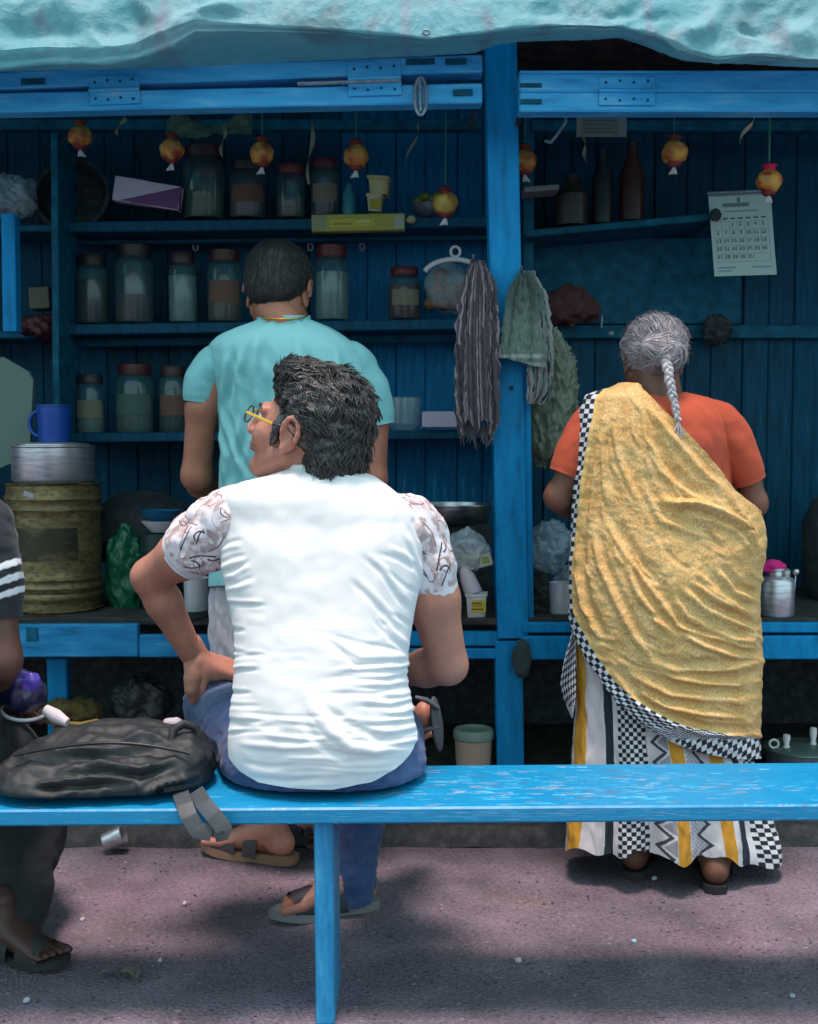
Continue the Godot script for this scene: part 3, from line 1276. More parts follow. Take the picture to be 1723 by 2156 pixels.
func jar(u: float, v_top: float, v_base: float, half: float, z: float, called: String, label: String, fill: Color, fill_to: float, lid: Color, group := "") -> Node3D:
	# a glass or plastic jar: walls, contents and a screw lid
	var s := z / F
	var c := px(u, v_base, z)
	c.z = -z
	var hgt := (v_base - v_top) * s
	var r := half * s
	var root := thing(called, label, "jar", c, group)
	var mb := MB.new()
	var body := hgt * 0.84
	mb.lathe(c, [[0.0, 0.001], [r * 0.92, 0.0], [r, 0.008], [r, body * 0.86], [r * 0.86, body * 0.97], [r * 0.80, body]], 24)
	part("jar_body", mb, M.jar_glass, root)
	if fill_to > 0.0:
		mb = MB.new()
		var lump := noise(int(u), 1.0, 3)
		var prof := [[0.0, 0.003], [r * 0.88, 0.003], [r * 0.95, 0.012]]
		for k in 5:
			prof.append([r * (0.95 + 0.01 * (k % 2)), body * 0.84 * fill_to * (k + 1) / 5.0])
		prof.append([r * 0.6, body * 0.86 * fill_to])
		prof.append([0.0, body * 0.88 * fill_to])
		mb.lathe(c, prof, 22)
		for k in mb.v.size():
			mb.v[k] += mb.n[k] * lump.get_noise_3dv(mb.v[k] * 40.0) * 0.004
		part("contents", mb, plain(fill, 0.8), root)
	if int(u) % 3 == 0:
		# a paper label round the front
		mb = MB.new()
		mb.grid(14, 2, false, func(a: float, b: float):
			var th := lerpf(0.5, 2.4, a)
			return c + Vector3(cos(th) * (r + 0.0015), lerpf(body * 0.3, body * 0.66, b), sin(th) * (r + 0.0015)))
		part("label", mb, plain([rgb(112, 110, 92), rgb(66, 90, 84), rgb(98, 72, 58)][int(u) % 4 % 3], 0.8), root)
	mb = MB.new()
	var lr := r * 0.84
	mb.lathe(c + Vector3(0, body, 0), [[lr, 0.0], [lr * 1.02, 0.004], [lr * 1.02, hgt - body - 0.004], [lr * 0.95, hgt - body], [0.0, hgt - body + 0.001]], 24)
	part("lid", mb, plain(lid, 0.5), root)
	return root


func shelf_box(u0: float, v0: float, u1: float, v1: float, z: float, deep: float, m: Material, called: String, label: String, category: String, tilt := 0.0):
	var mb := MB.new()
	var a := px(u0, v0, z)
	var b := px(u1, v1, z)
	mb.box(Vector3((a.x + b.x) / 2, (a.y + b.y) / 2, -z - deep / 2), Vector3(absf(b.x - a.x), absf(a.y - b.y), deep), Basis(Vector3.BACK, tilt), 0.003)
	single(called, mb, m, label, category)


func plastic_bag(u: float, v: float, z: float, ru: float, rv: float, m: Material, sd: int, called: String, label: String, category := "bag"):
	# a crumpled bag, creased all over, drawn in towards the top
	var s := z / F
	var n := noise(sd, 1.0, 4, FastNoiseLite.TYPE_SIMPLEX_SMOOTH, true)
	var mb := MB.new()
	var c := px(u, v, z)
	mb.grid(56, 40, true, func(a: float, b: float):
		var th: float = a * TAU
		var ph: float = lerpf(0.03, PI - 0.03, b)
		var pinch := 1.0 - 0.45 * smoothstep(0.3, 0.0, b)
		return c + Vector3(cos(th) * sin(ph) * ru * s * pinch, cos(ph) * rv * s, sin(th) * sin(ph) * ru * s * 0.7 * pinch),
		func(_a: float, _b: float, p: Vector3): return (n.get_noise_3d(p.x * 11, p.y * 8, p.z * 11) - 0.3) * ru * s * 0.30 + n.get_noise_3d(p.x * 34, p.y * 30, p.z * 34) * 0.004)
	single(called, mb, m, label, category)


func build_shelf_goods():
	var zt := SHELF + 0.10
	var top := func(u: float) -> float: return lerpf(468, 456, (u - 132) / 914.0)
	var mid := func(u: float) -> float: return lerpf(684, 671, (u - 132) / 914.0)
	var low := func(u: float) -> float: return lerpf(913, 905, (u - 132) / 914.0)
	M.jar_glass = glass(rgb(70, 104, 110), 0.34, 0.15)
	# top shelf
	jar(430, 314, top.call(430), 44, zt, "jar", "wide glass jar with green contents and dark lid on the top shelf", rgb(58, 92, 62), 0.6, rgb(44, 26, 34))
	jar(522, 345, top.call(522), 38, zt, "jar", "dark jar beside the wide green jar, holding silvery packets", rgb(70, 74, 78), 0.7, rgb(30, 30, 36))
	jar(613, 352, top.call(613), 30, zt, "jar", "squat jar with dull red lid on the top shelf", rgb(84, 86, 70), 0.55, rgb(100, 44, 40))
	jar(684, 340, top.call(684), 30, zt, "jar", "empty clear jar standing left of the teal bottle", rgb(40, 50, 54), 0.15, rgb(82, 34, 40))
	var mb := MB.new()
	var s := zt / F
	mb.lathe(px(735, top.call(735), zt), [[0.0, 0.0], [14 * s, 0.0], [15 * s, 0.006], [15 * s, 48 * s], [8 * s, 60 * s], [7 * s, 70 * s], [0.0, 71 * s]], 18)
	single("bottle", mb, plain(rgb(52, 132, 142), 0.35), "small teal plastic bottle on the top shelf", "bottle")
	for q in [[766, 376, 834, 412, 0], [766, 412, 816, 447, 1]]:
		# two little open tubs with rims, the upper one empty
		var c := px((q[0] + q[2]) / 2.0, q[3], zt - 0.04)
		var hw: float = (q[2] - q[0]) / 2.0 * s
		var hh: float = (q[3] - q[1]) * s
		mb = MB.new()
		mb.lathe(c, [[hw * 0.80, 0.0], [hw * 0.92, hh * 0.8], [hw * 1.06, hh * 0.82], [hw * 1.06, hh], [hw * 0.92, hh], [hw * 0.76, 0.006], [0.0, 0.006]], 4, 0.7, Basis(Vector3.UP, PI / 4))
		var o := single("tub", mb, plain(rgb(186, 180, 128) if q[4] == 0 else rgb(196, 190, 158), 0.5), "upper of two stacked pale yellow tubs on the top shelf" if q[4] == 0 else "lower of two stacked pale tubs, with a yellow label", "tub")
		if q[4] == 1:
			mb = MB.new()
			mb.box(c + Vector3(0, hh * 0.42, hw * 0.62), Vector3(hw * 0.9, hh * 0.55, 0.004), Basis.IDENTITY, 0.001)
			var lab := part("label", mb, plain(rgb(170, 150, 40), 0.6), null)
			remove_child(lab)
			lab.position = -o.position
			o.add_child(lab, true)
	# long yellow carton lying along the shelf edge
	var ci := Image.create(256, 48, false, Image.FORMAT_RGB8)
	ci.fill(rgb(150, 146, 62))
	ci.fill_rect(Rect2i(0, 0, 40, 48), rgb(126, 132, 96))
	ci.fill_rect(Rect2i(52, 12, 120, 22), rgb(176, 160, 52))
	ci.fill_rect(Rect2i(60, 18, 52, 5), rgb(120, 120, 40))
	ci.fill_rect(Rect2i(120, 24, 40, 5), rgb(190, 184, 130))
	ci.fill_rect(Rect2i(226, 6, 26, 36), rgb(150, 156, 140))
	shelf_box(656, 450, 853, 486, SHELF - 0.035, 0.04, image_mat(ci, 0.6), "carton", "long flat yellow carton along the edge of the top shelf", "carton", 0.02)
	mb = MB.new()
	mb.blob(px(866, 463, SHELF - 0.02), Vector3(0.018, 0.014, 0.014), 0.004, 30, noise(3, 1.0))
	single("garlic_bulb", mb, plain(rgb(150, 150, 120), 0.7), "small pale bulb on the top shelf edge beside the yellow carton", "vegetable")
	# right end of the top shelf: a shallow bowl of something pale green, and a round pack
	mb = MB.new()
	mb.lathe(px(902, top.call(902), zt), [[0.02, 0.0], [0.045, 0.012], [0.058, 0.042], [0.054, 0.042], [0.04, 0.016], [0.0, 0.012]], 24)
	single("bowl", mb, M.zinc, "shallow metal bowl at the right end of the top shelf", "bowl")
	for k in 7:
		mb = MB.new()
		var g := px(880 + 8 * k, 424 - 5 * (k % 3), zt - 0.01 + 0.01 * (k % 2))
		mb.blob(g, Vector3(0.017, 0.015, 0.016), 0.003, 30, noise(4 + k, 1.0), 14, 10)
		var lime := single("lime", mb, plain(rgb(104, 112, 52), 0.5), "small green lime heaped in the metal bowl on the top shelf", "lime", "limes in the bowl")
		lime.set_meta("label", ["lime at the left rim of the metal bowl", "second lime from the left in the metal bowl", "third lime from the left, topmost in the bowl", "middle lime in the heaped metal bowl", "lime right of the middle in the metal bowl", "second lime from the right in the metal bowl", "lime at the right rim of the metal bowl"][k])
	# left end: round black pan, tilted white box, clear sack
	mb = MB.new()
	mb.lathe(px(155, 420, zt - 0.02) - Vector3(0, 0, 0.03), [[0.0, 0.0], [0.105, 0.0], [0.128, 0.03], [0.128, 0.05], [0.134, 0.052], [0.134, 0.056], [0.12, 0.054], [0.10, 0.008], [0.0, 0.006]], 32, 1.0, Basis(Vector3.RIGHT, 1.35))
	single("frying_pan", mb, M.soot, "round black pan leaning at the left end of the top shelf", "pan")
	var bi := Image.create(160, 64, false, Image.FORMAT_RGB8)
	bi.fill(rgb(176, 170, 186))
	for x in 160:
		for y in 64:
			if y < x * 0.42 - 6:
				bi.set_pixel(x, y, rgb(92, 52, 100))
	shelf_box(238, 380, 380, 432, zt - 0.1, 0.05, image_mat(bi, 0.6), "carton", "white and purple carton tilted beside the black pan", "carton", -0.16)
	plastic_bag(26, 412, SHELF + 0.02, 52, 44, glass(rgb(150, 172, 180), 0.5, 0.25), 131, "plastic_sack", "clear crumpled plastic sack at the far left of the top shelf")
	# second shelf
	jar(196, 540, mid.call(196), 34, zt, "jar", "leftmost tall jar on the middle shelf, dark brown contents", rgb(46, 34, 32), 0.9, rgb(40, 30, 34))
	jar(284, 520, mid.call(284), 40, zt, "jar", "large ribbed clear jar on the middle shelf", rgb(78, 66, 60), 0.5, rgb(36, 34, 38))
	jar(386, 536, mid.call(386), 30, zt, "jar", "jar of pale white powder on the middle shelf", rgb(120, 142, 138), 0.95, rgb(48, 24, 28))
	jar(474, 530, mid.call(474), 36, zt, "jar", "jar of brown biscuits left of the standing person's head", rgb(92, 72, 54), 0.55, rgb(60, 24, 24))
	jar(700, 520, mid.call(700), 36, zt, "jar", "jar of white sweets with red lid right of the person's head", rgb(126, 150, 152), 0.9, rgb(86, 22, 26))
	jar(852, 566, mid.call(852), 34, zt, "bottle_jar", "dark red squat jar beside the net of onions", rgb(88, 18, 24), 0.95, rgb(90, 22, 26))
	for u in [412.0, 596.0, 654.0, 763.0]:
		# small keys and clips hung from nails under the top shelf
		mb = MB.new()
		var p := px(u, 502, SHELF + 0.2)
		var q := []
		for k in 9:
			q.append(p + Vector3(sin(k * TAU / 8.0) * 0.009, 0.0 - 0.03 + cos(k * TAU / 8.0) * 0.014, 0))
		mb.tube(q, 0.004, 6)
		mb.tube([p, p + Vector3(0, -0.018, 0)], 0.003, 5)
		single("hanging_ring", mb, M.zinc, {412.0: "small metal ring hanging above the jar of white powder", 596.0: "small metal ring hanging above the standing person's head", 654.0: "small metal ring hanging left of the red-lidded jar", 763.0: "small metal ring hanging right of the red-lidded jar"}[u], "ring")
	# net of red onions under a white clothes hanger
	mb = MB.new()
	mb.blob(px(946, 608, zt - 0.03), Vector3(0.088, 0.086, 0.07), 0.03, 12, noise(132, 1.0, 3))
	var bag := single("net_bag", mb, glass(rgb(176, 190, 190), 0.34, 0.35), "clear bag of red onions on the middle shelf by the towel", "bag")
	var on := noise(133, 1.0)
	for k in 9:
		mb = MB.new()
		mb.blob(px(908 + 27 * (k % 4) + 10 * (k / 4), 640 - 30 * (k / 4), zt - 0.035), Vector3(0.026, 0.024, 0.026), 0.004, 30, on, 16, 12)
		var o2 := part("onion", mb, plain(rgb(128, 52, 48) if k % 3 else rgb(112, 76, 50), 0.5), bag)
		o2.mesh = mb.mesh(bag.position)
	mb = MB.new()
	var arc := []
	for k in 13:
		var t := PI * (0.12 + 0.76 * k / 12.0)
		arc.append(px(956 - 66 * cos(t), 586 - 40 * sin(t), SHELF - 0.06))
	mb.tube(arc, 0.009, 7, 1.0)
	var loop := []
	for k in 13:
		var t := TAU * k / 12.0
		loop.append(px(959 + 10 * sin(t), 530 - 11 * cos(t), SHELF - 0.06))
	mb.tube(loop, 0.005, 7)
	single("clothes_hanger", mb, M.white_plastic, "small white plastic hanger hooked beside the striped towel", "hanger")
	# third shelf
	jar(192, 790, low.call(192), 30, zt, "jar", "jar of pale grains at the left of the lower shelf", rgb(116, 132, 128), 0.75, rgb(40, 40, 44))
	jar(285, 768, low.call(285), 40, zt, "jar", "big clear jar with dark red lid on the lower shelf", rgb(92, 104, 100), 0.7, rgb(70, 28, 30))
	jar(366, 772, low.call(366), 30, zt, "jar", "dark jar next to the standing person's sleeve on the lower shelf", rgb(40, 38, 38), 0.9, rgb(50, 28, 28))
	mb = MB.new()
	s = zt / F
	mb.lathe(px(852, low.call(852), zt - 0.06), [[0.0, 0.001], [26 * s, 0.0], [32 * s, 0.02], [34 * s, 68 * s], [31.5 * s, 68 * s], [29 * s, 0.024], [0.0, 0.012]], 28)
	single("glass_bowl", mb, glass(rgb(150, 176, 186), 0.3), "clear glass bowl on the lower shelf beside the white box", "bowl")
	shelf_box(889, 866, 972, 900, SHELF - 0.03, 0.12, plain(rgb(190, 174, 196), 0.6), "carton", "small whitish box on the lower shelf behind the towel", "carton")
	# right bay, upper shelf: sooty bottles and a tray edge
	for q in [[1268, 318, 22, rgb(34, 34, 40)], [1330, 306, 26, rgb(66, 34, 28)], [1204, 372, 34, rgb(52, 46, 40)]]:
		var base_v := lerpf(484, 452, (q[0] - 1108.0) / 400.0)
		var hgt: float = (base_v - q[1]) * s
		var r: float = q[2] * s
		mb = MB.new()
		mb.lathe(px(q[0], base_v, SHELF + 0.1), [[0.0, 0.0], [r, 0.0], [r, hgt * 0.6], [r * 0.45, hgt * 0.8], [r * 0.4, hgt], [0.0, hgt]], 20)
		single("bottle", mb, plain(q[3], 0.4), {1268: "dark slim bottle on the sloping right shelf", 1330: "rust brown bottle on the sloping right shelf", 1204: "stout dark bottle at the left of the sloping right shelf"}[q[0]], "bottle")
	shelf_box(1104, 390, 1178, 402, SHELF - 0.02, 0.1, plain(rgb(120, 124, 122), 0.6), "tray", "thin grey tray edge above the sloping right shelf", "tray", 0.08)
	# reddish cloth bundle and a black scrubber on the right wall rail
	plastic_bag(1200, 645, SHELF + 0.16, 62, 36, cloth(rgb(84, 46, 44)), 134, "cloth_bundle", "dull red cloth bundle on the wall rail beside the hanging sack", "cloth")
	mb = MB.new()
	mb.blob(px(1510, 696, SHELF + 0.2), Vector3(0.04, 0.045, 0.02), 0.03, 25, noise(135, 1.0, 3, FastNoiseLite.TYPE_SIMPLEX_SMOOTH, true))
	mb.tube([px(1515, 715, SHELF + 0.19), px(1528, 745, SHELF + 0.19)], 0.004, 6)
	single("scrubbing_brush", mb, M.soot, "black scrubbing brush hung on the wall rail right of the grey head", "brush")
	mb = MB.new()
	mb.tube([px(1266, 690, SHELF + 0.2), px(1268, 664, SHELF + 0.2)], [0.006, 0.004], 6)
	mb.blob(px(1287, 702, SHELF + 0.2), Vector3(0.012, 0.012, 0.008), 0, 1, null, 12, 8)
	single("clip", mb, M.zinc, "small metal clip on the wall rail left of the grey head", "clip")
	# left side shelf: a jar, a red packet, the tilted pale board below
	shelf_box(60, 604, 104, 650, SHELF + 0.08, 0.08, plain(rgb(96, 96, 78), 0.7), "packet", "small dull yellow packet on the left side shelf", "packet", 0.05)
	plastic_bag(96, 690, SHELF + 0.02, 52, 22, plain(rgb(70, 30, 36), 0.5), 136, "packet", "flat dark red packet lying on the left side shelf", "packet")
	mb = MB.new()
	var P1 := [Vector2(-60, 752), Vector2(8, 752), Vector2(60, 782), Vector2(70, 800), Vector2(62, 960), Vector2(-60, 1010)]
	var f1 := []
	var f2 := []
	for q in P1:
		f1.append(px(q.x, q.y, 3.70))
		f2.append(px(q.x, q.y, 3.70) - Vector3(0, 0, 0.02))
	mb.face(f1, Vector3.BACK)
	mb.face(f2, Vector3.FORWARD)
	for k in 6:
		var nn: Vector3 = (f1[(k + 1) % 6] - f1[k]).cross(Vector3.BACK).normalized()
		mb.face([f1[k], f1[(k + 1) % 6], f2[(k + 1) % 6], f2[k]], nn)
	single("chopping_board", mb, plain(rgb(92, 112, 104), 0.7), "pale grey green board propped at the left end of the stall", "board")


# ------------------------------------------------------------------ on and under the counter

func drum_image() -> Image:
	var w := 512
	var h := 512
	var a := noise(141, 0.012, 5).get_seamless_image(w, h)
	var b := noise(142, 0.05, 4).get_seamless_image(w, h)
	var img := Image.create(w, h, false, Image.FORMAT_RGB8)
	for y in h:
		for x in w:
			var f := a.get_pixel(x, y).r
			var g := b.get_pixel(x, y).r
			var c := rgb(104, 90, 60).lerp(rgb(140, 120, 82), clampf(f * 1.6 - 0.4, 0, 1))
			c = c.lerp(rgb(60, 55, 42), clampf((g - 0.5) * 2.0, 0, 0.5))
			# a dark scorched panel left where a label was
			var u := absf(fposmod(float(x) / w + 0.25, 1.0) - 0.5)
			if u < 0.13 and y > 215 and y < 350:
				c = c.lerp(rgb(36, 36, 32), 0.75 * clampf(f * 2.2 - 0.2, 0.3, 1.0))
			img.set_pixel(x, y, c)
	return img


func build_counter_goods():
	var cy := px(0, 1302, FRONT).y
	var n := noise(143, 1.0, 3)
	# ribbed oil drum with an aluminium pot on it
	var z := 3.62
	var c := px(118, 1296, z)
	c.y = cy
	var r := 99.0 * z / F
	var hgt := 262.0 * z / F
	var root := thing("drum", "rusty ribbed metal drum with scorched patches on the left of the counter", "drum", c)
	var prof := [[0.0, 0.0], [r * 0.97, 0.0], [r, 0.006]]
	for k in 46:
		var t := (k + 1) / 46.0
		var rib := 0.0
		for q in [0.12, 0.19, 0.27, 0.80, 0.90]:
			rib += exp(-pow((t - q) / 0.018, 2))
		prof.append([r * (0.96 + 0.055 * rib), hgt * t])
	prof.append([r * 1.0, hgt + 0.004])
	prof.append([r * 0.96, hgt + 0.004])
	prof.append([r * 0.94, hgt - 0.008])
	prof.append([0.0, hgt - 0.008])
	var mb := MB.new()
	mb.lathe(c, prof, 48)
	for k in mb.v.size():
		mb.v[k] += mb.n[k] * n.get_noise_3dv(mb.v[k] * 7.0) * 0.006
	var dm := image_mat(drum_image(), 0.5)
	dm.metallic = 0.5
	part("drum_body", mb, dm, root)
	mb = MB.new()
	mb.box(c + Vector3(-0.03, hgt * 0.93, r * 0.97), Vector3(0.035, 0.018, 0.01), Basis(Vector3.BACK, -0.4))
	part("tape", mb, plain(rgb(150, 142, 150), 0.6), root)
	var pc := c + Vector3(0, hgt + 0.006, 0)
	var pr := 84.0 * z / F
	var ph := 78.0 * z / F
	root = thing("cooking_pot", "shiny aluminium pot standing on top of the rusty drum", "pot", pc)
	mb = MB.new()
	mb.lathe(pc, [[0.0, 0.001], [pr * 0.94, 0.0], [pr, 0.012], [pr * 1.0, ph - 0.008], [pr * 1.03, ph - 0.004], [pr * 1.03, ph], [pr * 0.97, ph], [pr * 0.95, 0.02], [0.0, 0.015]], 56)
	part("pot_body", mb, M.aluminium, root)
	mb = MB.new()
	mb.lathe(pc + Vector3(0, ph + 0.001, 0), [[pr * 0.9, 0.0], [pr * 0.9, 0.004], [pr * 0.5, 0.01], [0.0, 0.012]], 40)
	part("lid", mb, M.aluminium, root)
	# blue mug on the pot lid
	var mc := px(112, 948, z - 0.02)
	mc = Vector3(mc.x, pc.y + ph + 0.013, -z + 0.0)
	root = thing("mug", "blue plastic mug with a handle standing on the aluminium pot", "mug", mc)
	var mr := 36.0 * z / F
	var mh := 76.0 * z / F
	var bp := plain(rgb(14, 66, 150), 0.4)
	mb = MB.new()
	mb.lathe(mc, [[0.0, 0.001], [mr * 0.86, 0.0], [mr * 0.9, 0.006], [mr, mh - 0.006], [mr * 1.05, mh - 0.004], [mr * 1.05, mh], [mr * 0.95, mh], [mr * 0.84, 0.01], [0.0, 0.008]], 28)
	part("mug_body", mb, bp, root)
	mb = MB.new()
	var hp := []
	for k in 9:
		var t := -PI / 2 + PI * k / 8.0
		hp.append(mc + Vector3(-mr * 0.92 - cos(t) * mr * 0.55, mh * 0.5 + sin(t) * mh * 0.34, 0.0))
	mb.tube(hp, 0.006, 7)
	part("handle", mb, bp, root)
	# dark kettle and sacks in the shade behind
	mb = MB.new()
	mb.lathe(px(300, 1180, 3.95), [[0.0, 0.0], [0.14, 0.0], [0.19, 0.08], [0.17, 0.18], [0.07, 0.24], [0.0, 0.245]], 30)
	single("kettle", mb, M.soot, "big sooty kettle in the shade behind the green bag", "kettle")
	plastic_bag(262, 1205, 3.66, 40, 100, plain(rgb(10, 84, 58), 0.35), 144, "carrier_bag", "green plastic bag standing beside the rusty drum")
	z = 3.62
	var s := z / F
	for q in [[1120, 44, rgb(196, 192, 200), "stacked shallow white bowl under the blue one on the counter", "bowl"], [1098, 46, rgb(20, 92, 130), "shallow blue bowl stacked on a white bowl behind the elbow", "bowl"]]:
		mb = MB.new()
		var rr: float = q[1] * s
		mb.lathe(px(342, q[0], z), [[0.0, 0.001], [rr * 0.5, 0.0], [rr * 0.95, 20 * s], [rr, 24 * s], [rr * 0.93, 24 * s], [rr * 0.45, 4 * s], [0.0, 4 * s]], 32)
		single("bowl", mb, plain(q[2], 0.4), q[3], q[4])
	# what the bowls stand on
	mb = MB.new()
	var tin := px(342, 1302, z)
	mb.lathe(Vector3(tin.x, cy, -z), [[0.0, 0.001], [0.062, 0.0], [0.064, 0.004], [0.064, px(0, 1122, z).y - cy - 0.004], [0.06, px(0, 1122, z).y - cy - 0.001], [0.0, px(0, 1122, z).y - cy - 0.001]], 28)
	single("tin", mb, plain(rgb(22, 44, 44), 0.45), "tall dark green tin carrying the stacked bowls", "tin")
	# steel tumblers
	for q in [[415, 1216, 1302, 27, 3.48, "tall white steel tumbler framed by the sitter's bent arm"], [1181, 1226, 1302, 25, 3.52, "steel tumbler on the counter just left of the sari"]]:
		mb = MB.new()
		s = q[4] / F
		var b: Vector3 = px(q[0], q[2], q[4])
		var hh: float = px(0, q[1], q[4]).y - cy
		var rr: float = q[3] * s
		mb.lathe(Vector3(b.x, cy, b.z), [[0.0, 0.001], [rr * 0.9, 0.0], [rr * 0.94, 0.006], [rr, hh - 0.005], [rr * 1.04, hh], [rr * 0.96, hh], [rr * 0.88, 0.01], [0.0, 0.01]], 28)
		single("tumbler", mb, plain(rgb(206, 204, 212), 0.35, 0.35), q[5], "tumbler")
	mb = MB.new()
	mb.lathe(Vector3(px(410, 1310, 3.46).x, cy, -3.445), [[0.0, 0.0], [0.052, 0.0], [0.055, 0.02], [0.05, 0.02], [0.0, 0.004]], 28)
	single("saucer", mb, M.soot, "dark shallow dish at the counter edge in front of the white tumbler", "dish")
	# broad steel pan behind the right shoulder, resting on a hidden stove
	z = 3.70
	s = z / F
	mb = MB.new()
	var st := px(950, 1302, z + 0.04)
	var sh := px(0, 1104, z).y - cy
	mb.box(Vector3(st.x, cy + sh / 2, -z - 0.12), Vector3(0.26, sh, 0.22), Basis.IDENTITY, 0.006)
	single("stove", mb, M.soot, "sooty block of a stove under the broad steel pan", "stove")
	mb = MB.new()
	mb.lathe(Vector3(st.x - 0.01, cy + sh + 0.001, -z - 0.10), [[0.0, 0.001], [0.125, 0.0], [0.14, 0.012], [0.148, 36 * s], [0.156, 38 * s], [0.156, 40 * s], [0.145, 40 * s], [0.13, 0.012], [0.0, 0.008]], 48)
	single("steel_pan", mb, M.steel, "broad shallow steel pan on the stove beside the blue post", "pan")
	# packets in a clear bag, a white scoop and a labelled tub below it
	plastic_bag(982, 1160, 3.50, 50, 42, glass(rgb(196, 204, 212), 0.5, 0.2), 145, "carrier_bag", "clear crumpled bag of packets hanging left of the blue post")
	var pi := Image.create(64, 40, false, Image.FORMAT_RGB8)
	pi.fill(rgb(190, 186, 176))
	pi.fill_rect(Rect2i(0, 24, 40, 12), rgb(176, 166, 60))
	pi.fill_rect(Rect2i(44, 6, 14, 16), rgb(140, 150, 60))
	shelf_box(968, 1160, 1036, 1198, 3.47, 0.03, image_mat(pi, 0.5), "packet", "whitish packet with yellow marks in front of the clear bag", "packet", 0.25)
	mb = MB.new()
	mb.tube([px(976, 1196, 3.46), px(984, 1214, 3.45), px(998, 1250, 3.44)], [0.012, 0.024, 0.028], 14, 0.4)
	single("scoop", mb, plain(rgb(206, 182, 194), 0.5), "pale pink scoop standing in the white tub", "scoop")
	s = 3.44 / F
	var tc := px(1004, 1302, 3.44)
	tc.y = cy
	root = thing("tub", "white plastic tub with a yellow label next to the blue post", "tub", tc)
	mb = MB.new()
	mb.lathe(tc, [[0.0, 0.001], [27 * s, 0.0], [29 * s, 0.004], [33 * s, 44 * s], [36 * s, 45 * s], [36 * s, 50 * s], [32 * s, 50 * s], [26 * s, 0.006], [0.0, 0.006]], 4, 0.8, Basis(Vector3.UP, PI / 4))
	part("tub_body", mb, M.white_plastic, root)
	var li := Image.create(64, 32, false, Image.FORMAT_RGB8)
	li.fill(rgb(186, 162, 44))
	li.fill_rect(Rect2i(6, 7, 50, 4), rgb(120, 70, 40))
	li.fill_rect(Rect2i(6, 16, 44, 3), rgb(140, 96, 40))
	li.fill_rect(Rect2i(12, 22, 36, 4), rgb(110, 60, 40))
	mb = MB.new()
	mb.box(tc + Vector3(0, 24 * s, 19.5 * s), Vector3(36 * s, 27 * s, 0.004), Basis(Vector3.RIGHT, 0.06), 0.0005)
	part("label", mb, image_mat(li, 0.5), root)
	# right of the post: clear bags of cups, sacks
	plastic_bag(1160, 1150, 3.56, 46, 52, glass(rgb(150, 170, 186), 0.42, 0.2), 146, "carrier_bag", "clear crumpled bag of cups right of the blue post")
	plastic_bag(1200, 1230, 3.60, 34, 40, glass(rgb(176, 186, 196), 0.45, 0.2), 147, "carrier_bag", "small clear bag tucked behind the sari's checked border")
	plastic_bag(1140, 1250, 3.62, 26, 52, plain(rgb(38, 40, 40), 0.5), 148, "carrier_bag", "dark grey bag in the corner right of the blue post")
	# milk can with a pink cloth over its mouth
	z = 3.46
	s = z / F
	var kc := px(1634, 1296, z)
	kc.y = cy
	root = thing("milk_can", "small steel milk can with pink cloth stopper right of the sari", "can", kc)
	mb = MB.new()
	mb.lathe(kc, [[0.0, 0.001], [35 * s, 0.0], [37 * s, 0.004], [37 * s, 72 * s], [33 * s, 80 * s], [20 * s, 86 * s], [19 * s, 94 * s], [22 * s, 97 * s], [22 * s, 101 * s], [0.0, 102 * s]], 40)
	part("can_body", mb, M.aluminium, root)
	mb = MB.new()
	mb.blob(kc + Vector3(-12 * s, 106 * s, 0.0), Vector3(28 * s, 11 * s, 20 * s), 0.02, 16, n, 24, 14)
	part("stopper", mb, cloth(rgb(206, 30, 120)), root)
	mb = MB.new()
	mb.lathe(kc + Vector3(14 * s, 84 * s, 16 * s), [[0.0, 0.0], [9 * s, 0.0], [10 * s, 14 * s], [5 * s, 18 * s], [0.0, 19 * s]], 16)
	part("knob", mb, M.aluminium, root)
	mb = MB.new()
	mb.blob(px(1676, 1204, z), Vector3(0.012, 0.012, 0.012), 0, 1, null, 12, 8)
	mb.tube([px(1676, 1204, z), px(1668, 1298, z)], 0.003, 6)
	single("ladle", mb, M.steel, "thin ladle with a round knob standing right of the milk can", "ladle")
	mb = MB.new()
	mb.lathe(Vector3(px(1792, 1298, 3.85).x, cy, -3.85), [[0.0, 0.0], [0.13, 0.0], [0.16, 0.04], [0.165, 0.26], [0.13, 0.34], [0.05, 0.38], [0.0, 0.385]], 36)
	single("kettle", mb, M.soot, "large black urn at the right edge of the counter", "kettle")
	# below the counter: bucket, tray of cups, sacks
	var ly := px(0, 1640, FRONT).y
	z = 3.44
	s = z / F
	var bc := px(997, 1640, z)
	bc.y = ly
	root = thing("bucket", "cream plastic bucket with pale lid under the counter by the post", "bucket", bc)
	mb = MB.new()
	var bh := px(0, 1552, z).y - ly
	mb.lathe(bc, [[0.0, 0.001], [36 * s, 0.0], [40 * s, bh]], 32)
	part("bucket_body", mb, plain(rgb(172, 148, 132), 0.6), root)
	mb = MB.new()
	mb.lathe(bc + Vector3(0, bh, 0), [[40 * s, -0.004], [43 * s, 0.0], [43 * s, 14 * s], [40 * s, 19 * s], [33 * s, 19 * s], [32 * s, 14 * s], [0.0, 14 * s]], 32)
	part("lid", mb, plain(rgb(118, 138, 130), 0.5), root)
	var ty := px(0, 1586, z).y
	var lc := Vector3(px(1690, 1600, 3.5).x, ly, -3.5)
	root = thing("cooking_pot", "lidded dark metal pot with white knobs under the right of the counter", "pot", lc)
	mb = MB.new()
	mb.lathe(lc, [[0.0, 0.0], [0.095, 0.0], [0.108, 0.02], [0.112, ty - ly - 0.006], [0.118, ty - ly], [0.0, ty - ly]], 40)
	part("pot_body", mb, M.zinc, root)
	mb = MB.new()
	mb.lathe(Vector3(lc.x, ty + 0.001, lc.z), [[0.120, 0.0], [0.116, 0.005], [0.08, 0.014], [0.0, 0.020]], 40)
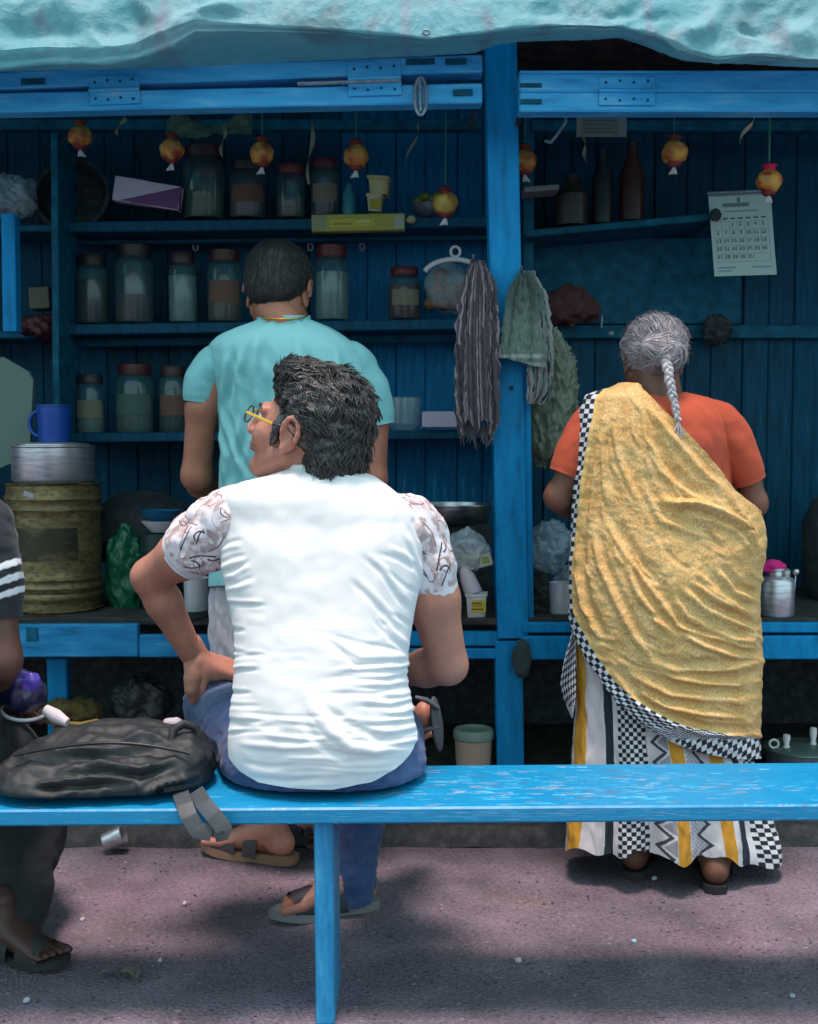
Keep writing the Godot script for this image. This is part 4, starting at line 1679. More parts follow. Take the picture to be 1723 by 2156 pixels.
	part("lid", mb, plain(rgb(92, 110, 108), 0.4, 0.4), root)
	for q in [[1656, 34, 3.46], [1712, 46, 3.48]]:
		mb = MB.new()
		var b: Vector3 = px(q[0], 1582, q[2])
		var hh: float = q[1] * s
		mb.lathe(Vector3(b.x, ty + 0.006, b.z), [[0.0, 0.0], [10 * s, 0.0], [5 * s, hh * 0.35], [8 * s, hh * 0.7], [7 * s, hh * 0.95], [0.0, hh]], 20)
		part("knob", mb, M.white_plastic, root)
	mb = MB.new()
	var hl := []
	for k in 9:
		var t := TAU * k / 8.0
		hl.append(px(1630 + 10 * cos(t), 1566 + 9 * sin(t), 3.47))
	mb.tube(hl, 0.004, 7)
	part("handle", mb, M.white_plastic, root)
	plastic_bag(300, 1478, 3.62, 60, 56, plain(rgb(52, 56, 56), 0.5), 149, "sack", "crumpled grey sack in the dark under the counter")
	plastic_bag(150, 1500, 3.5, 60, 26, cloth(rgb(88, 74, 34)), 150, "cloth_bundle", "dull yellow cloth heaped under the left of the counter", "cloth")
	# knotted grey rag on the rail by the post
	plastic_bag(1098, 1386, 3.36, 20, 42, cloth(rgb(52, 66, 68)), 151, "rag", "knotted dark grey rag hanging where the post meets the counter", "rag")


# ------------------------------------------------------------------ hanging things

func charm(u: float, v: float, z: float, top_v: float, r: float, kind: int, label: String):
	# a lime and chilli charm: string, beads, ball, tassel
	var c := px(u, v, z)
	var s := z / F
	var root := thing("hanging_charm", label, "charm", px(u, top_v, z), "charms hung along the front of the stall")
	var mb := MB.new()
	mb.tube([px(u + 1, top_v, z), px(u, v - r - 14, z)], 0.0022 if kind != 2 else 0.004, 6)
	part("string", mb, M.string_green, root)
	mb = MB.new()
	var blot := noise(int(u), 1.0, 3)
	var hue: Color = [lin(168, 108, 44), lin(158, 128, 58), lin(190, 112, 40)][kind]
	mb.grid(24, 16, true, func(a: float, b: float):
		var th := a * TAU
		var ph := lerpf(0.02, PI - 0.02, b)
		return c + Vector3(cos(th) * sin(ph), cos(ph) * 0.92, sin(th) * sin(ph)) * r * s,
		func(_a: float, _b: float, p: Vector3): return blot.get_noise_3dv(p * 26.0) * 0.006,
		func(_a: float, _b: float, p: Vector3): return hue.lerp(lin(132, 40, 34), clampf(blot.get_noise_3dv(p * 18.0) * 3.0, 0.0, 0.85)).lerp(lin(196, 168, 76), clampf(-blot.get_noise_3dv(p * 24.0) * 2.0, 0.0, 0.6)))
	part("ball", mb, plain(Color.WHITE, 0.55, 0.0, true), root)
	mb = MB.new()
	mb.lathe(c + Vector3(0, r * 0.72 * s, 0), [[0.0, 0.0], [r * 0.5 * s, 0.0], [r * 0.42 * s, 8 * s], [r * 0.6 * s, 13 * s], [r * 0.2 * s, 18 * s], [0.0, 18 * s]], 14)
	part("cap", mb, plain(rgb(104, 34, 32) if kind != 2 else rgb(196, 24, 70), 0.5), root)
	mb = MB.new()
	mb.lathe(c - Vector3(0, r * 1.15 * s, 0), [[0.0, 0.0], [r * 0.45 * s, 3 * s], [r * 0.62 * s, r * 0.5 * s], [0.0, r * 0.55 * s]], 14)
	part("base_cap", mb, plain(rgb(112, 34, 32), 0.5), root)
	mb = MB.new()
	for k in 5:
		var a := -0.8 + 0.4 * k + (0.5 if int(u) % 2 else -0.4)
		mb.tube([c - Vector3(0, r * 1.1 * s, 0), c - Vector3(0, (r * 1.1 + 8) * s, 0) + Vector3(sin(a) * 5 * s, 0, cos(a) * 0.004), c - Vector3(0, (r * 1.1 + 15) * s, 0) + Vector3(sin(a) * 12 * s, 0, cos(a) * 0.008)], [0.004, 0.0045, 0.002], 5)
	part("tassel", mb, plain(rgb(186, 178, 182), 0.8), root)


func calendar_image() -> Image:
	var img := Image.create(280, 350, false, Image.FORMAT_RGB8)
	img.fill(rgb(170, 190, 186))
	var ink := rgb(52, 78, 84)
	var font := ["111101101101111", "010110010010111", "111001111100111", "111001111001111", "101101111001001", "111100111001111", "111100111101111", "111001010010010", "111101111101111", "111101111001111"]
	var put := func(d: int, x: int, y: int, k: int):
		for q in 15:
			if font[d][q] == "1":
				img.fill_rect(Rect2i(x + (q % 3) * k, y + (q / 3) * k, k, k), ink)
	# heading with the month's number and its bars
	img.fill_rect(Rect2i(0, 0, 280, 14), rgb(120, 148, 148))
	img.fill_rect(Rect2i(60, 44, 120, 16), rgb(96, 122, 124))
	img.fill_rect(Rect2i(70, 76, 150, 4), rgb(96, 122, 124))
	put.call(8, 128, 22, 4)
	for k in 7:
		img.fill_rect(Rect2i(24 + k * 34, 104, 22, 7), rgb(70, 98, 104))
	for row in 6:
		img.fill_rect(Rect2i(16, 120 + row * 34, 248, 2), rgb(120, 146, 148))
	for k in 8:
		img.fill_rect(Rect2i(16 + k * 34 + (4 if k == 7 else 0), 120, 2, 172), rgb(120, 146, 148))
	for d in range(1, 32):
		var i := d + 1
		var x := 22 + (i % 7) * 34
		var y := 126 + (i / 7) * 34
		if d >= 10:
			put.call(d / 10, x, y, 3)
			put.call(d % 10, x + 12, y, 3)
		else:
			put.call(d, x + 6, y, 3)
	img.fill_rect(Rect2i(20, 312, 80, 6), rgb(110, 138, 140))
	img.fill_rect(Rect2i(170, 312, 90, 6), rgb(110, 138, 140))
	img.fill_rect(Rect2i(20, 326, 60, 5), rgb(110, 138, 140))
	return img


func build_hangings():
	var z := 3.36
	charm(169, 288, z + 0.2, 225, 24, 0, "leftmost orange charm under the left shutter")
	charm(362, 316, z + 0.2, 225, 25, 0, "orange charm over the wide green jar")
	charm(552, 324, z + 0.2, 222, 25, 0, "orange charm on a green string above the squat red-lidded jar")
	charm(750, 330, z + 0.2, 218, 26, 0, "orange charm above the stacked yellow tubs")
	charm(938, 430, z + 0.2, 215, 26, 1, "yellow charm hanging lowest on a long string left of the post")
	charm(1105, 340, z + 0.28, 232, 25, 0, "orange charm half hidden just right of the blue post")
	charm(1420, 322, z + 0.06, 232, 27, 0, "orange charm under the middle of the right shutter")
	charm(1620, 382, z + 0.04, 232, 27, 2, "bright red and orange charm hanging over the calendar")
	# strips of old paper and cloth tied to the rail
	for q in [[262, 240, 248, 284, 9, "torn cloth strip hanging right of the leftmost charm"], [655, 250, 652, 388, 8, "long pale cloth strip hanging left of the teal bottle"], [880, 262, 856, 350, 5, "thin twisted straw strip hanging under the hasp"], [1222, 280, 1240, 345, 6, "curled paper strip hanging below the pinned card"], [1590, 236, 1560, 302, 8, "twisted pale paper strip hanging left of the red charm"], [470, 262, 470, 330, 7, "short pale cloth strip hanging from the cobwebbed sheet"]]:
		var mb := MB.new()
		var zz: float = z + (0.3 if q[0] != 1590 else 0.02)
		mb.grid(4, 24, false, func(a: float, b: float):
			var w: float = q[4] * (0.5 + sin(b * PI) * 0.9)
			var ang: float = b * 5.0 + q[0]
			var c := px(lerpf(q[0], q[2], b) + 5.0 * sin(b * 6.0), lerpf(q[1], q[3], b), zz)
			return c + Vector3(cos(ang) * (a - 0.5) * w * zz / F, 0, sin(ang) * (a - 0.5) * w * zz / F), null, null, null)
		single("hanging_strip", mb, cloth(rgb(176, 164, 140) if q[0] == 1590 else rgb(120, 116, 96), 0.9), q[5], "strip")
	# sagging plastic sheet under the roof, behind the left shutter
	var mb := MB.new()
	var wn := noise(161, 1.0, 3)
	mb.grid(50, 16, false, func(a: float, b: float):
		var u := lerpf(350, 530, a)
		return px(u, lerpf(252, 290 - 14 * absf(a - 0.4), b) - 10 * sin(a * 9.0) * (1 - b), z + 0.34 + 0.10 * (1.0 - b)),
		func(_a: float, _b: float, p: Vector3): return wave(p, wn, 12.0) * 0.02)
	single("plastic_sheet", mb, plain(rgb(112, 106, 96), 0.6), "sagging dusty plastic sheet under the roof behind the left shutter", "sheet")
	# card pinned under the right shutter, calendar lower down
	mb = MB.new()
	var a0 := px(1267, 262, z + 0.3)
	mb.box(a0, Vector3(104 * (z + 0.3) / F, 50 * (z + 0.3) / F, 0.004), Basis(Vector3.RIGHT, 0.1), 0.0005)
	var ci := Image.create(128, 64, false, Image.FORMAT_RGB8)
	ci.fill(rgb(112, 112, 112))
	ci.fill_rect(Rect2i(12, 6, 96, 44), rgb(96, 98, 100))
	for k in 4:
		ci.fill_rect(Rect2i(20, 10 + k * 10, 80 - 9 * (k % 3), 3), rgb(72, 76, 80))
	single("card", mb, image_mat(ci, 0.8), "grey printed card pinned under the right shutter", "card")
	var cz := 3.95
	var root := thing("calendar", "pale wall calendar with a grid of dates on the right wall", "calendar", px(1563, 580, cz))
	mb = MB.new()
	var wn2 := noise(162, 1.0, 2)
	mb.grid(24, 30, false, func(a: float, b: float):
		return px(lerpf(1491 + 14 * b, 1622 + 14 * b, a), lerpf(408 - 6 * a, 582 - 4 * a, b), cz - 0.012 * sin(b * 2.6) - 0.008 * a * b),
		func(_a: float, _b: float, p: Vector3): return wave(p, wn2, 9.0) * 0.004, null, func(a: float, b: float): return Vector2(a, b))
	part("page", mb, image_mat(calendar_image(), 0.85), root)
	mb = MB.new()
	mb.tube([px(1488, 407, cz - 0.005), px(1624, 401, cz - 0.005)], 0.006, 8)
	part("binding", mb, M.zinc, root)
	mb = MB.new()
	mb.blob(px(1506, 452, cz - 0.03), Vector3(0.02, 0.022, 0.012), 0.01, 30, noise(163, 1.0), 14, 10)
	single("clip", mb, M.soot, "dark clothes peg on the shelf end beside the calendar", "peg")
	build_towels()


func towel(called: String, label: String, rings: Array, pleats: float, tones: Callable, sd: int, parent: Node = null, hem = null):
	var wn := noise(sd, 1.0, 3)
	var mb := MB.new()
	var opt := {
		"disp": func(th: float, vy: float, x: float):
			var k: float = (vy - rings[0][0]) / (rings[-1][0] - rings[0][0])
			return (sin(th * pleats + sin(vy * 0.012) * 0.9) * 0.009 + sin(th * pleats * 2.3 + 1.0) * 0.004) * smoothstep(0.0, 0.2, k) + wn.get_noise_2d(th * 6.0, vy * 0.03) * 0.010,
		"col": tones}
	if hem != null:
		opt["hem"] = hem
	loft(mb, rings, 150, 90, opt)
	if parent:
		part(called, mb, cloth(Color.WHITE, 0.95), parent)
	else:
		single(called, mb, cloth(Color.WHITE, 0.95), label, "towel")


func build_towels():
	var z := 3.36
	towel("towel", "long dark mauve striped towel hanging left of the blue post", [[548, 994, 1016, z, 0.018], [575, 984, 1030, z, 0.026], [620, 974, 1038, z, 0.032], [700, 966, 1042, z - 0.01, 0.038], [800, 964, 1046, z - 0.01, 0.040], [870, 966, 1048, z - 0.01, 0.038], [900, 972, 1046, z - 0.01, 0.036]], 7.0,
		func(th: float, vy: float, x: float):
			var k := fposmod(th * 5.6 + sin(vy * 0.01) * 0.1, 1.0)
			var c := lin(84, 74, 80)
			if k < 0.22:
				c = lin(42, 40, 44)
			elif k > 0.72 and k < 0.86:
				c = lin(170, 146, 162)
			elif k > 0.5 and k < 0.56:
				c = lin(120, 104, 112)
			return c, 171, null, func(x: float, s: float): return 900.0 + 16.0 * sin(x * 0.19))
	# its loose fringe
	var mb := MB.new()
	var r := RandomNumberGenerator.new()
	r.seed = 8
	for k in 46:
		var u := r.randf_range(968, 1046)
		var v := r.randf_range(885, 905)
		var l := r.randf_range(14, 48)
		mb.tint = lin(84, 78, 82) * r.randf_range(0.6, 1.4)
		mb.tube([px(u, v, z - 0.02), px(u + r.randf_range(-6, 6), v + l * 0.5, z - 0.02), px(u + r.randf_range(-12, 8), v + l, z - 0.02)], [0.003, 0.0025, 0.001], 5)
	var tw := get_node("towel")
	var fr := part("fringe", mb, cloth(Color.WHITE, 0.95), tw)
	fr.set_meta("kind", "stuff")
	# right of the post: a grey green cloth folded over a nail, with a narrow striped one
	towel("towel", "grey green folded cloth hanging on the front of the blue post", [[575, 1092, 1116, z - 0.02, 0.016], [610, 1080, 1132, z - 0.02, 0.024], [690, 1066, 1140, z - 0.02, 0.030], [760, 1060, 1142, z - 0.02, 0.032], [774, 1062, 1142, z - 0.02, 0.030]], 4.0,
		func(th: float, vy: float, x: float):
			var c := lin(104, 120, 112).lerp(lin(74, 88, 84), smoothstep(700.0, 600.0, vy))
			if vy > 746 and vy < 754:
				c = lin(150, 158, 156)
			if vy > 762:
				c = lin(140, 146, 146)
			return c, 172, null, func(x: float, s: float): return 752.0 + (x - 1060.0) * 0.28)
	towel("towel", "narrow grey towel with black stripes beside the folded green cloth", [[570, 1104, 1124, z + 0.0, 0.016], [620, 1108, 1142, z + 0.0, 0.024], [700, 1116, 1154, z + 0.0, 0.028], [780, 1120, 1158, z + 0.0, 0.028], [830, 1118, 1150, z + 0.0, 0.022], [850, 1116, 1134, z + 0.0, 0.014]], 5.0,
		func(th: float, vy: float, x: float):
			var k := fposmod(th * 3.2, 1.0)
			var c := lin(132, 142, 142)
			if k < 0.2:
				c = lin(34, 36, 40)
			elif k > 0.45 and k < 0.58:
				c = lin(150, 118, 122)
			elif k > 0.7 and k < 0.76:
				c = lin(40, 42, 46)
			return c, 173)
	mb = MB.new()
	for q in [[996, 548], [1098, 572]]:
		mb = MB.new()
		mb.tube([px(q[0], q[1] - 4, FRONT), px(q[0], q[1], z - 0.03), px(q[0], q[1] - 12, z - 0.04)], 0.004, 6)
		single("nail", mb, M.zinc, "bent nail holding the long mauve towel" if q[0] == 996 else "bent nail holding the grey green cloth", "nail")
	# the long sack of cups behind them
	var wn := noise(174, 1.0, 4, FastNoiseLite.TYPE_SIMPLEX_SMOOTH, true)
	mb = MB.new()
	loft(mb, [[690, 1136, 1166, 3.6, 0.02], [740, 1130, 1200, 3.6, 0.05], [820, 1120, 1212, 3.6, 0.07], [900, 1114, 1206, 3.6, 0.075], [955, 1118, 1192, 3.6, 0.06], [982, 1140, 1170, 3.6, 0.02]], 70, 60, {
		"disp": func(th: float, vy: float, _x: float): return (wn.get_noise_3d(cos(th) * 2.0, vy * 0.016, sin(th) * 2.0) - 0.3) * 0.026})
	single("hanging_sack", mb, glass(rgb(118, 128, 108), 0.86, 0.4), "cloudy greenish plastic sack hanging behind the striped towel", "sack")


# ------------------------------------------------------------------ people

func wave(p: Vector3, n: FastNoiseLite, f: float) -> float:
	return n.get_noise_3d(p.x * f, p.y * f, p.z * f)


# a head in its own axes: x to the person's left, y up, z forward
func head_field(at: Vector3, b: Basis, s: float, cell: float) -> Field:
	var r := 0.19 * s
	var f := Field.new(at - Vector3(r, r * 1.15, r), at + Vector3(r, r, r), cell)
	var g := func(x: float, y: float, z: float) -> Vector3: return at + b * (Vector3(x, y, z) * s)
	f.ell(g.call(0, 0.03, -0.015), Vector3(0.074, 0.086, 0.094) * s, b, 0.02)
	f.ell(g.call(0, -0.028, 0.034), Vector3(0.06, 0.078, 0.062) * s, b, 0.02)
	f.cone(g.call(0, -0.075, 0.022), g.call(0, -0.100, 0.066), 0.044 * s, 0.022 * s, 0.02)
	for e in [-1.0, 1.0]:
		f.cone(g.call(e * 0.054, -0.05, 0.0), g.call(e * 0.018, -0.098, 0.062), 0.020 * s, 0.018 * s, 0.02)
		f.ell(g.call(e * 0.038, -0.03, 0.064), Vector3(0.027, 0.024, 0.022) * s, b, 0.02)
		f.cone(g.call(e * 0.012, 0.022, 0.090), g.call(e * 0.042, 0.018, 0.076), 0.0095 * s, 0.010 * s, 0.012)
		f.ell(g.call(e * 0.031, 0.001, 0.088), Vector3(0.015, 0.009, 0.010) * s, b, 0.008, true)
		f.ell(g.call(e * 0.013, -0.036, 0.104), Vector3(0.009, 0.008, 0.010) * s, b, 0.008)
	f.cone(g.call(0, 0.012, 0.092), g.call(0, -0.033, 0.113), 0.0085 * s, 0.012 * s, 0.012)
	f.ell(g.call(0, -0.058, 0.094), Vector3(0.024, 0.006, 0.011) * s, b, 0.006)
	f.ell(g.call(0, -0.069, 0.092), Vector3(0.021, 0.007, 0.011) * s, b, 0.006)
	f.ell(g.call(0, -0.100, 0.074), Vector3(0.020, 0.016, 0.014) * s, b, 0.015)
	for e in [-1.0, 1.0]:
		# the ear: a rim, a shallow bowl and a lobe
		f.ell(g.call(e * 0.077, -0.008, -0.012), Vector3(0.008, 0.030, 0.018) * s, b * Basis(Vector3.UP, e * 0.35), 0.008)
		var rim := []
		for k in 9:
			var t := -0.6 + k * 0.52
			rim.append(g.call(e * (0.083 + 0.006 * sin(t * 0.5)), 0.003 + 0.030 * sin(t), -0.014 - 0.019 * cos(t) * -1.0))
		for k in 8:
			f.cone(rim[k], rim[k + 1], 0.0052 * s, 0.0052 * s, 0.004)
		f.ell(g.call(e * 0.080, -0.034, -0.006), Vector3(0.006, 0.010, 0.009) * s, b, 0.006)
		f.ell(g.call(e * 0.086, -0.006, -0.006), Vector3(0.006, 0.016, 0.008) * s, b, 0.005, true)
	return f


# a hand: at the wrist, x towards the thumb, y along the fingers, z out of the back of the hand
func hand(f: Field, w: Vector3, b: Basis, curl: float, s := 1.0, thumb := Vector3(0.75, 0.6, -0.35)):
	var g := func(x: float, y: float, z: float) -> Vector3: return w + b * (Vector3(x, y, z) * s)
	for e in [[-0.030, 0.085], [-0.010, 0.092], [0.011, 0.094], [0.030, 0.090]]:
		f.cone(g.call(e[0] * 0.6, 0.004, 0), g.call(e[0], e[1], 0.003), 0.018 * s, 0.0125 * s, 0.014)
	f.ell(g.call(0.026, 0.035, -0.012), Vector3(0.016, 0.028, 0.014) * s, b, 0.012)
	var lens := [0.058, 0.074, 0.080, 0.072]
	for k in 4:
		var x: float = [-0.030, -0.010, 0.011, 0.031][k]
		var p: Vector3 = g.call(x, [0.085, 0.092, 0.094, 0.090][k], 0.003)
		var a := curl * 0.5
		var side := (x) * 1.6
		var r: float = [0.0078, 0.0088, 0.0092, 0.0088][k] * s
		for q in 3:
			var l: float = lens[k] * [0.46, 0.31, 0.23][q] * s
			var d := b * Vector3(side, cos(a), -sin(a)).normalized()
			f.cone(p, p + d * l, r, r * 0.9, 0.006)
			p += d * l
			r *= 0.92
			a += curl * [0.9, 0.7, 0.5][q]
	var t: Vector3 = g.call(0.026, 0.022, -0.008)
	var dd := (b * thumb).normalized()
	var d2 := (b * (thumb + Vector3(-0.25, 0.45, -0.1))).normalized()
	f.cone(t, t + dd * 0.042 * s, 0.0145 * s, 0.0115 * s, 0.01)
	f.cone(t + dd * 0.042 * s, t + dd * 0.042 * s + d2 * 0.028 * s, 0.0112 * s, 0.0100 * s, 0.006)
	f.cone(t + dd * 0.042 * s + d2 * 0.028 * s, t + dd * 0.04 * s + d2 * 0.054 * s, 0.0100 * s, 0.0080 * s, 0.006)


# a foot: at the ankle, pointing along dir on the ground
func foot(f: Field, ankle: Vector3, heel_drop: float, dir: Vector3, s := 1.0, toes := true):
	var up := Vector3.UP
	var side := dir.cross(up).normalized()
	var heel := ankle - dir * 0.035 * s - up * (heel_drop - 0.028 * s)
	var ball := ankle + dir * 0.125 * s - up * (heel_drop - 0.018 * s)
	f.cone(ankle, heel, 0.036 * s, 0.030 * s, 0.03)
	f.cone(ankle, ball, 0.034 * s, 0.020 * s, 0.03)
	f.cone(heel, ball, 0.030 * s, 0.022 * s, 0.02)
	for e in [-1.0, 1.0]:
		f.cone(ankle + side * e * 0.012 * s, ball + side * e * 0.024 * s, 0.026 * s, 0.018 * s, 0.02)
		f.ell(ankle + side * e * 0.031 * s - up * 0.004, Vector3(0.013, 0.014, 0.015) * s, Basis.IDENTITY, 0.012)
	if toes:
		for k in 5:
			var x := (-0.036 + 0.018 * k) * s
			var l := (0.062 - 0.008 * k) * s
			var p := ball + side * x + dir * 0.008
			f.cone(p, p + dir * l * 0.8 - up * 0.004, (0.0125 if k == 0 else 0.0095) * s, (0.011 if k == 0 else 0.0085) * s, 0.006)


func sandal(root: Node, ankle: Vector3, heel_drop: float, dir: Vector3, s: float, sole: Material, strap: Material, called := "sandal", thick := 0.022):
	# a shaped sole with a strap over the instep and one round the heel
	var up := Vector3.UP
	var side := dir.cross(up).normalized()
	var base := ankle - up * heel_drop
	var out := [[-0.078, 0.0], [-0.070, 0.026], [-0.03, 0.034], [0.04, 0.031], [0.10, 0.043], [0.15, 0.046], [0.185, 0.036], [0.205, 0.012], [0.208, 0.0]]
	var ps := []
	for q in out:
		ps.append(Vector2(q[0], q[1]))
	for k in range(out.size() - 2, 0, -1):
		ps.append(Vector2(out[k][0], -out[k][1]))
	var mb := MB.new()
	var cnt := ps.size()
	for lv in 4:
		var y: float = [-thick, -thick * 0.85, -0.003, 0.0][lv]
		var g: float = [0.94, 1.0, 1.02, 0.96][lv]
		for k in cnt + 1:
			var q: Vector2 = ps[k % cnt]
			var lift: float = 0.010 * smoothstep(0.11, 0.2, q.x)
			mb.vert(base + (dir * q.x * g + side * q.y * g) * s + up * (y + lift), (dir * (q.x - 0.06) + side * q.y * 3.0).normalized(), Vector2(k, lv))
	for lv in 3:
		for k in cnt:
			var q := lv * (cnt + 1) + k
			mb.tri_i(q, q + 1, q + cnt + 1)
			mb.tri_i(q + 1, q + cnt + 2, q + cnt + 1)
	for lv in [0, 3]:
		var nn := up * (1.0 if lv == 3 else -1.0)
		var c0 := mb.vert(base + dir * 0.06 * s + up * (0.0 if lv == 3 else -thick), nn)
		var st := mb.v.size()
		for k in cnt + 1:
			mb.vert(mb.v[lv * (cnt + 1) + k], nn)
		for k in cnt:
			mb.tri_i(c0, st + k, st + k + 1)
	var o := part(called, mb, sole, root)
	mb = MB.new()
	for q in [[0.085, 0.155, 0.060, 0.040], [0.02, 0.06, 0.078, 0.044]]:
		mb.grid(20, 6, false, func(a: float, b: float):
			var th: float = lerpf(-0.15, PI + 0.15, a)
			var x: float = lerpf(q[0], q[1], b)
			var hgt: float = q[2] * (1.0 - 0.25 * b)
			return base + (dir * x + side * cos(th) * (q[3] + 0.004) + up * maxf(sin(th), -0.1) * hgt) * s)
	part("strap", mb, strap, o)


# hair: a cap drawn from bones, with locks that follow its surface
func hair_locks(mb: MB, cap: MB, count: int, keep: Callable, flow: Callable, length: float, width: float, sd: int, curl := 0.5, lift := 0.5, tones := [Color.WHITE], sides := 5):
	var r := RandomNumberGenerator.new()
	r.seed = sd
	var made := 0
	var phase := noise(sd + 1, 1.0, 2)
	var tries := 0
	while made < count and tries < count * 30:
		tries += 1
		var i := r.randi_range(0, cap.v.size() - 1)
		var p := cap.v[i]
		var n := cap.n[i]
		if not keep.call(p, n):
			continue
		made += 1
		var l := length * r.randf_range(0.6, 1.35)
		var ph := r.randf() * TAU
		var ps := []
		var rs := []
		var steps := 7
		var q := p + n * width * 0.2
		var d: Vector3 = flow.call(p, n)
		var side := n.cross(d).normalized()
		mb.tint = tones[r.randi_range(0, tones.size() - 1)]
		var up := lift * r.randf_range(0.3, 1.2)
		ph = phase.get_noise_3dv(p * 9.0) * 9.0 + r.randf_range(-0.35, 0.35)
		for k in steps:
			var f := float(k) / (steps - 1)
			ps.append(q)
			rs.append(width * r.randf_range(0.9, 1.1) * (sin(PI * clampf(f * 0.8 + 0.18, 0.0, 1.0)) * 0.9 + 0.08))
			var bend := up * (1.0 - f) - f * l / 0.085 * 0.72
			var step := (d + n * bend + side * (sin(ph + f * 5.5) * curl)).normalized()
			q += step * l / steps
		mb.tube(ps, rs, sides, 0.6, n)
	mb.tint = Color.WHITE


func skin_tone(base: Color, n: FastNoiseLite, p: Vector3) -> Color:
	var f := 1.0 + 0.13 * wave(p, n, 9.0) + 0.10 * wave(p, n, 40.0) + 0.08 * wave(p, n, 110.0)
	return Color(base.r * f, base.g * f * (1.0 - 0.03 * wave(p, n, 5.0)), base.b * f)


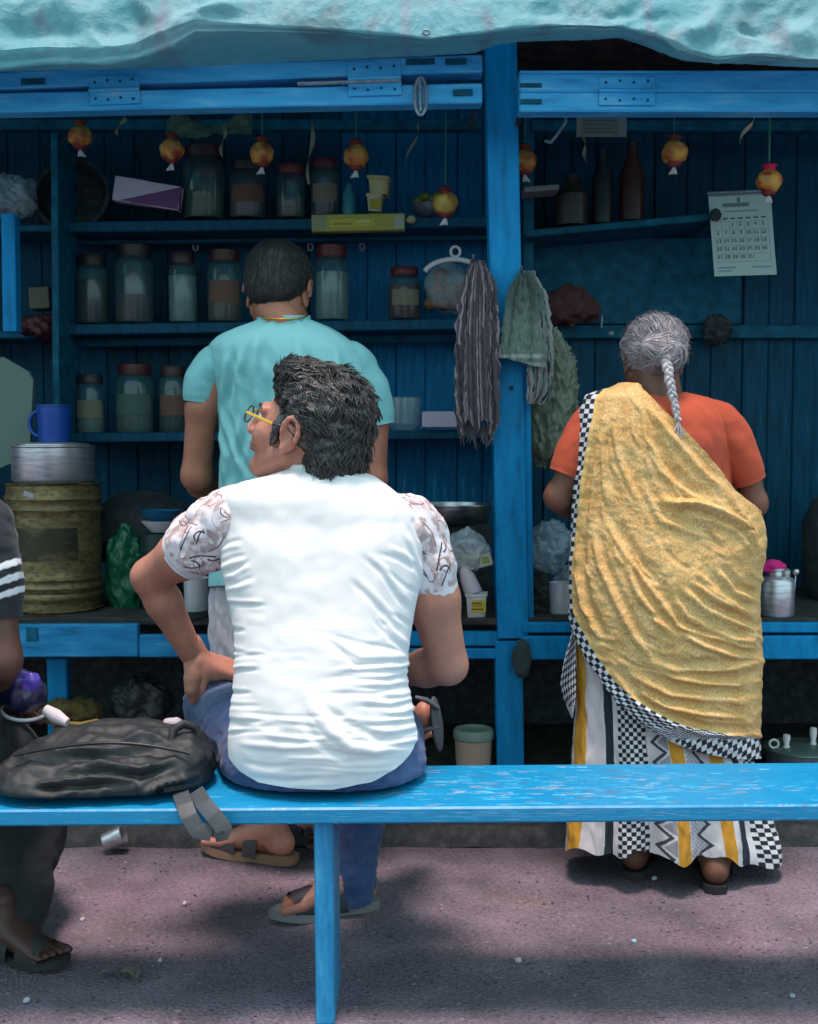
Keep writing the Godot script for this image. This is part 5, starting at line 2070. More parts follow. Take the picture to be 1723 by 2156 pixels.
func build_seated_man():
	var root := thing("person", "person in white T-shirt and jeans sitting on the blue bench, looking left", "person", Vector3(-0.18, 0, -2.5))
	var sn := noise(71, 1.0, 3)
	var tone := lin(174, 116, 98)
	# body
	var mb := MB.new()
	var zs := 2.50
	var f := Field.new(Vector3(-0.72, 0.30, -3.02), Vector3(0.22, 1.16, -2.20), 0.011)
	f.cone(px(680, 1540, 2.40), px(680, 1300, 2.45), 0.10, 0.08, 0.05)
	f.cone(px(680, 1300, 2.45), px(680, 1110, 2.51), 0.08, 0.07, 0.06)
	f.cone(px(560, 1095, 2.51), px(800, 1105, 2.51), 0.06, 0.06, 0.05)
	f.cone(px(680, 1060, 2.51), px(662, 960, 2.53), 0.066, 0.060, 0.03)
	var le := px(316, 1214, 2.62)
	var lw := px(410, 1388, 2.69)
	f.chain([px(490, 1095, 2.51), px(390, 1165, 2.56), le], [0.054, 0.054, 0.043], 0.03)
	f.chain([le, le.lerp(lw, 0.3), lw], [0.040, 0.041, 0.028], 0.02)
	var re := px(944, 1400, 2.56)
	var rw := px(800, 1418, 2.74)
	f.chain([px(856, 1125, 2.51), px(912, 1260, 2.53), re], [0.05, 0.056, 0.044], 0.03)
	f.chain([re, re.lerp(rw, 0.3), rw], [0.042, 0.043, 0.029], 0.02)
	f.emit(mb, func(p: Vector3, _n: Vector3): return skin_tone(tone, sn, p))
	# hands
	var hy := (px(500, 1416, 2.73) - lw).normalized()
	var hz := Vector3(0.05, 0.95, 0.3)
	hz = (hz - hy * hz.dot(hy)).normalized()
	var hx := hy.cross(hz).normalized()
	var hf := Field.new(lw - Vector3(0.11, 0.12, 0.11), lw + Vector3(0.24, 0.1, 0.13), 0.004)
	hf.cone(lw - hy * 0.01 - Vector3(0.0, -0.03, 0), lw + hy * 0.02, 0.030, 0.024, 0.02)
	hand(hf, lw + hy * 0.005, Basis(hx, hy, hz), 0.35, 1.06, Vector3(0.55, 0.05, -1.0))
	# the thumb hangs over the outside of the knee
	hf.chain([lw + Vector3(-0.004, -0.012, 0.012), px(404, 1430, 2.645), px(403, 1452, 2.64), px(407, 1474, 2.65)], [0.020, 0.0165, 0.0135, 0.0105], 0.012)
	hf.emit(mb, func(p: Vector3, _n: Vector3): return skin_tone(tone * 1.04, sn, p))
	var ry := Vector3(-0.8, -0.1, -0.4).normalized()
	var rz := Vector3(-0.1, 0.9, 0.2)
	rz = (rz - ry * rz.dot(ry)).normalized()
	hf = Field.new(rw - Vector3(0.22, 0.1, 0.2), rw + Vector3(0.07, 0.1, 0.1), 0.005)
	hf.cone(rw, rw + ry * 0.02, 0.030, 0.024, 0.02)
	hand(hf, rw + ry * 0.005, Basis(ry.cross(rz).normalized(), ry, rz), 0.3)
	hf.emit(mb, func(p: Vector3, _n: Vector3): return skin_tone(tone, sn, p))
	# head, turned to the left and a little away
	var yaw := 1.20
	var lift := 0.35
	var fwd := Vector3(-sin(yaw) * cos(lift), sin(lift), -cos(yaw) * cos(lift)).normalized()
	var up := Vector3(0.0, 1, 0.03)
	up = (up - fwd * up.dot(fwd)).normalized()
	var hb := Basis(up.cross(fwd).normalized(), up, fwd)
	var hc := px(640, 908, 2.52)
	var hs := 1.10
	var hfld := head_field(hc, hb, hs, 0.0042)
	hfld.cone(hc + hb * Vector3(0, -0.05, -0.03), px(664, 1015, 2.52), 0.056, 0.062, 0.02)
	hfld.emit(mb, func(p: Vector3, _n: Vector3):
		var l: Vector3 = hb.inverse() * (p - hc) / hs
		var c: Color = skin_tone(tone, sn, p)
		# shaven beard, lips
		var beard := smoothstep(-0.035, -0.06, l.y) * smoothstep(0.0, 0.03, l.z + 0.02)
		c = c.lerp(Color(c.r * 0.66, c.g * 0.66, c.b * 0.70), beard * 0.55)
		if l.z > 0.088 and absf(l.y + 0.063) < 0.012 and absf(l.x) < 0.026:
			c = c.lerp(lin(130, 72, 68), 0.6)
		return c)
	part("body", mb, M.skin_fair, root)
	# eyes and spectacles
	for e in [-1.0, 1.0]:
		mb = MB.new()
		mb.blob(hc + hb * (Vector3(e * 0.031, 0.000, 0.080) * hs), Vector3(0.0115, 0.0115, 0.0115), 0, 1, null, 14, 10)
		var eye := part("eye", mb, plain(rgb(206, 200, 196), 0.2), root)
		mb = MB.new()
		mb.blob(hc + hb * (Vector3(e * 0.031, 0.000, 0.0885) * hs), Vector3(0.005, 0.005, 0.005), 0, 1, null, 10, 8)
		part("iris", mb, plain(rgb(38, 24, 18), 0.2), eye)
		mb = MB.new()
		var br := []
		for k in 6:
			br.append(hc + hb * (Vector3(e * (0.012 + 0.008 * k), 0.020 + 0.004 * sin(k * 0.6), 0.100 - 0.0009 * k * k) * hs))
		mb.tube(br, [0.002, 0.004, 0.0042, 0.004, 0.003, 0.0012], 6)
		part("eyebrow", mb, M.rubber, root)
	var spec := Node3D.new()
	spec.name = "spectacles"
	root.add_child(spec, true)
	origin_of[spec] = root.position
	var frame_m := plain(rgb(28, 26, 30), 0.3)
	var gold := plain(rgb(206, 160, 40), 0.35, 0.3)
	for e in [-1.0, 1.0]:
		mb = MB.new()
		var loop := []
		for k in 19:
			var t := TAU * k / 18.0
			loop.append(hc + hb * (Vector3(e * (0.034 + 0.025 * cos(t)), -0.002 + 0.017 * sin(t), 0.111 - 0.006 * cos(t)) * hs))
		mb.tube(loop, 0.0017, 6)
		part("rim", mb, frame_m, spec)
		mb = MB.new()
		var lens := []
		for k in 18:
			lens.append(loop[k])
		mb.face(lens, fwd)
		part("lens", mb, glass(rgb(190, 205, 210), 0.15), spec)
		mb = MB.new()
		mb.bar(hc + hb * (Vector3(e * 0.060, 0.004, 0.104) * hs), hc + hb * (Vector3(e * 0.081, 0.006, 0.03) * hs), 0.006, 0.004, 0.001)
		part("temple", mb, gold, spec)
		mb = MB.new()
		mb.tube([hc + hb * (Vector3(e * 0.081, 0.006, 0.03) * hs), hc + hb * (Vector3(e * 0.083, 0.010, -0.004) * hs), hc + hb * (Vector3(e * 0.081, -0.006, -0.03) * hs)], 0.002, 6)
		part("temple_tip", mb, frame_m, spec)
	mb = MB.new()
	mb.tube([hc + hb * (Vector3(-0.009, 0.003, 0.114) * hs), hc + hb * (Vector3(0, 0.006, 0.117) * hs), hc + hb * (Vector3(0.009, 0.003, 0.114) * hs)], 0.0018, 6)
	part("bridge", mb, gold, spec)
	# hair: thick, black and wavy, swept back
	var cap := MB.new()
	var cf := Field.new(hc - Vector3(0.2, 0.2, 0.2), hc + Vector3(0.2, 0.2, 0.2), 0.006)
	cf.ell(hc + hb * (Vector3(0, 0.050, -0.034) * hs), Vector3(0.088, 0.094, 0.102) * hs, hb, 0.02)
	cf.ell(hc + hb * (Vector3(0, 0.098, 0.034) * hs), Vector3(0.060, 0.038, 0.052) * hs, hb, 0.03)
	cf.ell(hc + hb * (Vector3(0, -0.026, -0.088) * hs), Vector3(0.074, 0.070, 0.054) * hs, hb, 0.03)
	cf.ell(hc + hb * (Vector3(0, -0.062, -0.088) * hs), Vector3(0.060, 0.026, 0.036) * hs, hb, 0.03)
	for e in [-1.0, 1.0]:
		cf.ell(hc + hb * (Vector3(e * 0.088, -0.012, -0.004) * hs), Vector3(0.03, 0.036, 0.027) * hs, hb, 0.008, true)
		cf.ell(hc + hb * (Vector3(e * 0.055, -0.04, 0.045) * hs), Vector3(0.06, 0.088, 0.050) * hs, hb, 0.008, true)
		cf.cone(hc + hb * (Vector3(e * 0.070, 0.02, 0.022) * hs), hc + hb * (Vector3(e * 0.069, -0.036, 0.024) * hs), 0.009, 0.006, 0.008)
	cf.ell(hc + hb * (Vector3(0, -0.022, 0.092) * hs), Vector3(0.10, 0.086, 0.066) * hs, hb, 0.008, true)
	var hn := noise(73, 1.0, 2, FastNoiseLite.TYPE_SIMPLEX_SMOOTH, true)
	cf.emit(cap, null, func(p: Vector3, _n: Vector3):
		var l: Vector3 = hb.inverse() * (p - hc)
		return hn.get_noise_3d(l.x * 16, l.y * 30 + l.z * 16, l.z * 12) * 0.008)
	var strands := MB.new()
	var back := func(p: Vector3, n: Vector3) -> Vector3:
		var l: Vector3 = hb.inverse() * (p - hc)
		var d := Vector3(l.x * 1.2, -0.35 - clampf(-l.z * 7.0, -0.6, 1.0), -1.0 + clampf(-l.z * 6.0, 0.0, 0.7))
		if l.z > 0.03:
			d = Vector3(l.x * 3.0, 0.45, -1.0)
		var w: Vector3 = hb * d
		return (w - n * w.dot(n)).normalized()
	hair_locks(strands, cap, 8200, func(p: Vector3, _n: Vector3):
		var l: Vector3 = hb.inverse() * (p - hc) / hs
		return Vector2(l.y + 0.006, l.z + 0.004).length() > 0.045 or absf(l.x) < 0.05, back, 0.038, 0.0018, 74, 0.95, 0.13, [Color(1, 1, 1), Color(0.75, 0.75, 0.77), Color(1.2, 1.15, 1.18), Color(1.1, 1.05, 1.1)], 3)
	var hairm := plain(rgb(26, 24, 27), 0.5, 0.0, true)
	hairm.metallic_specular = 0.7
	var hair := part("hair", cap, hairm, root)
	part("lock", strands, hairm, hair).set_meta("kind", "stuff")
	seated_shirt(root)
	seated_legs(root, sn, tone)


func seated_shirt(root: Node):
	var rings := [
		[982, 606, 742, 2.515, 0.066], [990, 596, 760, 2.515, 0.073], [1001, 560, 788, 2.51, 0.088], [1013, 516, 806, 2.51, 0.098], [1028, 482, 826, 2.505, 0.107], [1048, 468, 852, 2.50, 0.115],
		[1078, 465, 882, 2.50, 0.124], [1104, 465, 892, 2.50, 0.128], [1150, 464, 893, 2.49, 0.136], [1220, 470, 888, 2.47, 0.142], [1290, 486, 873, 2.45, 0.145],
		[1360, 492, 864, 2.425, 0.147], [1430, 491, 862, 2.405, 0.150], [1500, 483, 873, 2.39, 0.156], [1560, 477, 884, 2.385, 0.162],
		[1620, 480, 882, 2.39, 0.164], [1665, 492, 866, 2.395, 0.160]]
	var hemline := [[470, 1556], [482, 1592], [510, 1622], [550, 1646], [620, 1660], [700, 1663], [780, 1646], [840, 1606], [872, 1566], [888, 1530]]
	var fo := Folds.new(430, 960, 920, 1680, 2.5)
	var V := func(a: Array) -> Array:
		var o := []
		for i in range(0, a.size(), 2):
			o.append(Vector2(a[i], a[i + 1]))
		return o
	# long creases drawn down from the right shoulder blade
	for s in [
		[835, 1130, 867, 1188, 884, 1222], [750, 1173, 789, 1208, 828, 1258, 858, 1286], [781, 1166, 828, 1178, 880, 1204], [726, 1220, 789, 1286, 832, 1330],
		[862, 1090, 880, 1140], [846, 1100, 872, 1150, 884, 1186], [800, 1200, 850, 1236, 884, 1250], [810, 1290, 846, 1306, 872, 1322], [770, 1300, 815, 1345, 862, 1378],
		[690, 1350, 740, 1402, 862, 1392], [676, 1330, 740, 1352, 860, 1373], [672, 1428, 760, 1420, 864, 1412], [676, 1460, 780, 1460, 866, 1436]]:
		fo.stroke(V.call(s), 9, -0.0062)
	for s in [
		[843, 1120, 872, 1176, 888, 1208], [760, 1166, 800, 1200, 838, 1248, 866, 1272], [738, 1212, 800, 1276, 842, 1318], [800, 1152, 840, 1166, 882, 1190],
		[790, 1286, 820, 1328, 862, 1360], [690, 1338, 748, 1384, 862, 1380], [690, 1410, 780, 1404, 864, 1400]]:
		fo.stroke(V.call(s), 10, 0.0066)
	# creases that gather at the left side and armpit
	for s in [[464, 1149, 494, 1141, 523, 1137], [464, 1186, 500, 1174, 530, 1168], [470, 1206, 500, 1200, 540, 1180], [474, 1230, 510, 1226, 548, 1214]]:
		fo.stroke(V.call(s), 8, -0.0065)
		fo.stroke(V.call([s[0], s[1] + 11, s[2], s[3] + 11, s[4], s[5] + 11]), 9, 0.006)
	var r := RandomNumberGenerator.new()
	r.seed = 21
	var y := 1262.0
	while y < 1545.0:
		var l := r.randf_range(46, 96)
		var d := r.randf_range(-12, 22)
		fo.stroke(V.call([472, y, 472 + l * 0.5, y + d * 0.8, 472 + l, y + d]), r.randf_range(5, 9), r.randf_range(0.002, 0.0075))
		fo.stroke(V.call([472, y + 10, 472 + l * 0.55, y + d + 8, 480 + l, y + d + 8]), r.randf_range(6, 8), -r.randf_range(0.004, 0.007))
		y += r.randf_range(20, 46)
	y = 1400.0
	while y < 1560.0:
		var l := r.randf_range(80, 190)
		var d := r.randf_range(2, 20)
		fo.stroke(V.call([886, y - d, 886 - l * 0.5, y + 2, 886 - l, y + r.randf_range(-4, 8)]), r.randf_range(7, 10), r.randf_range(0.0045, 0.0075))
		fo.stroke(V.call([886, y + 10 - d, 886 - l * 0.5, y + 11, 880 - l, y + 10]), r.randf_range(6, 8), -r.randf_range(0.003, 0.006))
		y += r.randf_range(16, 24)
	# the big diagonal fold over the hip and the low ones across the seat
	fo.stroke(V.call([655, 1470, 690, 1535, 728, 1572, 780, 1580, 838, 1568]), 19, 0.019)
	fo.stroke(V.call([676, 1486, 724, 1524, 796, 1556, 850, 1548]), 15, -0.010)
	fo.stroke(V.call([640, 1500, 672, 1566, 724, 1600, 800, 1596]), 15, -0.010)
	for k in 17:
		var a := r.randf_range(480, 640)
		var b := a + r.randf_range(110, 260)
		var yy := 1505.0 + k * 9.0 + r.randf_range(-5, 5)
		fo.stroke(V.call([a, yy - 8, (a + b) / 2, yy + 4, b, yy - r.randf_range(-2, 12)]), r.randf_range(7, 11), r.randf_range(0.003, 0.0065) * (1 if k % 3 else -1))
	for k in 12:
		var a := r.randf_range(500, 780)
		var yy := r.randf_range(1300, 1500)
		var l := r.randf_range(40, 130)
		fo.stroke(V.call([a, yy, a + l * 0.5, yy + r.randf_range(-2, 10), a + l, yy + r.randf_range(-8, 8)]), r.randf_range(9, 16), r.randf_range(0.0015, 0.0035) * (1 if r.randf() < 0.5 else -1))
	var soft := noise(76, 1.0, 2)
	var mb := MB.new()
	loft(mb, rings, 300, 260, {
		"hem": func(x: float, sy: float): return line_at(hemline, x) if sy > -0.2 else 1545.0,
		"power": 0.92,
		"disp": func(th: float, vy: float, x: float):
			var s := sin(th)
			var fold := fo.at(x, vy) * smoothstep(-0.25, 0.1, s)
			# shoulder blades and the hollow of the spine
			var blades := 0.010 * exp(-pow((x - 590) / 70.0, 2) - pow((vy - 1150) / 70.0, 2)) + 0.010 * exp(-pow((x - 770) / 70.0, 2) - pow((vy - 1150) / 70.0, 2))
			var spine := -0.008 * exp(-pow((x - 680) / 26.0, 2)) * smoothstep(1090, 1180, vy) * smoothstep(1580, 1440, vy)
			return fold * 0.44 + (blades + spine) * maxf(s, 0.0) + soft.get_noise_2d(x * 0.011, vy * 0.011) * 0.003})
	var m := cloth(rgb(214, 213, 216), 0.92)
	m.backlight_enabled = true
	m.backlight = Color(0.12, 0.12, 0.12)
	var shirt := part("shirt", mb, m, root)
	mb = MB.new()
	mb.grid(60, 6, true, func(a: float, b: float):
		var th: float = a * TAU
		var t: float = b * TAU
		return ring_point(rings, 986.0, th, 0.95) + Vector3(0, sin(t) * 0.009, 0) + Vector3(cos(th), 0, sin(th)) * cos(t) * 0.004)
	part("collar", mb, m, shirt)
	# the printed sleeves
	var im := image_mat(sleeve_image(), 0.9)
	var wn := noise(77, 1.0, 3, FastNoiseLite.TYPE_SIMPLEX_SMOOTH, true)
	mb = MB.new()
	limb(mb, [px(545, 1080, 2.50), px(490, 1096, 2.515), px(428, 1136, 2.54), px(384, 1174, 2.565)], [0.060, 0.078, 0.074, 0.063], 60, 44, {
		"up": Vector3(0.3, 0.3, 1), "disp": func(a: float, b: float, p: Vector3): return (wn.get_noise_3d(p.x * 14, p.y * 9, p.z * 9) - 0.4) * 0.010 * smoothstep(1.05, 0.7, b) + (0.002 if b > 0.94 else 0.0)})
	part("sleeve", mb, im, root)
	mb = MB.new()
	limb(mb, [px(820, 1090, 2.50), px(862, 1110, 2.51), px(894, 1180, 2.52), px(918, 1268, 2.53)], [0.056, 0.070, 0.066, 0.055], 60, 44, {
		"up": Vector3(0, 0.0, 1), "skew": Vector3(0, 0, 0), "disp": func(a: float, b: float, p: Vector3): return (wn.get_noise_3d(p.x * 14, p.y * 9, p.z * 9) - 0.4) * 0.008 * smoothstep(1.05, 0.7, b) + (0.002 if b > 0.94 else 0.0)})
	part("sleeve", mb, im, root)


func sleeve_image() -> Image:
	var w := 480
	var h := 240
	var img := Image.create(w, h, false, Image.FORMAT_RGB8)
	var a := noise(78, 0.022, 4).get_seamless_image(w, h)
	var b := noise(79, 0.05, 3).get_seamless_image(w, h)
	var r := RandomNumberGenerator.new()
	r.seed = 31
	for y in h:
		for x in w:
			var f := a.get_pixel(x, y).r
			var g := b.get_pixel(x, y).r
			var c := rgb(214, 206, 214)
			if y < 206:
				# broad rosy bands that run down the arm, blotted
				var band := 0.5 + 0.5 * sin(x * TAU / 60.0 + (f - 0.5) * 5.0)
				c = c.lerp(rgb(184, 156, 154), clampf(band * 1.4 - 0.75 + (g - 0.5) * 1.4, 0, 1) * 0.85)
				c = c.lerp(rgb(140, 108, 106), clampf((f - 0.58) * 7.0, 0, 1) * 0.6)
			img.set_pixel(x, y, c)
	# inked petals, stems and scratches
	for k in 110:
		var p := Vector2(r.randf_range(0, w), r.randf_range(8, 196))
		var dir := r.randf() * TAU
		var turn := r.randf_range(-0.16, 0.16)
		var ink := rgb(72, 60, 66) if r.randf() < 0.4 else rgb(132, 98, 98)
		var wd := r.randi_range(1, 3)
		for q in r.randi_range(14, 46):
			img.fill_rect(Rect2i(int(fposmod(p.x, w - 6)), clampi(int(p.y), 0, h - 38), wd, wd if q % 7 else 1), ink)
			p += Vector2(cos(dir), sin(dir)) * 1.3
			dir += turn + r.randf_range(-0.12, 0.12)
	return img


func denim_col(p: Vector3, n: FastNoiseLite, fade: float) -> Color:
	var f := 0.5 + 0.5 * wave(p, n, 14.0)
	var c := lin(30, 50, 92).lerp(lin(48, 72, 116), f)
	return c.lerp(lin(120, 134, 168), clampf(fade + 0.2 * wave(p, n, 30.0), 0.0, 1.0))


func seated_legs(root: Node, sn: FastNoiseLite, tone: Color):
	var dn := noise(81, 1.0, 3)
	var wr := noise(82, 1.0, 3, FastNoiseLite.TYPE_SIMPLEX_SMOOTH, true)
	var lk := px(452, 1486, 2.74)
	var la := px(842, 1512, 2.90)
	var rk := px(790, 1520, 2.88)
	var ra := px(742, 1850, 2.80)
	var f := Field.new(Vector3(-0.62, 0.02, -3.05), Vector3(0.14, 0.72, -2.18), 0.0085)
	var hip := px(682, 1605, 2.405)
	f.ell(hip + Vector3(0, -0.03, 0), Vector3(0.198, 0.125, 0.148), Basis.IDENTITY, 0.04)
	f.ell(px(600, 1610, 2.395), Vector3(0.105, 0.085, 0.130), Basis.IDENTITY, 0.04)
	f.ell(px(770, 1600, 2.395), Vector3(0.105, 0.085, 0.130), Basis.IDENTITY, 0.04)
	f.chain([px(575, 1590, 2.42), px(520, 1545, 2.57), lk], [0.105, 0.092, 0.070], 0.05)
	f.chain([lk, lk.lerp(la, 0.35), la], [0.070, 0.066, 0.046], 0.03)
	f.chain([px(785, 1590, 2.42), px(800, 1560, 2.62), rk], [0.105, 0.092, 0.068], 0.05)
	f.chain([rk, rk.lerp(ra, 0.35), ra, px(736, 1905, 2.79)], [0.068, 0.068, 0.054, 0.056], 0.03)
	f.rest_on(0.462, -2.54)
	var mb := MB.new()
	f.emit(mb, func(p: Vector3, _n: Vector3):
		var fade := 0.55 * exp(-pow(p.distance_to(px(440, 1440, 2.66)) / 0.09, 2)) + 0.25 * exp(-pow(p.distance_to(px(850, 1620, 2.32)) / 0.07, 2))
		return denim_col(p, dn, fade),
		func(p: Vector3, n: Vector3):
			var k: float = wr.get_noise_3d(p.x * 7.0 + p.z * 6.0, p.y * 20.0, p.z * 11.0 - p.x * 8.0) - 0.35
			var d := k * 0.006
			return d * smoothstep(0.9, 0.4, -n.y))
	var m := cloth(Color.WHITE, 0.85)
	m.normal_scale = 0.6
	var jeans := part("jeans", mb, m, root)
	# feet: the crossed one shows beyond his side, the other stands under the bench
	var fs := MB.new()
	var fdir := Vector3(0.80, 0.10, 0.30).normalized()
	var a2 := px(862, 1512, 2.89)
	var ff := Field.new(a2 - Vector3(0.1, 0.12, 0.14), a2 + Vector3(0.26, 0.12, 0.16), 0.005)
	ff.cone(la, a2, 0.034, 0.032, 0.02)
	foot(ff, a2 - fdir * 0.03, 0.05, Vector3(0.30, -0.20, -0.75).normalized())
	ff.ell(px(893, 1506, 2.83), Vector3(0.026, 0.036, 0.030), Basis.IDENTITY, 0.03)
	ff.emit(fs, func(p: Vector3, _n: Vector3): return skin_tone(tone * 1.05, sn, p))
	var gd := Vector3(-0.86, 0, 0.36).normalized()
	part("foot", fs, M.skin_fair, root)
	fs = MB.new()
	var a3 := Vector3(px(738, 1900, 2.79).x, 0.085, -2.79)
	ff = Field.new(a3 - Vector3(0.28, 0.09, 0.1), a3 + Vector3(0.1, 0.09, 0.2), 0.005)
	foot(ff, a3, 0.06, gd)
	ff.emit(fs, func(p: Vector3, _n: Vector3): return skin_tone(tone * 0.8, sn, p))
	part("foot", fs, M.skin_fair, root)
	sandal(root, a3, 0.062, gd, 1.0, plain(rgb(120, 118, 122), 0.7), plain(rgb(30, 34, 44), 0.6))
	# the sandal of the crossed foot, its sole turned outwards
	mb = MB.new()
	var sb := Basis(Vector3(0.9, 0.1, 0.3).normalized(), Vector3(-0.12, 0.97, 0.1).normalized(), Vector3(-0.3, -0.1, 0.95).normalized()).orthonormalized()
	mb.blob(px(920, 1524, 2.82), Vector3(0.011, 0.072, 0.036), 0.0, 1.0, null, 16, 14, sb)
	mb.tube([px(876, 1468, 2.79), px(898, 1474, 2.78), px(922, 1490, 2.80)], [0.005, 0.007, 0.006], 8, 1.8)
	mb.tube([px(884, 1548, 2.82), px(900, 1536, 2.785), px(920, 1530, 2.80)], [0.005, 0.007, 0.006], 8, 1.6)
	part("sandal", mb, plain(rgb(74, 76, 84), 0.6), root)


# ------------------------------------------------------------------ the person in the teal T-shirt at the counter

func build_server():
	var root := thing("person", "person in teal T-shirt standing at the counter with back to the viewer", "person", Vector3(-0.31, 0, -3.12))
	var sn := noise(91, 1.0, 3)
	var tone := lin(150, 96, 76)
	var z := 3.12
	var mb := MB.new()
	var f := Field.new(Vector3(-0.80, 0.0, -3.55), Vector3(0.02, 1.62, -2.92), 0.0125)
	f.cone(px(612, 1230, z), px(605, 950, z), 0.11, 0.09, 0.05)
	f.cone(px(605, 950, z), px(600, 770, z), 0.09, 0.08, 0.05)
	f.cone(px(500, 775, z), px(705, 775, z), 0.055, 0.055, 0.05)
	f.cone(px(598, 730, z), px(592, 640, z + 0.03), 0.064, 0.058, 0.03)
	var le := px(414, 1002, z + 0.02)
	var lw := px(450, 1050, z + 0.27)
	f.chain([px(480, 782, z), px(426, 860, z), le], [0.046, 0.044, 0.040], 0.02)
	f.chain([le, le.lerp(lw, 0.3), lw], [0.041, 0.042, 0.028], 0.02)
	var re := px(784, 1010, z + 0.0)
	var rw := px(730, 1020, z + 0.26)
	f.chain([px(725, 785, z), px(788, 880, z), re], [0.044, 0.041, 0.04], 0.02)
	f.chain([re, re.lerp(rw, 0.3), rw], [0.04, 0.04, 0.028], 0.02)
	# legs
	for q in [[540.0, 566.0, 0.0], [690.0, 690.0, 0.06]]:
		f.chain([px(q[0] + 10, 1300, z), px(q[0], 1530, z + 0.02 + q[2]), px(q[1], 1640, z + q[2]), px(q[1] + 2, 1768, z + 0.01 + q[2])], [0.075, 0.056, 0.054, 0.036], 0.03)
	f.emit(mb, func(p: Vector3, _n: Vector3): return skin_tone(tone, sn, p))
	for q in [[lw, Vector3(0.35, -0.25, -0.9)], [rw, Vector3(-0.3, -0.25, -0.9)]]:
		var hy: Vector3 = q[1].normalized()
		var hz := Vector3(0, 1, 0) - hy * hy.y
		hz = hz.normalized()
		var hf := Field.new(q[0] - Vector3(0.13, 0.14, 0.24), q[0] + Vector3(0.13, 0.08, 0.05), 0.006)
		hf.cone(q[0], q[0] + hy * 0.02, 0.028, 0.024, 0.02)
		hand(hf, q[0], Basis(hy.cross(hz), hy, hz), 0.5, 1.0, Vector3(0.75 if q[1].x > 0 else -0.75, 0.6, -0.35))
		hf.emit(mb, func(p: Vector3, _n: Vector3): return skin_tone(tone, sn, p))
	# head bent forward over the work
	var fwd := Vector3(0.16, -0.42, -1).normalized()
	var up := Vector3(0.03, 1, 0)
	up = (up - fwd * up.dot(fwd)).normalized()
	var hb := Basis(up.cross(fwd).normalized(), up, fwd)
	var hc := px(588, 620, z + 0.07)
	var hs := 1.04
	var hf2 := head_field(hc, hb, hs, 0.006)
	hf2.cone(hc + hb * Vector3(0, -0.05, -0.035), px(597, 690, z), 0.056, 0.060, 0.02)
	hf2.emit(mb, func(p: Vector3, _n: Vector3): return skin_tone(tone, sn, p))
	part("body", mb, M.skin_fair, root)
	var cap := MB.new()
	var cf := Field.new(hc - Vector3(0.19, 0.19, 0.19), hc + Vector3(0.19, 0.19, 0.19), 0.007)
	cf.ell(hc + hb * (Vector3(0, 0.042, -0.026) * hs), Vector3(0.089, 0.092, 0.106) * hs, hb, 0.02)
	cf.ell(hc + hb * (Vector3(0, -0.015, -0.070) * hs), Vector3(0.070, 0.060, 0.045) * hs, hb, 0.03)
	for e in [-1.0, 1.0]:
		cf.ell(hc + hb * (Vector3(e * 0.092, -0.018, -0.004) * hs), Vector3(0.03, 0.042, 0.03) * hs, hb, 0.008, true)
	cf.ell(hc + hb * (Vector3(0, -0.03, 0.085) * hs), Vector3(0.11, 0.09, 0.07) * hs, hb, 0.008, true)
	var hm := plain(rgb(22, 21, 24), 0.6, 0.0, true)
	cf.emit(cap)
	var strands := MB.new()
	hair_locks(strands, cap, 2200, func(_p: Vector3, _n: Vector3): return true, func(p: Vector3, n: Vector3):
		var d := Vector3(0, -1, 0.15) + (p - hc) * 2.0
		return (d - n * n.dot(d)).normalized(), 0.022, 0.0016, 92, 0.3, 0.18, [Color(1, 1, 1), Color(1.3, 1.3, 1.35)], 4)
	var hair := part("hair", cap, hm, root)
	part("lock", strands, hm, hair).set_meta("kind", "stuff")
	# T-shirt
	var rings := [[668, 548, 646, z + 0.01, 0.058], [676, 534, 664, z + 0.005, 0.066], [688, 500, 692, z, 0.086], [704, 462, 722, z, 0.104], [722, 442, 748, z, 0.114], [748, 438, 768, z, 0.122],
		[800, 446, 778, z, 0.130], [850, 456, 778, z, 0.132], [930, 462, 774, z - 0.005, 0.130], [1010, 460, 776, z - 0.005, 0.130], [1100, 452, 784, z, 0.136], [1200, 440, 792, z, 0.145], [1236, 438, 794, z, 0.146]]
	var fo := Folds.new(420, 660, 810, 1240, 3.0)
	for s in [[[520, 720], [512, 790], [520, 870], [505, 960]], [[548, 700], [546, 790], [556, 880]], [[488, 740], [482, 800], [470, 850]], [[470, 860], [490, 930], [520, 1000]], [[466, 900], [482, 960], [476, 1020]], [[620, 720], [640, 800], [660, 900]], [[700, 740], [712, 800], [706, 880]], [[752, 770], [762, 830], [764, 900]]]:
		var pts := []
		var pt2 := []
		for q in s:
			pts.append(Vector2(q[0], q[1]))
			pt2.append(Vector2(q[0] + 13, q[1] + 3))
		fo.stroke(pts, 13, 0.008)
		fo.stroke(pt2, 13, -0.007)
	var wn := noise(93, 1.0, 3)
	var teal := cloth(rgb(106, 168, 174), 0.9)
	mb = MB.new()
	loft(mb, rings, 150, 130, {"power": 0.92, "hem": func(_x: float, s: float): return 1236.0 - 6.0 * s,
		"disp": func(th: float, vy: float, x: float): return (fo.at(x, vy) if sin(th) > -0.1 else 0.0) + wn.get_noise_3d(cos(th) * 1.6, vy * 0.006, sin(th) * 1.6) * 0.008})
	var shirt := part("shirt", mb, teal, root)
	mb = MB.new()
	mb.grid(60, 6, true, func(a: float, b: float):
		var th: float = a * TAU
		var t: float = b * TAU
		return ring_point(rings, 671.0, th, 0.95) + Vector3(0, sin(t) * 0.010, 0) + Vector3(cos(th), 0, sin(th)) * cos(t) * 0.004)
	part("collar", mb, teal, shirt)
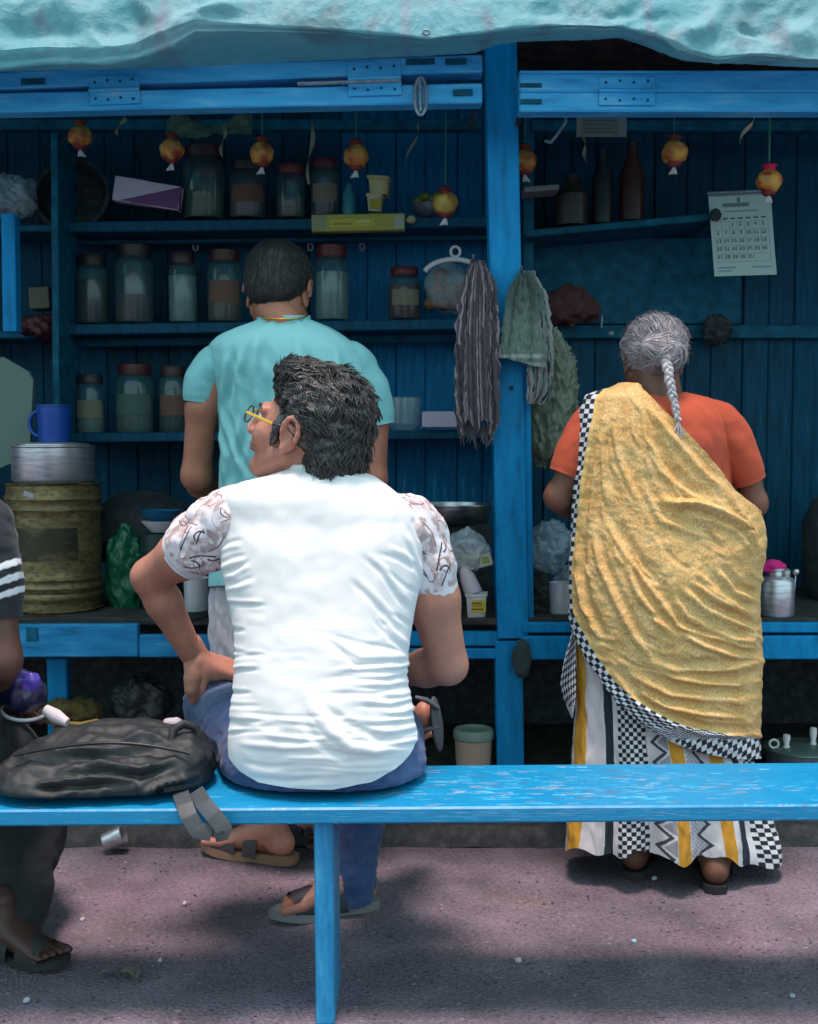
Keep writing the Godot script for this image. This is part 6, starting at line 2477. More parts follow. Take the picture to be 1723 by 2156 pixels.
	for q in [[[px(520, 752, z), px(470, 762, z), px(432, 800, z), px(425, 848, z)], Vector3(0.2, 0, 1)], [[px(700, 755, z), px(742, 768, z), px(778, 820, z), px(795, 897, z)], Vector3(-0.2, 0, 1)]]:
		mb = MB.new()
		limb(mb, q[0], [0.048, 0.059, 0.055, 0.051], 40, 30, {"up": q[1], "skew": Vector3(0, 0, 0),
			"disp": func(_a: float, b: float, p: Vector3): return wave(p, wn, 12.0) * 0.007 * smoothstep(1.05, 0.6, b) + (0.002 if b > 0.93 else 0.0)})
		part("sleeve", mb, teal, root)
	# pale wrap to the knee, thin gold chain at the neck
	var wrap := [[1190, 452, 780, z, 0.128], [1280, 442, 786, z, 0.14], [1400, 446, 782, z, 0.14], [1540, 452, 776, z, 0.13], [1600, 456, 770, z, 0.125]]
	mb = MB.new()
	loft(mb, wrap, 120, 50, {"disp": func(th: float, vy: float, _x: float): return sin(th * 17.0 + sin(vy * 0.02) * 0.8) * 0.006 + wn.get_noise_2d(th * 9.0, vy * 0.02) * 0.006})
	part("wrap", mb, cloth(rgb(176, 170, 180), 0.9), root)
	mb = MB.new()
	var ch := []
	for k in 13:
		var a := lerpf(0.2, PI - 0.2, k / 12.0)
		ch.append(px(600, 662 + 16 * sin(a), z) + Vector3(cos(a) * 0.066, 0, sin(a) * 0.064 + 0.004))
	mb.tube(ch, 0.0022, 6)
	part("neck_chain", mb, plain(rgb(200, 150, 50), 0.3, 0.9), root)
	# feet in brown sandals
	for q in [[px(570, 1772, z + 0.01), Vector3(-0.93, 0, -0.36)], [px(692, 1772, z + 0.08), Vector3(-0.5, 0, -0.86)]]:
		var dir: Vector3 = q[1].normalized()
		var an: Vector3 = q[0]
		an.y = 0.098
		mb = MB.new()
		var ff := Field.new(an - Vector3(0.26, 0.1, 0.26), an + Vector3(0.1, 0.1, 0.1), 0.0055)
		ff.cone(an + Vector3(0, 0.06, 0), an, 0.036, 0.036, 0.02)
		foot(ff, an, 0.068, dir, 1.04)
		ff.emit(mb, func(p: Vector3, _n: Vector3): return skin_tone(lin(196, 130, 112), sn, p))
		part("foot", mb, M.skin_fair, root)
		sandal(root, an, 0.070, dir, 1.06, plain(rgb(150, 112, 88), 0.8), plain(rgb(66, 56, 60), 0.65), "sandal", 0.026)


# ------------------------------------------------------------------ the woman in the sari

func sari_check(s: float, t: float, cell: float) -> bool:
	return (int(floor(s / cell)) + int(floor(t / cell))) % 2 == 0


func skirt_image(rings: Array) -> Image:
	# the border print of the white cloth: bands that run from waist to hem, laid out round the body
	var w := 1100
	var h := 420
	var img := Image.create(w, h, false, Image.FORMAT_RGB8)
	var n := noise(101, 0.03, 3).get_seamless_image(w, h)
	for x in w:
		var th := TAU * x / w
		var r := ring_at(rings, 1620.0)
		# across the seen half the bands are placed as measured, the far half repeats them
		var u: float = (r[0] + r[1]) / 2.0 + cos(th) * (r[1] - r[0]) / 2.0
		if th > PI:
			u = 1600.0 - fposmod((th - PI) / PI * 620.0, 400.0)
		for y in h:
			var vy := 1200.0 + 620.0 * y / h
			var c := rgb(208, 202, 206)
			var f := n.get_pixel(x, y).r
			var wob := (f - 0.5) * 3.0
			var q := u + wob * 0.5
			var jag := absf(fposmod(vy, 44.0) - 22.0)
			if q < 1207:
				c = rgb(30, 32, 44) if sari_check(q * 1.0, vy, 9.0) else c
			elif q > 1219 and q < 1243:
				c = rgb(206, 146, 46)
			elif q > 1243 and q < 1276:
				c = rgb(206, 194, 198)
			elif q > 1278 and q < 1298:
				c = rgb(34, 44, 54)
			elif q > 1310 and q < 1372:
				c = rgb(26, 28, 40) if sari_check(q - 1310, vy, 8.8) else rgb(206, 204, 210)
			elif q > 1380 and q < 1413:
				# points of the zigzag with a filled middle
				if absf(q - (1384 + jag)) < 4.0 or q > 1384 + jag + 10:
					c = rgb(64, 62, 76) if absf(q - (1384 + jag)) < 4.0 else rgb(150, 146, 156)
			elif q >= 1414 and q < 1438:
				c = rgb(200, 140, 46)
			elif q >= 1440 and q < 1486:
				var e := 1482 - jag
				if absf(q - e) < 4.0:
					c = rgb(60, 58, 72)
				elif q < e:
					c = rgb(148, 146, 158) if (int(floor(vy / 5.0)) + int(floor(q / 5.0))) % 2 == 0 else rgb(186, 182, 190)
			elif q > 1500 and q < 1522:
				c = rgb(206, 146, 46)
			elif q > 1536 and q < 1551:
				c = rgb(34, 44, 56)
			elif q > 1562 and q < 1640:
				c = rgb(26, 28, 40) if sari_check(q - 1562, vy, 8.8) else rgb(208, 206, 212)
			img.set_pixel(x, y, c * (0.93 + 0.14 * f))
	return img


func pallu_left(vy: float) -> float:
	return line_at([[800, 1318], [822, 1280], [835, 1266], [930, 1252], [1000, 1241], [1100, 1228], [1200, 1216], [1280, 1218], [1310, 1230], [1340, 1247], [1385, 1272], [1430, 1302], [1465, 1338], [1490, 1372], [1515, 1414], [1530, 1452], [1545, 1530], [1553, 1592], [1556, 1700]], vy)


func pallu_outer(vy: float) -> float:
	return line_at([[800, 1290], [822, 1240], [835, 1228], [930, 1221], [1000, 1214], [1100, 1206], [1200, 1200], [1290, 1203], [1330, 1212], [1385, 1240], [1430, 1270], [1475, 1304], [1510, 1340], [1540, 1376], [1565, 1420], [1585, 1470], [1598, 1540], [1604, 1592], [1610, 1700]], vy)


func pallu_right(vy: float) -> float:
	return line_at([[800, 1350], [815, 1356], [840, 1378], [870, 1404], [910, 1442], [980, 1500], [1030, 1542], [1064, 1580], [1090, 1606], [1110, 1660], [1120, 1700]], vy)


func pallu_image(rings: Array) -> Image:
	var w := 900
	var h := 800
	var img := Image.create(w, h, false, Image.FORMAT_RGB8)
	var a := noise(102, 0.15, 3).get_seamless_image(w, h)
	var b := noise(103, 0.013, 3).get_seamless_image(w, h)
	var d := noise(104, 0.09, 2, FastNoiseLite.TYPE_CELLULAR).get_seamless_image(w, h)
	for y in h:
		var vy := 800.0 + 810.0 * y / h
		var r := ring_at(rings, vy)
		var mid: float = (r[0] + r[1]) / 2.0
		var hw: float = (r[1] - r[0]) / 2.0
		var gl := pallu_left(vy)
		var go := pallu_outer(vy)
		for x in w:
			var th := lerpf(-1.0, PI + 0.4, float(x) / w)
			var u := mid + cos(th) * hw
			if th > PI:
				u = mid - hw - (th - PI) * 60.0
			var f := a.get_pixel(x, y).r
			var g := b.get_pixel(x, y).r
			var e := d.get_pixel(x, y).r
			var c := rgb(200, 150, 84).lerp(rgb(212, 172, 112), clampf(g * 1.6 - 0.3, 0, 1))
			if f > 0.54:
				c = c.lerp(rgb(182, 136, 98), clampf((f - 0.54) * 5.0, 0, 0.42))
			elif f < 0.42:
				c = c.lerp(rgb(228, 206, 160), clampf((0.42 - f) * 5.0, 0, 0.42))
			if e > 0.62 and f > 0.47:
				c = c.lerp(rgb(164, 116, 92), 0.3)
			if u < gl - 1.5 and go < gl:
				# the checked border with its fine gold edge
				var s := (gl - u)
				c = rgb(28, 30, 42) if sari_check(s, vy * (1.0 if vy < 1290 else 0.8) + u * (0.0 if vy < 1290 else 0.5), 10.0) else rgb(206, 206, 214)
			elif u < gl + 5.0:
				c = rgb(216, 178, 110)
			img.set_pixel(x, y, c)
	return img


func build_woman():
	var root := thing("person", "person with grey plaited hair in gold and white sari standing at the counter", "person", Vector3(0.69, 0, -3.05))
	var z := 3.05
	var sn := noise(105, 1.0, 3)
	var tone := lin(120, 76, 60)
	var wn := noise(106, 1.0, 3)
	var mb := MB.new()
	var f := Field.new(Vector3(0.22, 0.0, -3.48), Vector3(1.05, 1.58, -2.86), 0.012)
	f.cone(px(1400, 1250, z), px(1390, 930, z), 0.12, 0.09, 0.05)
	f.cone(px(1290, 890, z), px(1480, 895, z), 0.045, 0.045, 0.05)
	f.cone(px(1388, 880, z + 0.01), px(1380, 780, z + 0.02), 0.070, 0.060, 0.03)
	var le := px(1176, 1046, z + 0.02)
	var lw := px(1230, 1090, z + 0.26)
	f.chain([px(1272, 895, z), px(1206, 985, z), le], [0.040, 0.036, 0.036], 0.02)
	f.chain([le, le.lerp(lw, 0.3), lw], [0.038, 0.038, 0.026], 0.02)
	var re := px(1586, 1060, z + 0.02)
	var rw := px(1540, 1110, z + 0.27)
	f.chain([px(1512, 900, z), px(1574, 990, z), re], [0.038, 0.032, 0.036], 0.02)
	f.chain([re, re.lerp(rw, 0.3), rw], [0.038, 0.038, 0.026], 0.02)
	for q in [[1330.0, 1790.0], [1490.0, 1812.0]]:
		f.chain([px(q[0], 1300, z), px(q[0], 1600, z), px(q[0], q[1] - 20, z)], [0.08, 0.055, 0.036], 0.03)
	f.emit(mb, func(p: Vector3, _n: Vector3): return skin_tone(tone, sn, p))
	for q in [[lw, Vector3(0.3, -0.3, -0.9)], [rw, Vector3(-0.3, -0.3, -0.9)]]:
		var hy: Vector3 = q[1].normalized()
		var hz := Vector3(0, 1, 0) - hy * hy.y
		hz = hz.normalized()
		var hf := Field.new(q[0] - Vector3(0.13, 0.14, 0.24), q[0] + Vector3(0.13, 0.08, 0.05), 0.006)
		hf.cone(q[0], q[0] + hy * 0.02, 0.026, 0.022, 0.02)
		hand(hf, q[0], Basis(hy.cross(hz), hy, hz), 0.6, 0.92, Vector3(0.75 if q[1].x > 0 else -0.75, 0.6, -0.35))
		hf.emit(mb, func(p: Vector3, _n: Vector3): return skin_tone(tone, sn, p))
	var fwd := Vector3(-0.05, -0.22, -1).normalized()
	var up := Vector3(0.04, 1, 0)
	up = (up - fwd * up.dot(fwd)).normalized()
	var hb := Basis(up.cross(fwd).normalized(), up, fwd)
	var hc := px(1374, 760, z + 0.05)
	var hs := 0.94
	var hf2 := head_field(hc, hb, hs, 0.006)
	hf2.cone(hc + hb * Vector3(0, -0.05, -0.03), px(1386, 850, z), 0.055, 0.062, 0.02)
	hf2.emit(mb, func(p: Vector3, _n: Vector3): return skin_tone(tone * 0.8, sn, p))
	part("body", mb, M.skin_fair, root)
	# feet
	for q in [[1340.0, 1826.0, 3.06, Vector3(0.35, 0, -1)], [1504.0, 1850.0, 2.96, Vector3(0.2, 0, -1)]]:
		var an := px(q[0], q[1], q[2])
		an.y = 0.085
		an.z = -q[2]
		var dir: Vector3 = q[3].normalized()
		mb = MB.new()
		var ff := Field.new(an - Vector3(0.1, 0.09, 0.24), an + Vector3(0.14, 0.14, 0.1), 0.006)
		ff.cone(an + Vector3(0, 0.1, 0), an, 0.036, 0.036, 0.02)
		foot(ff, an, 0.062, dir, 0.98)
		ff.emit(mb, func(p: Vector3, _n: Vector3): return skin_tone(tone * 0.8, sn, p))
		part("foot", mb, M.skin_fair, root)
		sandal(root, an, 0.064, dir, 1.0, M.rubber, M.rubber, "sandal", 0.02)
	# grey hair drawn back, with a knot and a plait
	var cap := MB.new()
	var cf := Field.new(hc - Vector3(0.19, 0.19, 0.19), hc + Vector3(0.19, 0.19, 0.19), 0.006)
	cf.ell(hc + hb * (Vector3(0, 0.036, -0.022) * hs), Vector3(0.092, 0.094, 0.106) * hs, hb, 0.02)
	cf.ell(hc + hb * (Vector3(0.0, -0.010, -0.075) * hs), Vector3(0.066, 0.050, 0.042) * hs, hb, 0.03)
	cf.ell(hc + hb * (Vector3(0, -0.04, 0.09) * hs), Vector3(0.11, 0.10, 0.075) * hs, hb, 0.008, true)
	cf.ell(px(1404, 738, z - 0.075), Vector3(0.042, 0.038, 0.034), Basis.IDENTITY, 0.02)
	cf.ell(px(1374, 732, z - 0.075), Vector3(0.030, 0.026, 0.026), Basis.IDENTITY, 0.02)
	var rn := noise(107, 1.0, 3, FastNoiseLite.TYPE_SIMPLEX_SMOOTH, true)
	var knot := px(1400, 744, z - 0.06)
	cf.emit(cap, func(p: Vector3, _n: Vector3):
		var e := rn.get_noise_3d(p.x * 30, p.y * 30, p.z * 30) * 0.3 + 0.62
		return Color(e, e, e), func(p: Vector3, _n: Vector3): return rn.get_noise_3d(p.x * 20, p.y * 20, p.z * 20) * 0.003)
	var strands := MB.new()
	hair_locks(strands, cap, 5600, func(_p: Vector3, _n: Vector3): return true, func(p: Vector3, n: Vector3):
		var d: Vector3 = (knot - p)
		if d.length() < 0.05:
			d = d.cross(n) * 3.0 + d
		d = d.normalized()
		return (d - n * n.dot(d)).normalized(), 0.056, 0.0013, 108, 0.22, 0.04, [Color(1.0, 0.98, 1.02), Color(0.85, 0.83, 0.87), Color(1.1, 1.07, 1.11), Color(0.6, 0.58, 0.6)], 3)
	# the plait: three strands twisted over each other
	var path := [px(1400, 748, z - 0.10), px(1407, 782, z - 0.118), px(1414, 815, z - 0.125), px(1420, 850, z - 0.128), px(1428, 885, z - 0.132)]
	var cv := Curve3D.new()
	for p in path:
		cv.add_point(p)
	for s in 3:
		var ps := []
		var rs := []
		for k in 40:
			var t := k / 39.0
			var p: Vector3 = cv.sample_baked(cv.get_baked_length() * t)
			var a := t * 22.0 + s * TAU / 3.0
			var wd := 0.0085 * (1.0 - 0.35 * t)
			wd *= 1.0 + 0.3 * sin(t * 31.0 + s)
			ps.append(p + Vector3(sin(a) * wd, 0, sin(2.0 * a) * wd * 0.5))
			rs.append(0.0072 * (1.0 - 0.4 * t) * (1.0 + 0.22 * sin(t * 47.0 + s * 2.0)))
		strands.tube(ps, rs, 7)
	# wisps at its tip and round the nape
	var r := RandomNumberGenerator.new()
	r.seed = 5
	for k in 26:
		var p := px(1428, 886, z - 0.132) if k < 26 else hc + hb * (Vector3(r.randf_range(-0.095, 0.095), r.randf_range(-0.05, 0.09), r.randf_range(-0.09, 0.0)) * hs)
		var d := (Vector3(r.randf_range(-0.5, 0.6), -1, r.randf_range(-0.1, 0.4)) if k < 26 else Vector3(signf(p.x - hc.x) * 0.8, r.randf_range(-0.8, 0.3), r.randf_range(-0.2, 0.5))).normalized()
		var l := r.randf_range(0.02, 0.05)
		strands.tube([p, p + d * l * 0.5 + Vector3(r.randf_range(-0.004, 0.004), 0, 0), p + d * l], [0.0016, 0.0012, 0.0004], 4)
	var hm := plain(rgb(172, 164, 170), 0.55, 0.0, true)
	var hair := part("hair", cap, hm, root)
	part("lock", strands, hm, hair).set_meta("kind", "stuff")
	# blouse
	var br := [[818, 1328, 1446, z + 0.01, 0.06], [826, 1300, 1470, z + 0.005, 0.074], [840, 1266, 1500, z, 0.092], [864, 1246, 1528, z, 0.110], [910, 1240, 1542, z, 0.124], [1000, 1246, 1540, z, 0.130], [1100, 1236, 1548, z, 0.135], [1220, 1225, 1570, z, 0.150]]
	var orange := cloth(rgb(184, 74, 47), 0.88)
	mb = MB.new()
	loft(mb, br, 110, 80, {"disp": func(th: float, vy: float, x: float): return wn.get_noise_3d(cos(th) * 2.0, vy * 0.008, sin(th) * 2.0) * 0.007 - 0.012 * smoothstep(880.0, 820.0, vy + absf(x - 1400) * 0.28)})
	var blouse := part("blouse", mb, orange, root)
	for q in [[[px(1300, 872, z), px(1258, 885, z), px(1222, 930, z), px(1192, 1000, z)], Vector3(0.2, 0, 1)], [[px(1470, 872, z), px(1516, 892, z), px(1548, 940, z), px(1576, 1012, z + 0.015)], Vector3(-0.2, 0, 1)]]:
		mb = MB.new()
		limb(mb, q[0], [0.048, 0.057, 0.053, 0.049], 40, 36, {"up": q[1],
			"disp": func(_a: float, b: float, p: Vector3): return wave(p, wn, 14.0) * 0.006 * smoothstep(1.05, 0.6, b) + (0.0018 if b > 0.94 else 0.0)})
		part("sleeve", mb, orange, blouse)
	# the white printed cloth to the ankles
	var sk := [[1180, 1232, 1560, z, 0.130], [1260, 1216, 1572, z, 0.138], [1340, 1210, 1574, z, 0.143], [1420, 1212, 1572, z, 0.143], [1550, 1215, 1578, z, 0.145], [1620, 1213, 1598, z, 0.158], [1740, 1205, 1618, z, 0.165], [1800, 1200, 1630, z, 0.172], [1826, 1198, 1632, z, 0.172]]
	var skm := image_mat(skirt_image(sk), 0.9)
	mb = MB.new()
	loft(mb, sk, 240, 110, {"power": 0.95,
		"hem": func(x: float, s: float): return 1792.0 + (x - 1200.0) * 0.07 + 7.0 * sin(x * 0.045) + 5.0 * sin(x * 0.11 + 1.0),
		"uv": func(th: float, vy: float): return Vector2(th / TAU, (vy - 1200.0) / 620.0),
		"disp": func(th: float, vy: float, x: float):
			var grow := smoothstep(1350.0, 1800.0, vy)
			return (sin(x * 0.062 + 0.6 + sin(vy * 0.008) * 0.5) * 0.011 + sin(x * 0.031 + 2.0) * 0.009) * (0.35 + grow) + wn.get_noise_2d(x * 0.05, vy * 0.01) * 0.006 - 0.028 * exp(-pow((x - 1380.0) / 18.0, 2)) * smoothstep(1540.0, 1680.0, vy)})
	part("skirt", mb, skm, root)
	build_pallu(root, z, wn)


func build_pallu(root: Node, z: float, wn: FastNoiseLite):
	var pr := [[796, 1322, 1450, z + 0.01, 0.062], [812, 1300, 1466, z + 0.005, 0.074], [828, 1252, 1500, z, 0.096], [850, 1236, 1530, z, 0.112], [900, 1224, 1546, z, 0.130], [960, 1220, 1552, z, 0.140], [1030, 1216, 1570, z, 0.150],
		[1080, 1214, 1594, z, 0.160], [1120, 1212, 1606, z, 0.172], [1160, 1209, 1607, z, 0.184], [1200, 1207, 1598, z, 0.190], [1280, 1205, 1594, z, 0.190], [1380, 1206, 1600, z, 0.184], [1480, 1210, 1597, z, 0.178], [1560, 1212, 1595, z, 0.174], [1620, 1210, 1597, z, 0.172]]
	var fo := Folds.new(1180, 790, 1640, 1630, 2.5)
	var ridges := [
		# falling from the shoulder
		[1314, 822, 1299, 876, 1277, 949, 1268, 1040, 1262, 1130], [1336, 811, 1365, 858, 1372, 913, 1409, 986, 1440, 1040], [1316, 830, 1306, 880, 1316, 940, 1336, 1000, 1356, 1044],
		[1350, 812, 1388, 866, 1424, 912, 1470, 972, 1530, 1034], [1282, 840, 1264, 920, 1250, 1010, 1240, 1100], [1298, 830, 1284, 910, 1290, 1000, 1300, 1060],
		[1374, 930, 1400, 980, 1440, 1020, 1490, 1050],
		# the long diagonal ones
		[1282, 1040, 1296, 1087, 1329, 1147, 1362, 1200, 1402, 1254, 1432, 1304, 1482, 1327, 1560, 1342], [1356, 994, 1382, 1047, 1400, 1082, 1452, 1104, 1500, 1120], [1268, 1100, 1282, 1180, 1316, 1260, 1350, 1330, 1390, 1380],
		[1240, 1120, 1236, 1200, 1250, 1270, 1284, 1340], [1334, 1170, 1352, 1230, 1390, 1290, 1430, 1330],
		# the fold carried over the right forearm
		[1509, 997, 1549, 1054, 1590, 1116, 1604, 1172], [1450, 1070, 1500, 1082, 1552, 1106, 1588, 1160],
		# swags that gather at the right hip
		[1442, 1277, 1482, 1307, 1542, 1332, 1594, 1338], [1436, 1320, 1482, 1347, 1549, 1372, 1599, 1374], [1389, 1382, 1432, 1400, 1516, 1396, 1599, 1380], [1399, 1408, 1482, 1424, 1549, 1428, 1596, 1408],
		[1349, 1412, 1416, 1447, 1482, 1456, 1566, 1460, 1596, 1450], [1336, 1432, 1399, 1472, 1482, 1490, 1566, 1498], [1310, 1404, 1356, 1470, 1416, 1508, 1482, 1530, 1592, 1536],
		[1456, 1214, 1516, 1254, 1582, 1282], [1442, 1228, 1482, 1268, 1549, 1302, 1592, 1320], [1509, 1188, 1542, 1234, 1592, 1256], [1470, 1190, 1500, 1230, 1560, 1270], [1420, 1240, 1450, 1290, 1500, 1316]]
	var r := RandomNumberGenerator.new()
	r.seed = 15
	for q in ridges:
		var a := []
		var b := []
		for i in range(0, q.size(), 2):
			a.append(Vector2(q[i], q[i + 1]))
			b.append(Vector2(q[i] - 9, q[i + 1] + 12))
		fo.stroke(a, r.randf_range(11, 22), r.randf_range(0.005, 0.011))
		fo.stroke(b, r.randf_range(9, 13), -r.randf_range(0.006, 0.010))
	# the hollow under the fold at the waist
	fo.stroke([Vector2(1386, 1054), Vector2(1420, 1060), Vector2(1452, 1060), Vector2(1502, 1076), Vector2(1552, 1104), Vector2(1588, 1164)], 14, -0.026)
	for k in 70:
		var u := r.randf_range(1225, 1590)
		var v := r.randf_range(850, 1560)
		var a: float = lerpf(1.35, 0.35, smoothstep(900.0, 1400.0, v + (u - 1400) * 0.6)) + r.randf_range(-0.2, 0.2)
		var l := r.randf_range(30, 90)
		var d := Vector2(cos(a), sin(a)) * l
		fo.stroke([Vector2(u, v), Vector2(u, v) + d * 0.5 + Vector2(-d.y, d.x) * 0.08, Vector2(u, v) + d], r.randf_range(6, 10), r.randf_range(0.002, 0.0055) * (1 if k % 2 else -1))
	var theta := func(vy: float, u: float) -> float:
		var q := ring_at(pr, vy)
		var mid: float = (q[0] + q[1]) / 2.0
		var hw: float = (q[1] - q[0]) / 2.0
		var c: float = (u - mid) / hw
		if c >= 1.0:
			return -minf((u - mid - hw) / 90.0, 1.0)
		if c <= -1.0:
			return PI + minf((mid - hw - u) / 60.0, 0.4)
		return acos(c)
	var hgt := func(b: float) -> float: return lerpf(806.0, 1597.0, b)
	var ang := func(a: float, vy: float) -> float:
		return lerpf(theta.call(vy, pallu_right(vy)), theta.call(vy, pallu_outer(vy)), a)
	var mb := MB.new()
	mb.grid(260, 340, false,
		func(a: float, b: float):
			var vy: float = hgt.call(b)
			var th: float = ang.call(a, vy)
			var p := ring_point(pr, vy, th, 1.0, 0.012)
			if th < 0.0:
				p += Vector3(0.0, 0.0, 0.03 * th)
			return p,
		func(a: float, b: float, _p: Vector3):
			var vy: float = hgt.call(b)
			var th: float = ang.call(a, vy)
			var q := ring_at(pr, vy)
			var u: float = (q[0] + q[1]) / 2.0 + cos(th) * (q[1] - q[0]) / 2.0
			# the bustle of the hips under the cloth
			var seat := 0.016 * exp(-pow((u - 1470.0) / 70.0, 2) - pow((vy - 1150.0) / 60.0, 2)) + 0.010 * exp(-pow((u - 1330.0) / 70.0, 2) - pow((vy - 1200.0) / 80.0, 2))
			return (fo.at(u, vy) + seat) * smoothstep(-0.7, 0.1, th) + wn.get_noise_2d(u * 0.03, vy * 0.03) * 0.003 + (0.004 if a < 0.03 or a > 0.985 else 0.0),
		null,
		func(a: float, b: float):
			var vy: float = hgt.call(b)
			var th: float = ang.call(a, vy)
			return Vector2((th + 1.0) / (PI + 1.4), (vy - 800.0) / 810.0), true)
	var m := image_mat(pallu_image(pr), 0.88)
	part("sari_drape", mb, m, root)
	# the loose checked end that hangs at her left side
	var cm := Image.create(128, 256, false, Image.FORMAT_RGB8)
	for y in 256:
		for x in 128:
			var k := sari_check(x + y * 0.8, y - x * 0.6, 17.0)
			cm.set_pixel(x, y, rgb(206, 200, 210) if y > 226 else (rgb(30, 32, 44) if k else rgb(206, 204, 212)))
	mb = MB.new()
	mb.grid(14, 40, false, func(a: float, b: float):
		var vy: float = lerpf(1296, 1512, b)
		var l: float = line_at([[1296, 1207], [1340, 1202], [1400, 1186], [1440, 1179], [1470, 1186], [1512, 1204]], vy)
		var rr: float = line_at([[1296, 1210], [1400, 1213], [1440, 1214], [1470, 1212], [1512, 1206]], vy)
		return px(lerpf(l, rr, a), vy, z - 0.09 - 0.02 * sin(a * 5.0 + b * 4.0) + 0.05 * (1.0 - a)), null, null, null, true)
	var em := image_mat(cm, 0.9)
	part("sari_end", mb, em, root)


# ------------------------------------------------------------------ the person at the left edge of the view

func build_edge_person():
	var root := thing("person", "person in dark T-shirt with three white sleeve stripes, cut by the left edge", "person", Vector3(-1.0, 0, -2.4))
	var sn := noise(111, 1.0, 3)
	var tone := lin(92, 60, 52)
	var z := 2.36
	var mb := MB.new()
	var f := Field.new(Vector3(-1.35, 0.3, -2.85), Vector3(-0.70, 1.12, -2.15), 0.0125)
	f.cone(px(-180, 1560, z), px(-180, 1130, z + 0.06), 0.12, 0.10, 0.05)
	f.cone(px(-300, 1080, z + 0.06), px(-60, 1080, z + 0.06), 0.065, 0.06, 0.05)
	f.cone(px(-180, 1060, z + 0.06), px(-185, 960, z + 0.06), 0.062, 0.058, 0.03)
	var le := px(2, 1390, z + 0.02)
	var lw := px(0, 1470, z + 0.25)
	f.chain([px(-42, 1105, z + 0.05), px(-12, 1250, z + 0.03), le], [0.048, 0.046, 0.042], 0.02)
	f.chain([le, le.lerp(lw, 0.3), lw], [0.042, 0.042, 0.03], 0.02)
	f.emit(mb, func(p: Vector3, _n: Vector3): return skin_tone(tone, sn, p))
	var hy := Vector3(-0.1, -0.4, -0.9).normalized()
	var hz := (Vector3(0, 1, 0) - hy * hy.y).normalized()
	var hf := Field.new(lw - Vector3(0.13, 0.16, 0.24), lw + Vector3(0.13, 0.08, 0.05), 0.006)
	hf.cone(lw, lw + hy * 0.02, 0.028, 0.024, 0.02)
	hand(hf, lw, Basis(hy.cross(hz), hy, hz), 0.5)
	hf.emit(mb, func(p: Vector3, _n: Vector3): return skin_tone(tone, sn, p))
	var hb := Basis(Vector3.LEFT, Vector3.UP, Vector3.FORWARD)
	var hc := px(-186, 870, z + 0.05)
	var hfl := head_field(hc, hb, 1.04, 0.007)
	hfl.cone(hc + hb * Vector3(0, -0.05, -0.03), px(-184, 1020, z + 0.06), 0.056, 0.06, 0.02)
	hfl.emit(mb, func(p: Vector3, _n: Vector3): return skin_tone(tone, sn, p))
	part("body", mb, M.skin_fair, root)
	var cap := MB.new()
	var cf := Field.new(hc - Vector3(0.19, 0.19, 0.19), hc + Vector3(0.19, 0.19, 0.19), 0.008)
	cf.ell(hc + hb * Vector3(0, 0.045, -0.028), Vector3(0.09, 0.092, 0.106), hb, 0.02)
	cf.ell(hc + hb * Vector3(0, -0.03, 0.09), Vector3(0.11, 0.095, 0.075), hb, 0.01, true)
	cf.emit(cap)
	part("hair", cap, plain(rgb(24, 22, 24), 0.6), root)
	var rings := [[1030, -250, -110, z + 0.06, 0.066], [1050, -310, -60, z + 0.06, 0.09], [1075, -350, -22, z + 0.06, 0.11], [1150, -372, 0, z + 0.05, 0.128], [1300, -352, -16, z + 0.03, 0.135], [1450, -352, -10, z + 0.02, 0.145], [1600, -356, -6, z + 0.02, 0.155]]
	var wn := noise(112, 1.0, 3)
	var navy := cloth(rgb(26, 32, 42), 0.9)
	mb = MB.new()
	loft(mb, rings, 70, 60, {"disp": func(th: float, vy: float, _x: float): return wn.get_noise_3d(cos(th) * 4.0, vy * 0.014, sin(th) * 4.0) * 0.012})
	var shirt := part("shirt", mb, navy, root)
	mb = MB.new()
	limb(mb, [px(-84, 1085, z + 0.06), px(-42, 1110, z + 0.05), px(-16, 1200, z + 0.035), px(-10, 1300, z + 0.03)], [0.055, 0.068, 0.063, 0.056], 44, 120, {
		"up": Vector3(0, 0, 1),
		"disp": func(_a: float, b: float, p: Vector3): return wave(p, wn, 12.0) * 0.008 * smoothstep(1.05, 0.6, b),
		"col": func(a: float, b: float, _p: Vector3):
			var t: float = b - 0.055 * cos(a * TAU)
			for s in [0.70, 0.775, 0.85]:
				if absf(t - s) < 0.018:
					return lin(206, 206, 214)
			return lin(26, 32, 42)})
	var sl := cloth(Color.WHITE, 0.9)
	part("sleeve", mb, sl, root, "sleeve with three white stripes")
	# dark trousers
	var rk := px(40, 1660, 2.86)
	var ra := px(30, 1985, 2.535)
	f = Field.new(Vector3(-1.35, 0.03, -3.0), Vector3(-0.62, 0.66, -2.16), 0.011)
	f.ell(px(-180, 1610, z + 0.03), Vector3(0.19, 0.12, 0.16), Basis.IDENTITY, 0.04)
	f.chain([px(-110, 1600, z + 0.05), px(0, 1600, 2.66), rk], [0.10, 0.088, 0.070], 0.05)
	f.rest_on(0.462, -2.54)
	f.chain([rk, px(70, 1740, 2.72), px(46, 1880, 2.60), ra], [0.072, 0.076, 0.062, 0.056], 0.03)
	f.chain([px(-250, 1600, z + 0.05), px(-300, 1610, 2.80), px(-290, 1760, 2.72), px(-250, 2000, 2.58)], [0.10, 0.078, 0.066, 0.05], 0.04)
	mb = MB.new()
	f.emit(mb, null, func(p: Vector3, n: Vector3):
		var d := (wn.get_noise_3d(p.x * 8.0, p.y * 16.0, p.z * 8.0)) * 0.010
		d *= smoothstep(0.9, 0.4, -n.y)
		return d)
	part("trousers", mb, cloth(rgb(28, 32, 36), 0.85), root)
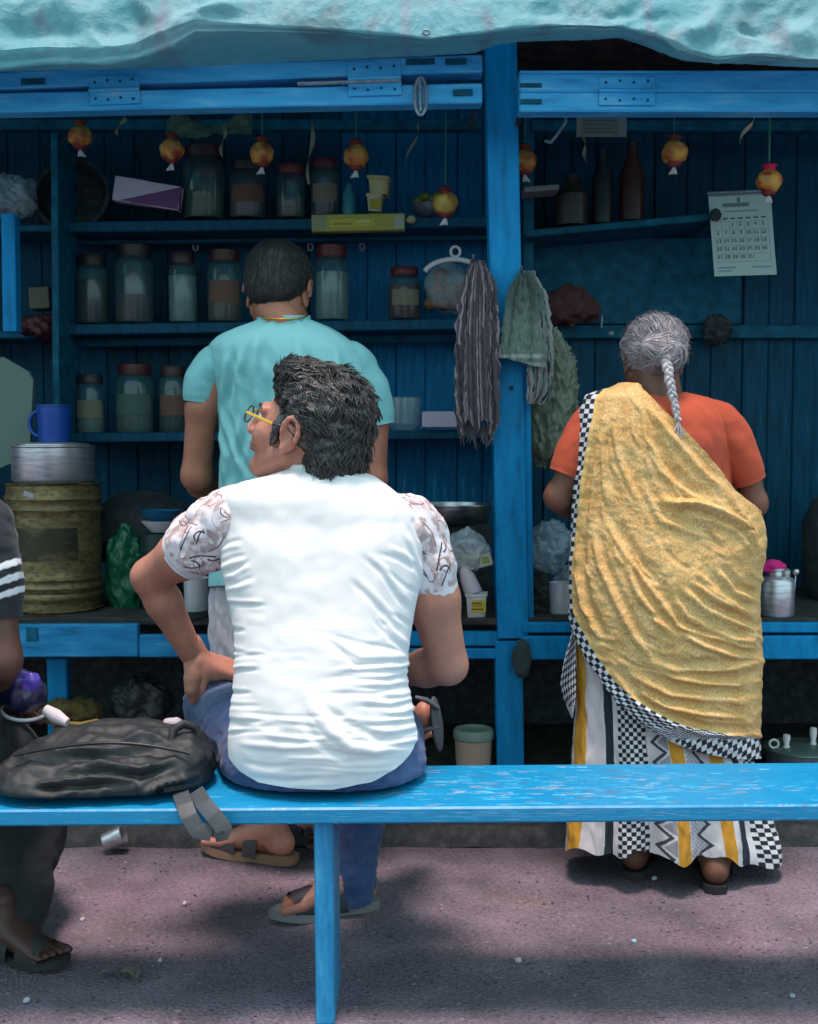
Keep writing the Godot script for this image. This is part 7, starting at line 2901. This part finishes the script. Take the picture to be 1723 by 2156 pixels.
	for q in [[px(2, 2000, 2.53), Vector3(0.75, 0, 0.35)], [px(-250, 2010, 2.58), Vector3(-0.5, 0, -0.8)]]:
		var an: Vector3 = q[0]
		an.y = 0.08
		var dir: Vector3 = q[1].normalized()
		mb = MB.new()
		var ff := Field.new(an - Vector3(0.24, 0.09, 0.24), an + Vector3(0.24, 0.1, 0.24), 0.0065)
		ff.cone(an + Vector3(0, 0.05, 0), an, 0.036, 0.034, 0.02)
		foot(ff, an, 0.058, dir, 0.92)
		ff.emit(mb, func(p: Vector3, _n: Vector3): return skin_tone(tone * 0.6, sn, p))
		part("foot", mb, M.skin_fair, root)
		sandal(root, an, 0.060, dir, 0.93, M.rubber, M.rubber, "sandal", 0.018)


# ------------------------------------------------------------------ backpack and the purple cap

func build_backpack():
	var root := thing("backpack", "black backpack lying on the bench with its grey straps hanging down", "backpack", Vector3(-0.6, 0.463, -2.35))
	var n := noise(181, 1.0, 3, FastNoiseLite.TYPE_SIMPLEX_SMOOTH, true)
	var top := 0.463
	var f := Field.new(Vector3(-0.88, top - 0.03, -2.56), Vector3(-0.36, top + 0.26, -2.16), 0.007)
	f.ell(px(190, 1630, 2.345), Vector3(0.185, 0.060, 0.135), Basis(Vector3.BACK, 0.02), 0.04)
	f.ell(px(320, 1622, 2.355), Vector3(0.115, 0.074, 0.125), Basis(Vector3.BACK, -0.1), 0.05)
	f.ell(px(90, 1645, 2.34), Vector3(0.105, 0.055, 0.125), Basis(Vector3.BACK, 0.1), 0.05)
	f.ell(px(230, 1560, 2.40), Vector3(0.150, 0.040, 0.10), Basis(Vector3.BACK, 0.05), 0.04)
	f.ell(px(400, 1610, 2.37), Vector3(0.045, 0.07, 0.10), Basis.IDENTITY, 0.04)
	f.rest_on(top, -3.0)
	var fo := Folds.new(-20, 1490, 470, 1730, 3.0)
	for s in [[[20, 1600], [130, 1594], [250, 1585], [340, 1570]], [[100, 1640], [200, 1620], [290, 1630], [360, 1610]], [[280, 1650], [292, 1680], [340, 1660], [420, 1640]], [[60, 1660], [180, 1650], [260, 1645]], [[250, 1560], [300, 1556], [350, 1566]]]:
		var a := []
		var b := []
		for q in s:
			a.append(Vector2(q[0], q[1]))
			b.append(Vector2(q[0], q[1] + 12))
		fo.stroke(a, 13, 0.013)
		fo.stroke(b, 12, -0.011)
	var mb := MB.new()
	f.emit(mb, null, func(p: Vector3, nn: Vector3):
		var q := p - Vector3(0, EYE, 0)
		var z := -p.z
		var u := 861.5 + p.x / z * F
		var v := 950.0 - q.y / z * F
		var d := (fo.at(u, v) if nn.z > -0.2 else 0.0) + (n.get_noise_3d(p.x * 9, p.y * 16, p.z * 12) - 0.3) * 0.010
		return d * smoothstep(0.9, 0.4, -nn.y))
	var black := plain(rgb(28, 31, 35), 0.6)
	black.normal_enabled = true
	black.normal_texture = M.weave
	black.normal_scale = 0.5
	black.uv1_triplanar = true
	black.uv1_scale = Vector3(9, 9, 9)
	part("bag_body", mb, black, root)
	# zip with its piping, carrying loop, front pocket flap
	mb = MB.new()
	var zp := []
	for k in 13:
		var t := k / 12.0
		zp.append(px(lerpf(30, 400, t), 1590 - 34 * sin(t * 2.6) + 14 * t, 2.262 + 0.02 * absf(t - 0.5)))
	mb.tube(zp, 0.0035, 6)
	part("zip", mb, plain(rgb(20, 22, 24), 0.4), root)
	mb = MB.new()
	mb.tube([px(360, 1566, 2.33), px(366, 1536, 2.34), px(388, 1524, 2.35), px(412, 1532, 2.36), px(418, 1562, 2.36)], [0.009, 0.01, 0.010, 0.010, 0.009], 8, 0.5)
	part("carrying_loop", mb, black, root)
	mb = MB.new()
	mb.blob(px(366, 1520, 2.44), Vector3(0.020, 0.010, 0.018), 0.006, 25, noise(182, 1.0), 14, 10)
	part("tag", mb, plain(rgb(170, 158, 166), 0.7), root)
	# the two webbing straps over the edge of the bench
	for q in [[[380, 1668, 2.25], [388, 1692, 2.200], [398, 1718, 2.178], [416, 1748, 2.172], [446, 1754, 2.170]], [[412, 1664, 2.25], [428, 1690, 2.196], [448, 1714, 2.172], [468, 1738, 2.166], [474, 1752, 2.164], [452, 1756, 2.168]]]:
		mb = MB.new()
		var ps := []
		for e in q:
			ps.append(px(e[0], e[1], e[2]))
		var cv := Curve3D.new()
		for k in ps.size():
			var d: Vector3 = (ps[mini(k + 1, ps.size() - 1)] - ps[maxi(k - 1, 0)]) / 6.0
			cv.add_point(ps[k], -d, d)
		mb.grid(6, 40, false, func(a: float, b: float):
			var p := cv.sample_baked(cv.get_baked_length() * b)
			var d := (cv.sample_baked(cv.get_baked_length() * minf(b + 0.02, 1.0)) - cv.sample_baked(cv.get_baked_length() * maxf(b - 0.02, 0.0))).normalized()
			var x := d.cross(Vector3(0.25, 0.2, 1).normalized()).normalized()
			return p + x * (a - 0.5) * 0.032 + Vector3(0, 0, 0.0016 * sin(a * PI)), null, null, null)
		part("strap", mb, plain(rgb(58, 63, 68), 0.6), root)
	# purple satin cap with a white rim beside the bag
	var cz := 2.47
	root = thing("cap", "shiny purple satin cap with a white rim behind the black backpack", "cap", px(56, 1512, cz))
	var sn := noise(183, 1.0, 2)
	mb = MB.new()
	f = Field.new(px(-20, 1530, cz) - Vector3(0, 0, 0.12), px(130, 1385, cz) + Vector3(0, 0.02, 0.12), 0.006)
	f.ell(px(48, 1456, cz), Vector3(0.054, 0.044, 0.052), Basis(Vector3.BACK, -0.25), 0.02)
	f.ell(px(38, 1428, cz - 0.03), Vector3(0.026, 0.020, 0.024), Basis.IDENTITY, 0.012)
	f.ell(px(66, 1432, cz - 0.03), Vector3(0.020, 0.020, 0.020), Basis.IDENTITY, 0.008)
	f.emit(mb, func(p: Vector3, _n: Vector3): return lin(32, 22, 62).lerp(lin(112, 84, 216), smoothstep(0.006, -0.008, minf(p.distance_to(px(38, 1428, cz - 0.03)), p.distance_to(px(66, 1432, cz - 0.03))) - 0.022)),
		func(p: Vector3, _n: Vector3): return wave(p, sn, 26.0) * 0.006)
	var sat := plain(Color.WHITE, 0.28, 0.0, true)
	sat.clearcoat_enabled = true
	sat.clearcoat = 0.5
	part("crown", mb, sat, root)
	mb = MB.new()
	var rim := []
	for k in 21:
		var t := lerpf(-0.5, PI + 0.4, k / 20.0)
		rim.append(px(52 + 46 * cos(t) * 1.0, 1494 + 9 * sin(t) + 8 * cos(t), cz) + Vector3(0, 0, sin(t) * 0.055))
	mb.tube(rim, 0.0042, 8)
	part("rim", mb, plain(rgb(170, 170, 178), 0.6), root)
	mb = MB.new()
	mb.tube([px(96, 1494, 2.42), px(118, 1508, 2.41), px(142, 1522, 2.40)], [0.012, 0.016, 0.010], 12, 0.8)
	single("napkin", mb, plain(rgb(190, 178, 184), 0.8), "rolled white napkin lying between the purple cap and the backpack", "napkin")
	mb = MB.new()
	mb.tube([px(150, 1524, 2.46), px(170, 1526, 2.44), px(206, 1516, 2.42)], [0.005, 0.006, 0.003], 7)
	single("twig", mb, plain(rgb(120, 100, 40), 0.8), "short yellowish twig on the backpack beside the rolled napkin", "twig")


# ------------------------------------------------------------------ litter on the ground

func build_litter():
	var mb := MB.new()
	var c := px(236, 1776, 3.20)
	var g := -0.006
	var bas := Basis(Vector3.FORWARD, 1.15) * Basis(Vector3.UP, 0.4)
	mb.lathe(Vector3(c.x - 0.02, g + 0.035, -3.20), [[0.0, 0.0], [0.024, 0.0], [0.027, 0.004], [0.027, 0.058], [0.024, 0.060], [0.021, 0.058], [0.021, 0.012], [0.0, 0.010]], 24, 1.0, bas)
	single("tin_can", mb, M.aluminium, "small open tin can lying on the ground by the stall", "can")
	mb = MB.new()
	var wn := noise(191, 1.0, 3)
	mb.grid(26, 12, false, func(a: float, b: float):
		var u := lerpf(194, 282, a)
		var w := 6.0 + 14.0 * smoothstep(0.45, 0.75, a) * (1.0 - smoothstep(0.9, 1.0, a)) + 5.0 * sin(a * 9.0)
		var p := px(u, 2090 - 4 + (b - 0.5) * w + 5 * sin(a * 5.0), 2.41)
		var z := EYE * F / (2086.0 + (b - 0.5) * w - 950.0)
		return Vector3((u - 861.5) / F * z, 0.008 + 0.010 * absf(sin(a * 7.0)) + 0.004 * b, -z), func(_a: float, _b: float, p: Vector3): return wave(p, wn, 40.0) * 0.003)
	single("paper_scrap", mb, plain(rgb(112, 108, 92), 0.9), "torn pale paper scrap on the ground below the bench", "paper")
	# bottle caps and pale chips that can be told apart
	var r := RandomNumberGenerator.new()
	r.seed = 77
	for q in [[1388, 1870, 10, rgb(180, 180, 186), "white bottle cap on the ground below the sari"], [1345, 2008, 9, rgb(150, 170, 200), "pale blue bottle cap in the sunlit strip right of the leg"], [1097, 2050, 9, rgb(176, 168, 172), "whitish chip at the sunlit strip's lower edge"], [380, 1925, 7, rgb(186, 176, 180), "white chip in the sunlit strip left of the leg"], [160, 1960, 7, rgb(180, 172, 176), "white chip beside the dark trouser leg"], [325, 2060 - 10, 5, rgb(170, 166, 168), "tiny pale chip above the paper scrap"], [36, 2140, 8, rgb(160, 164, 170), "grey chip at the lower left"], [1690, 2130, 7, rgb(150, 154, 160), "grey chip at the lower right corner"]]:
		var z: float = EYE * F / (q[1] - 950.0)
		mb = MB.new()
		mb.blob(Vector3((q[0] - 861.5) / F * z, 0.006, -z), Vector3(q[2] * 0.0009, 0.005, q[2] * 0.0008), 0.004, 60, wn, 12, 8)
		single("chip", mb, plain(q[3], 0.7), q[4], "chip", "chips of litter on the ground")
	# loose grit
	var grit := MB.new()
	var ico := [Vector3(0, 1, 0), Vector3(1, 0, 0), Vector3(0, 0, 1), Vector3(-1, 0, 0), Vector3(0, 0, -1), Vector3(0, -1, 0)]
	grit.blob(Vector3.ZERO, Vector3(1, 0.7, 1), 0.3, 1.4, wn, 7, 5)
	var mm := MultiMesh.new()
	mm.transform_format = MultiMesh.TRANSFORM_3D
	mm.use_colors = true
	mm.mesh = grit.mesh(Vector3.ZERO)
	mm.instance_count = 2600
	for k in 2600:
		var x := r.randf_range(-1.5, 1.5)
		var z := r.randf_range(1.9, 3.22)
		var s := 0.001 + 0.0026 * pow(r.randf(), 3.0)
		mm.set_instance_transform(k, Transform3D(Basis(Vector3.UP, r.randf() * TAU).scaled(Vector3(s, s, s) * Vector3(r.randf_range(0.8, 1.5), r.randf_range(0.6, 1.0), 1.0)), Vector3(x, s * 0.35, -z)))
		var l := r.randf_range(0.05, 0.14) if r.randf() < 0.88 else r.randf_range(0.16, 0.3)
		mm.set_instance_color(k, Color(l, l * 0.92, l * 0.95))
	var gi := MultiMeshInstance3D.new()
	gi.name = "gravel"
	gi.multimesh = mm
	gi.material_override = plain(Color.WHITE, 0.9, 0.0, true)
	gi.set_meta("kind", "stuff")
	gi.set_meta("label", "loose grit scattered on the tarred ground in front of the stall")
	gi.set_meta("category", "gravel")
	add_child(gi)
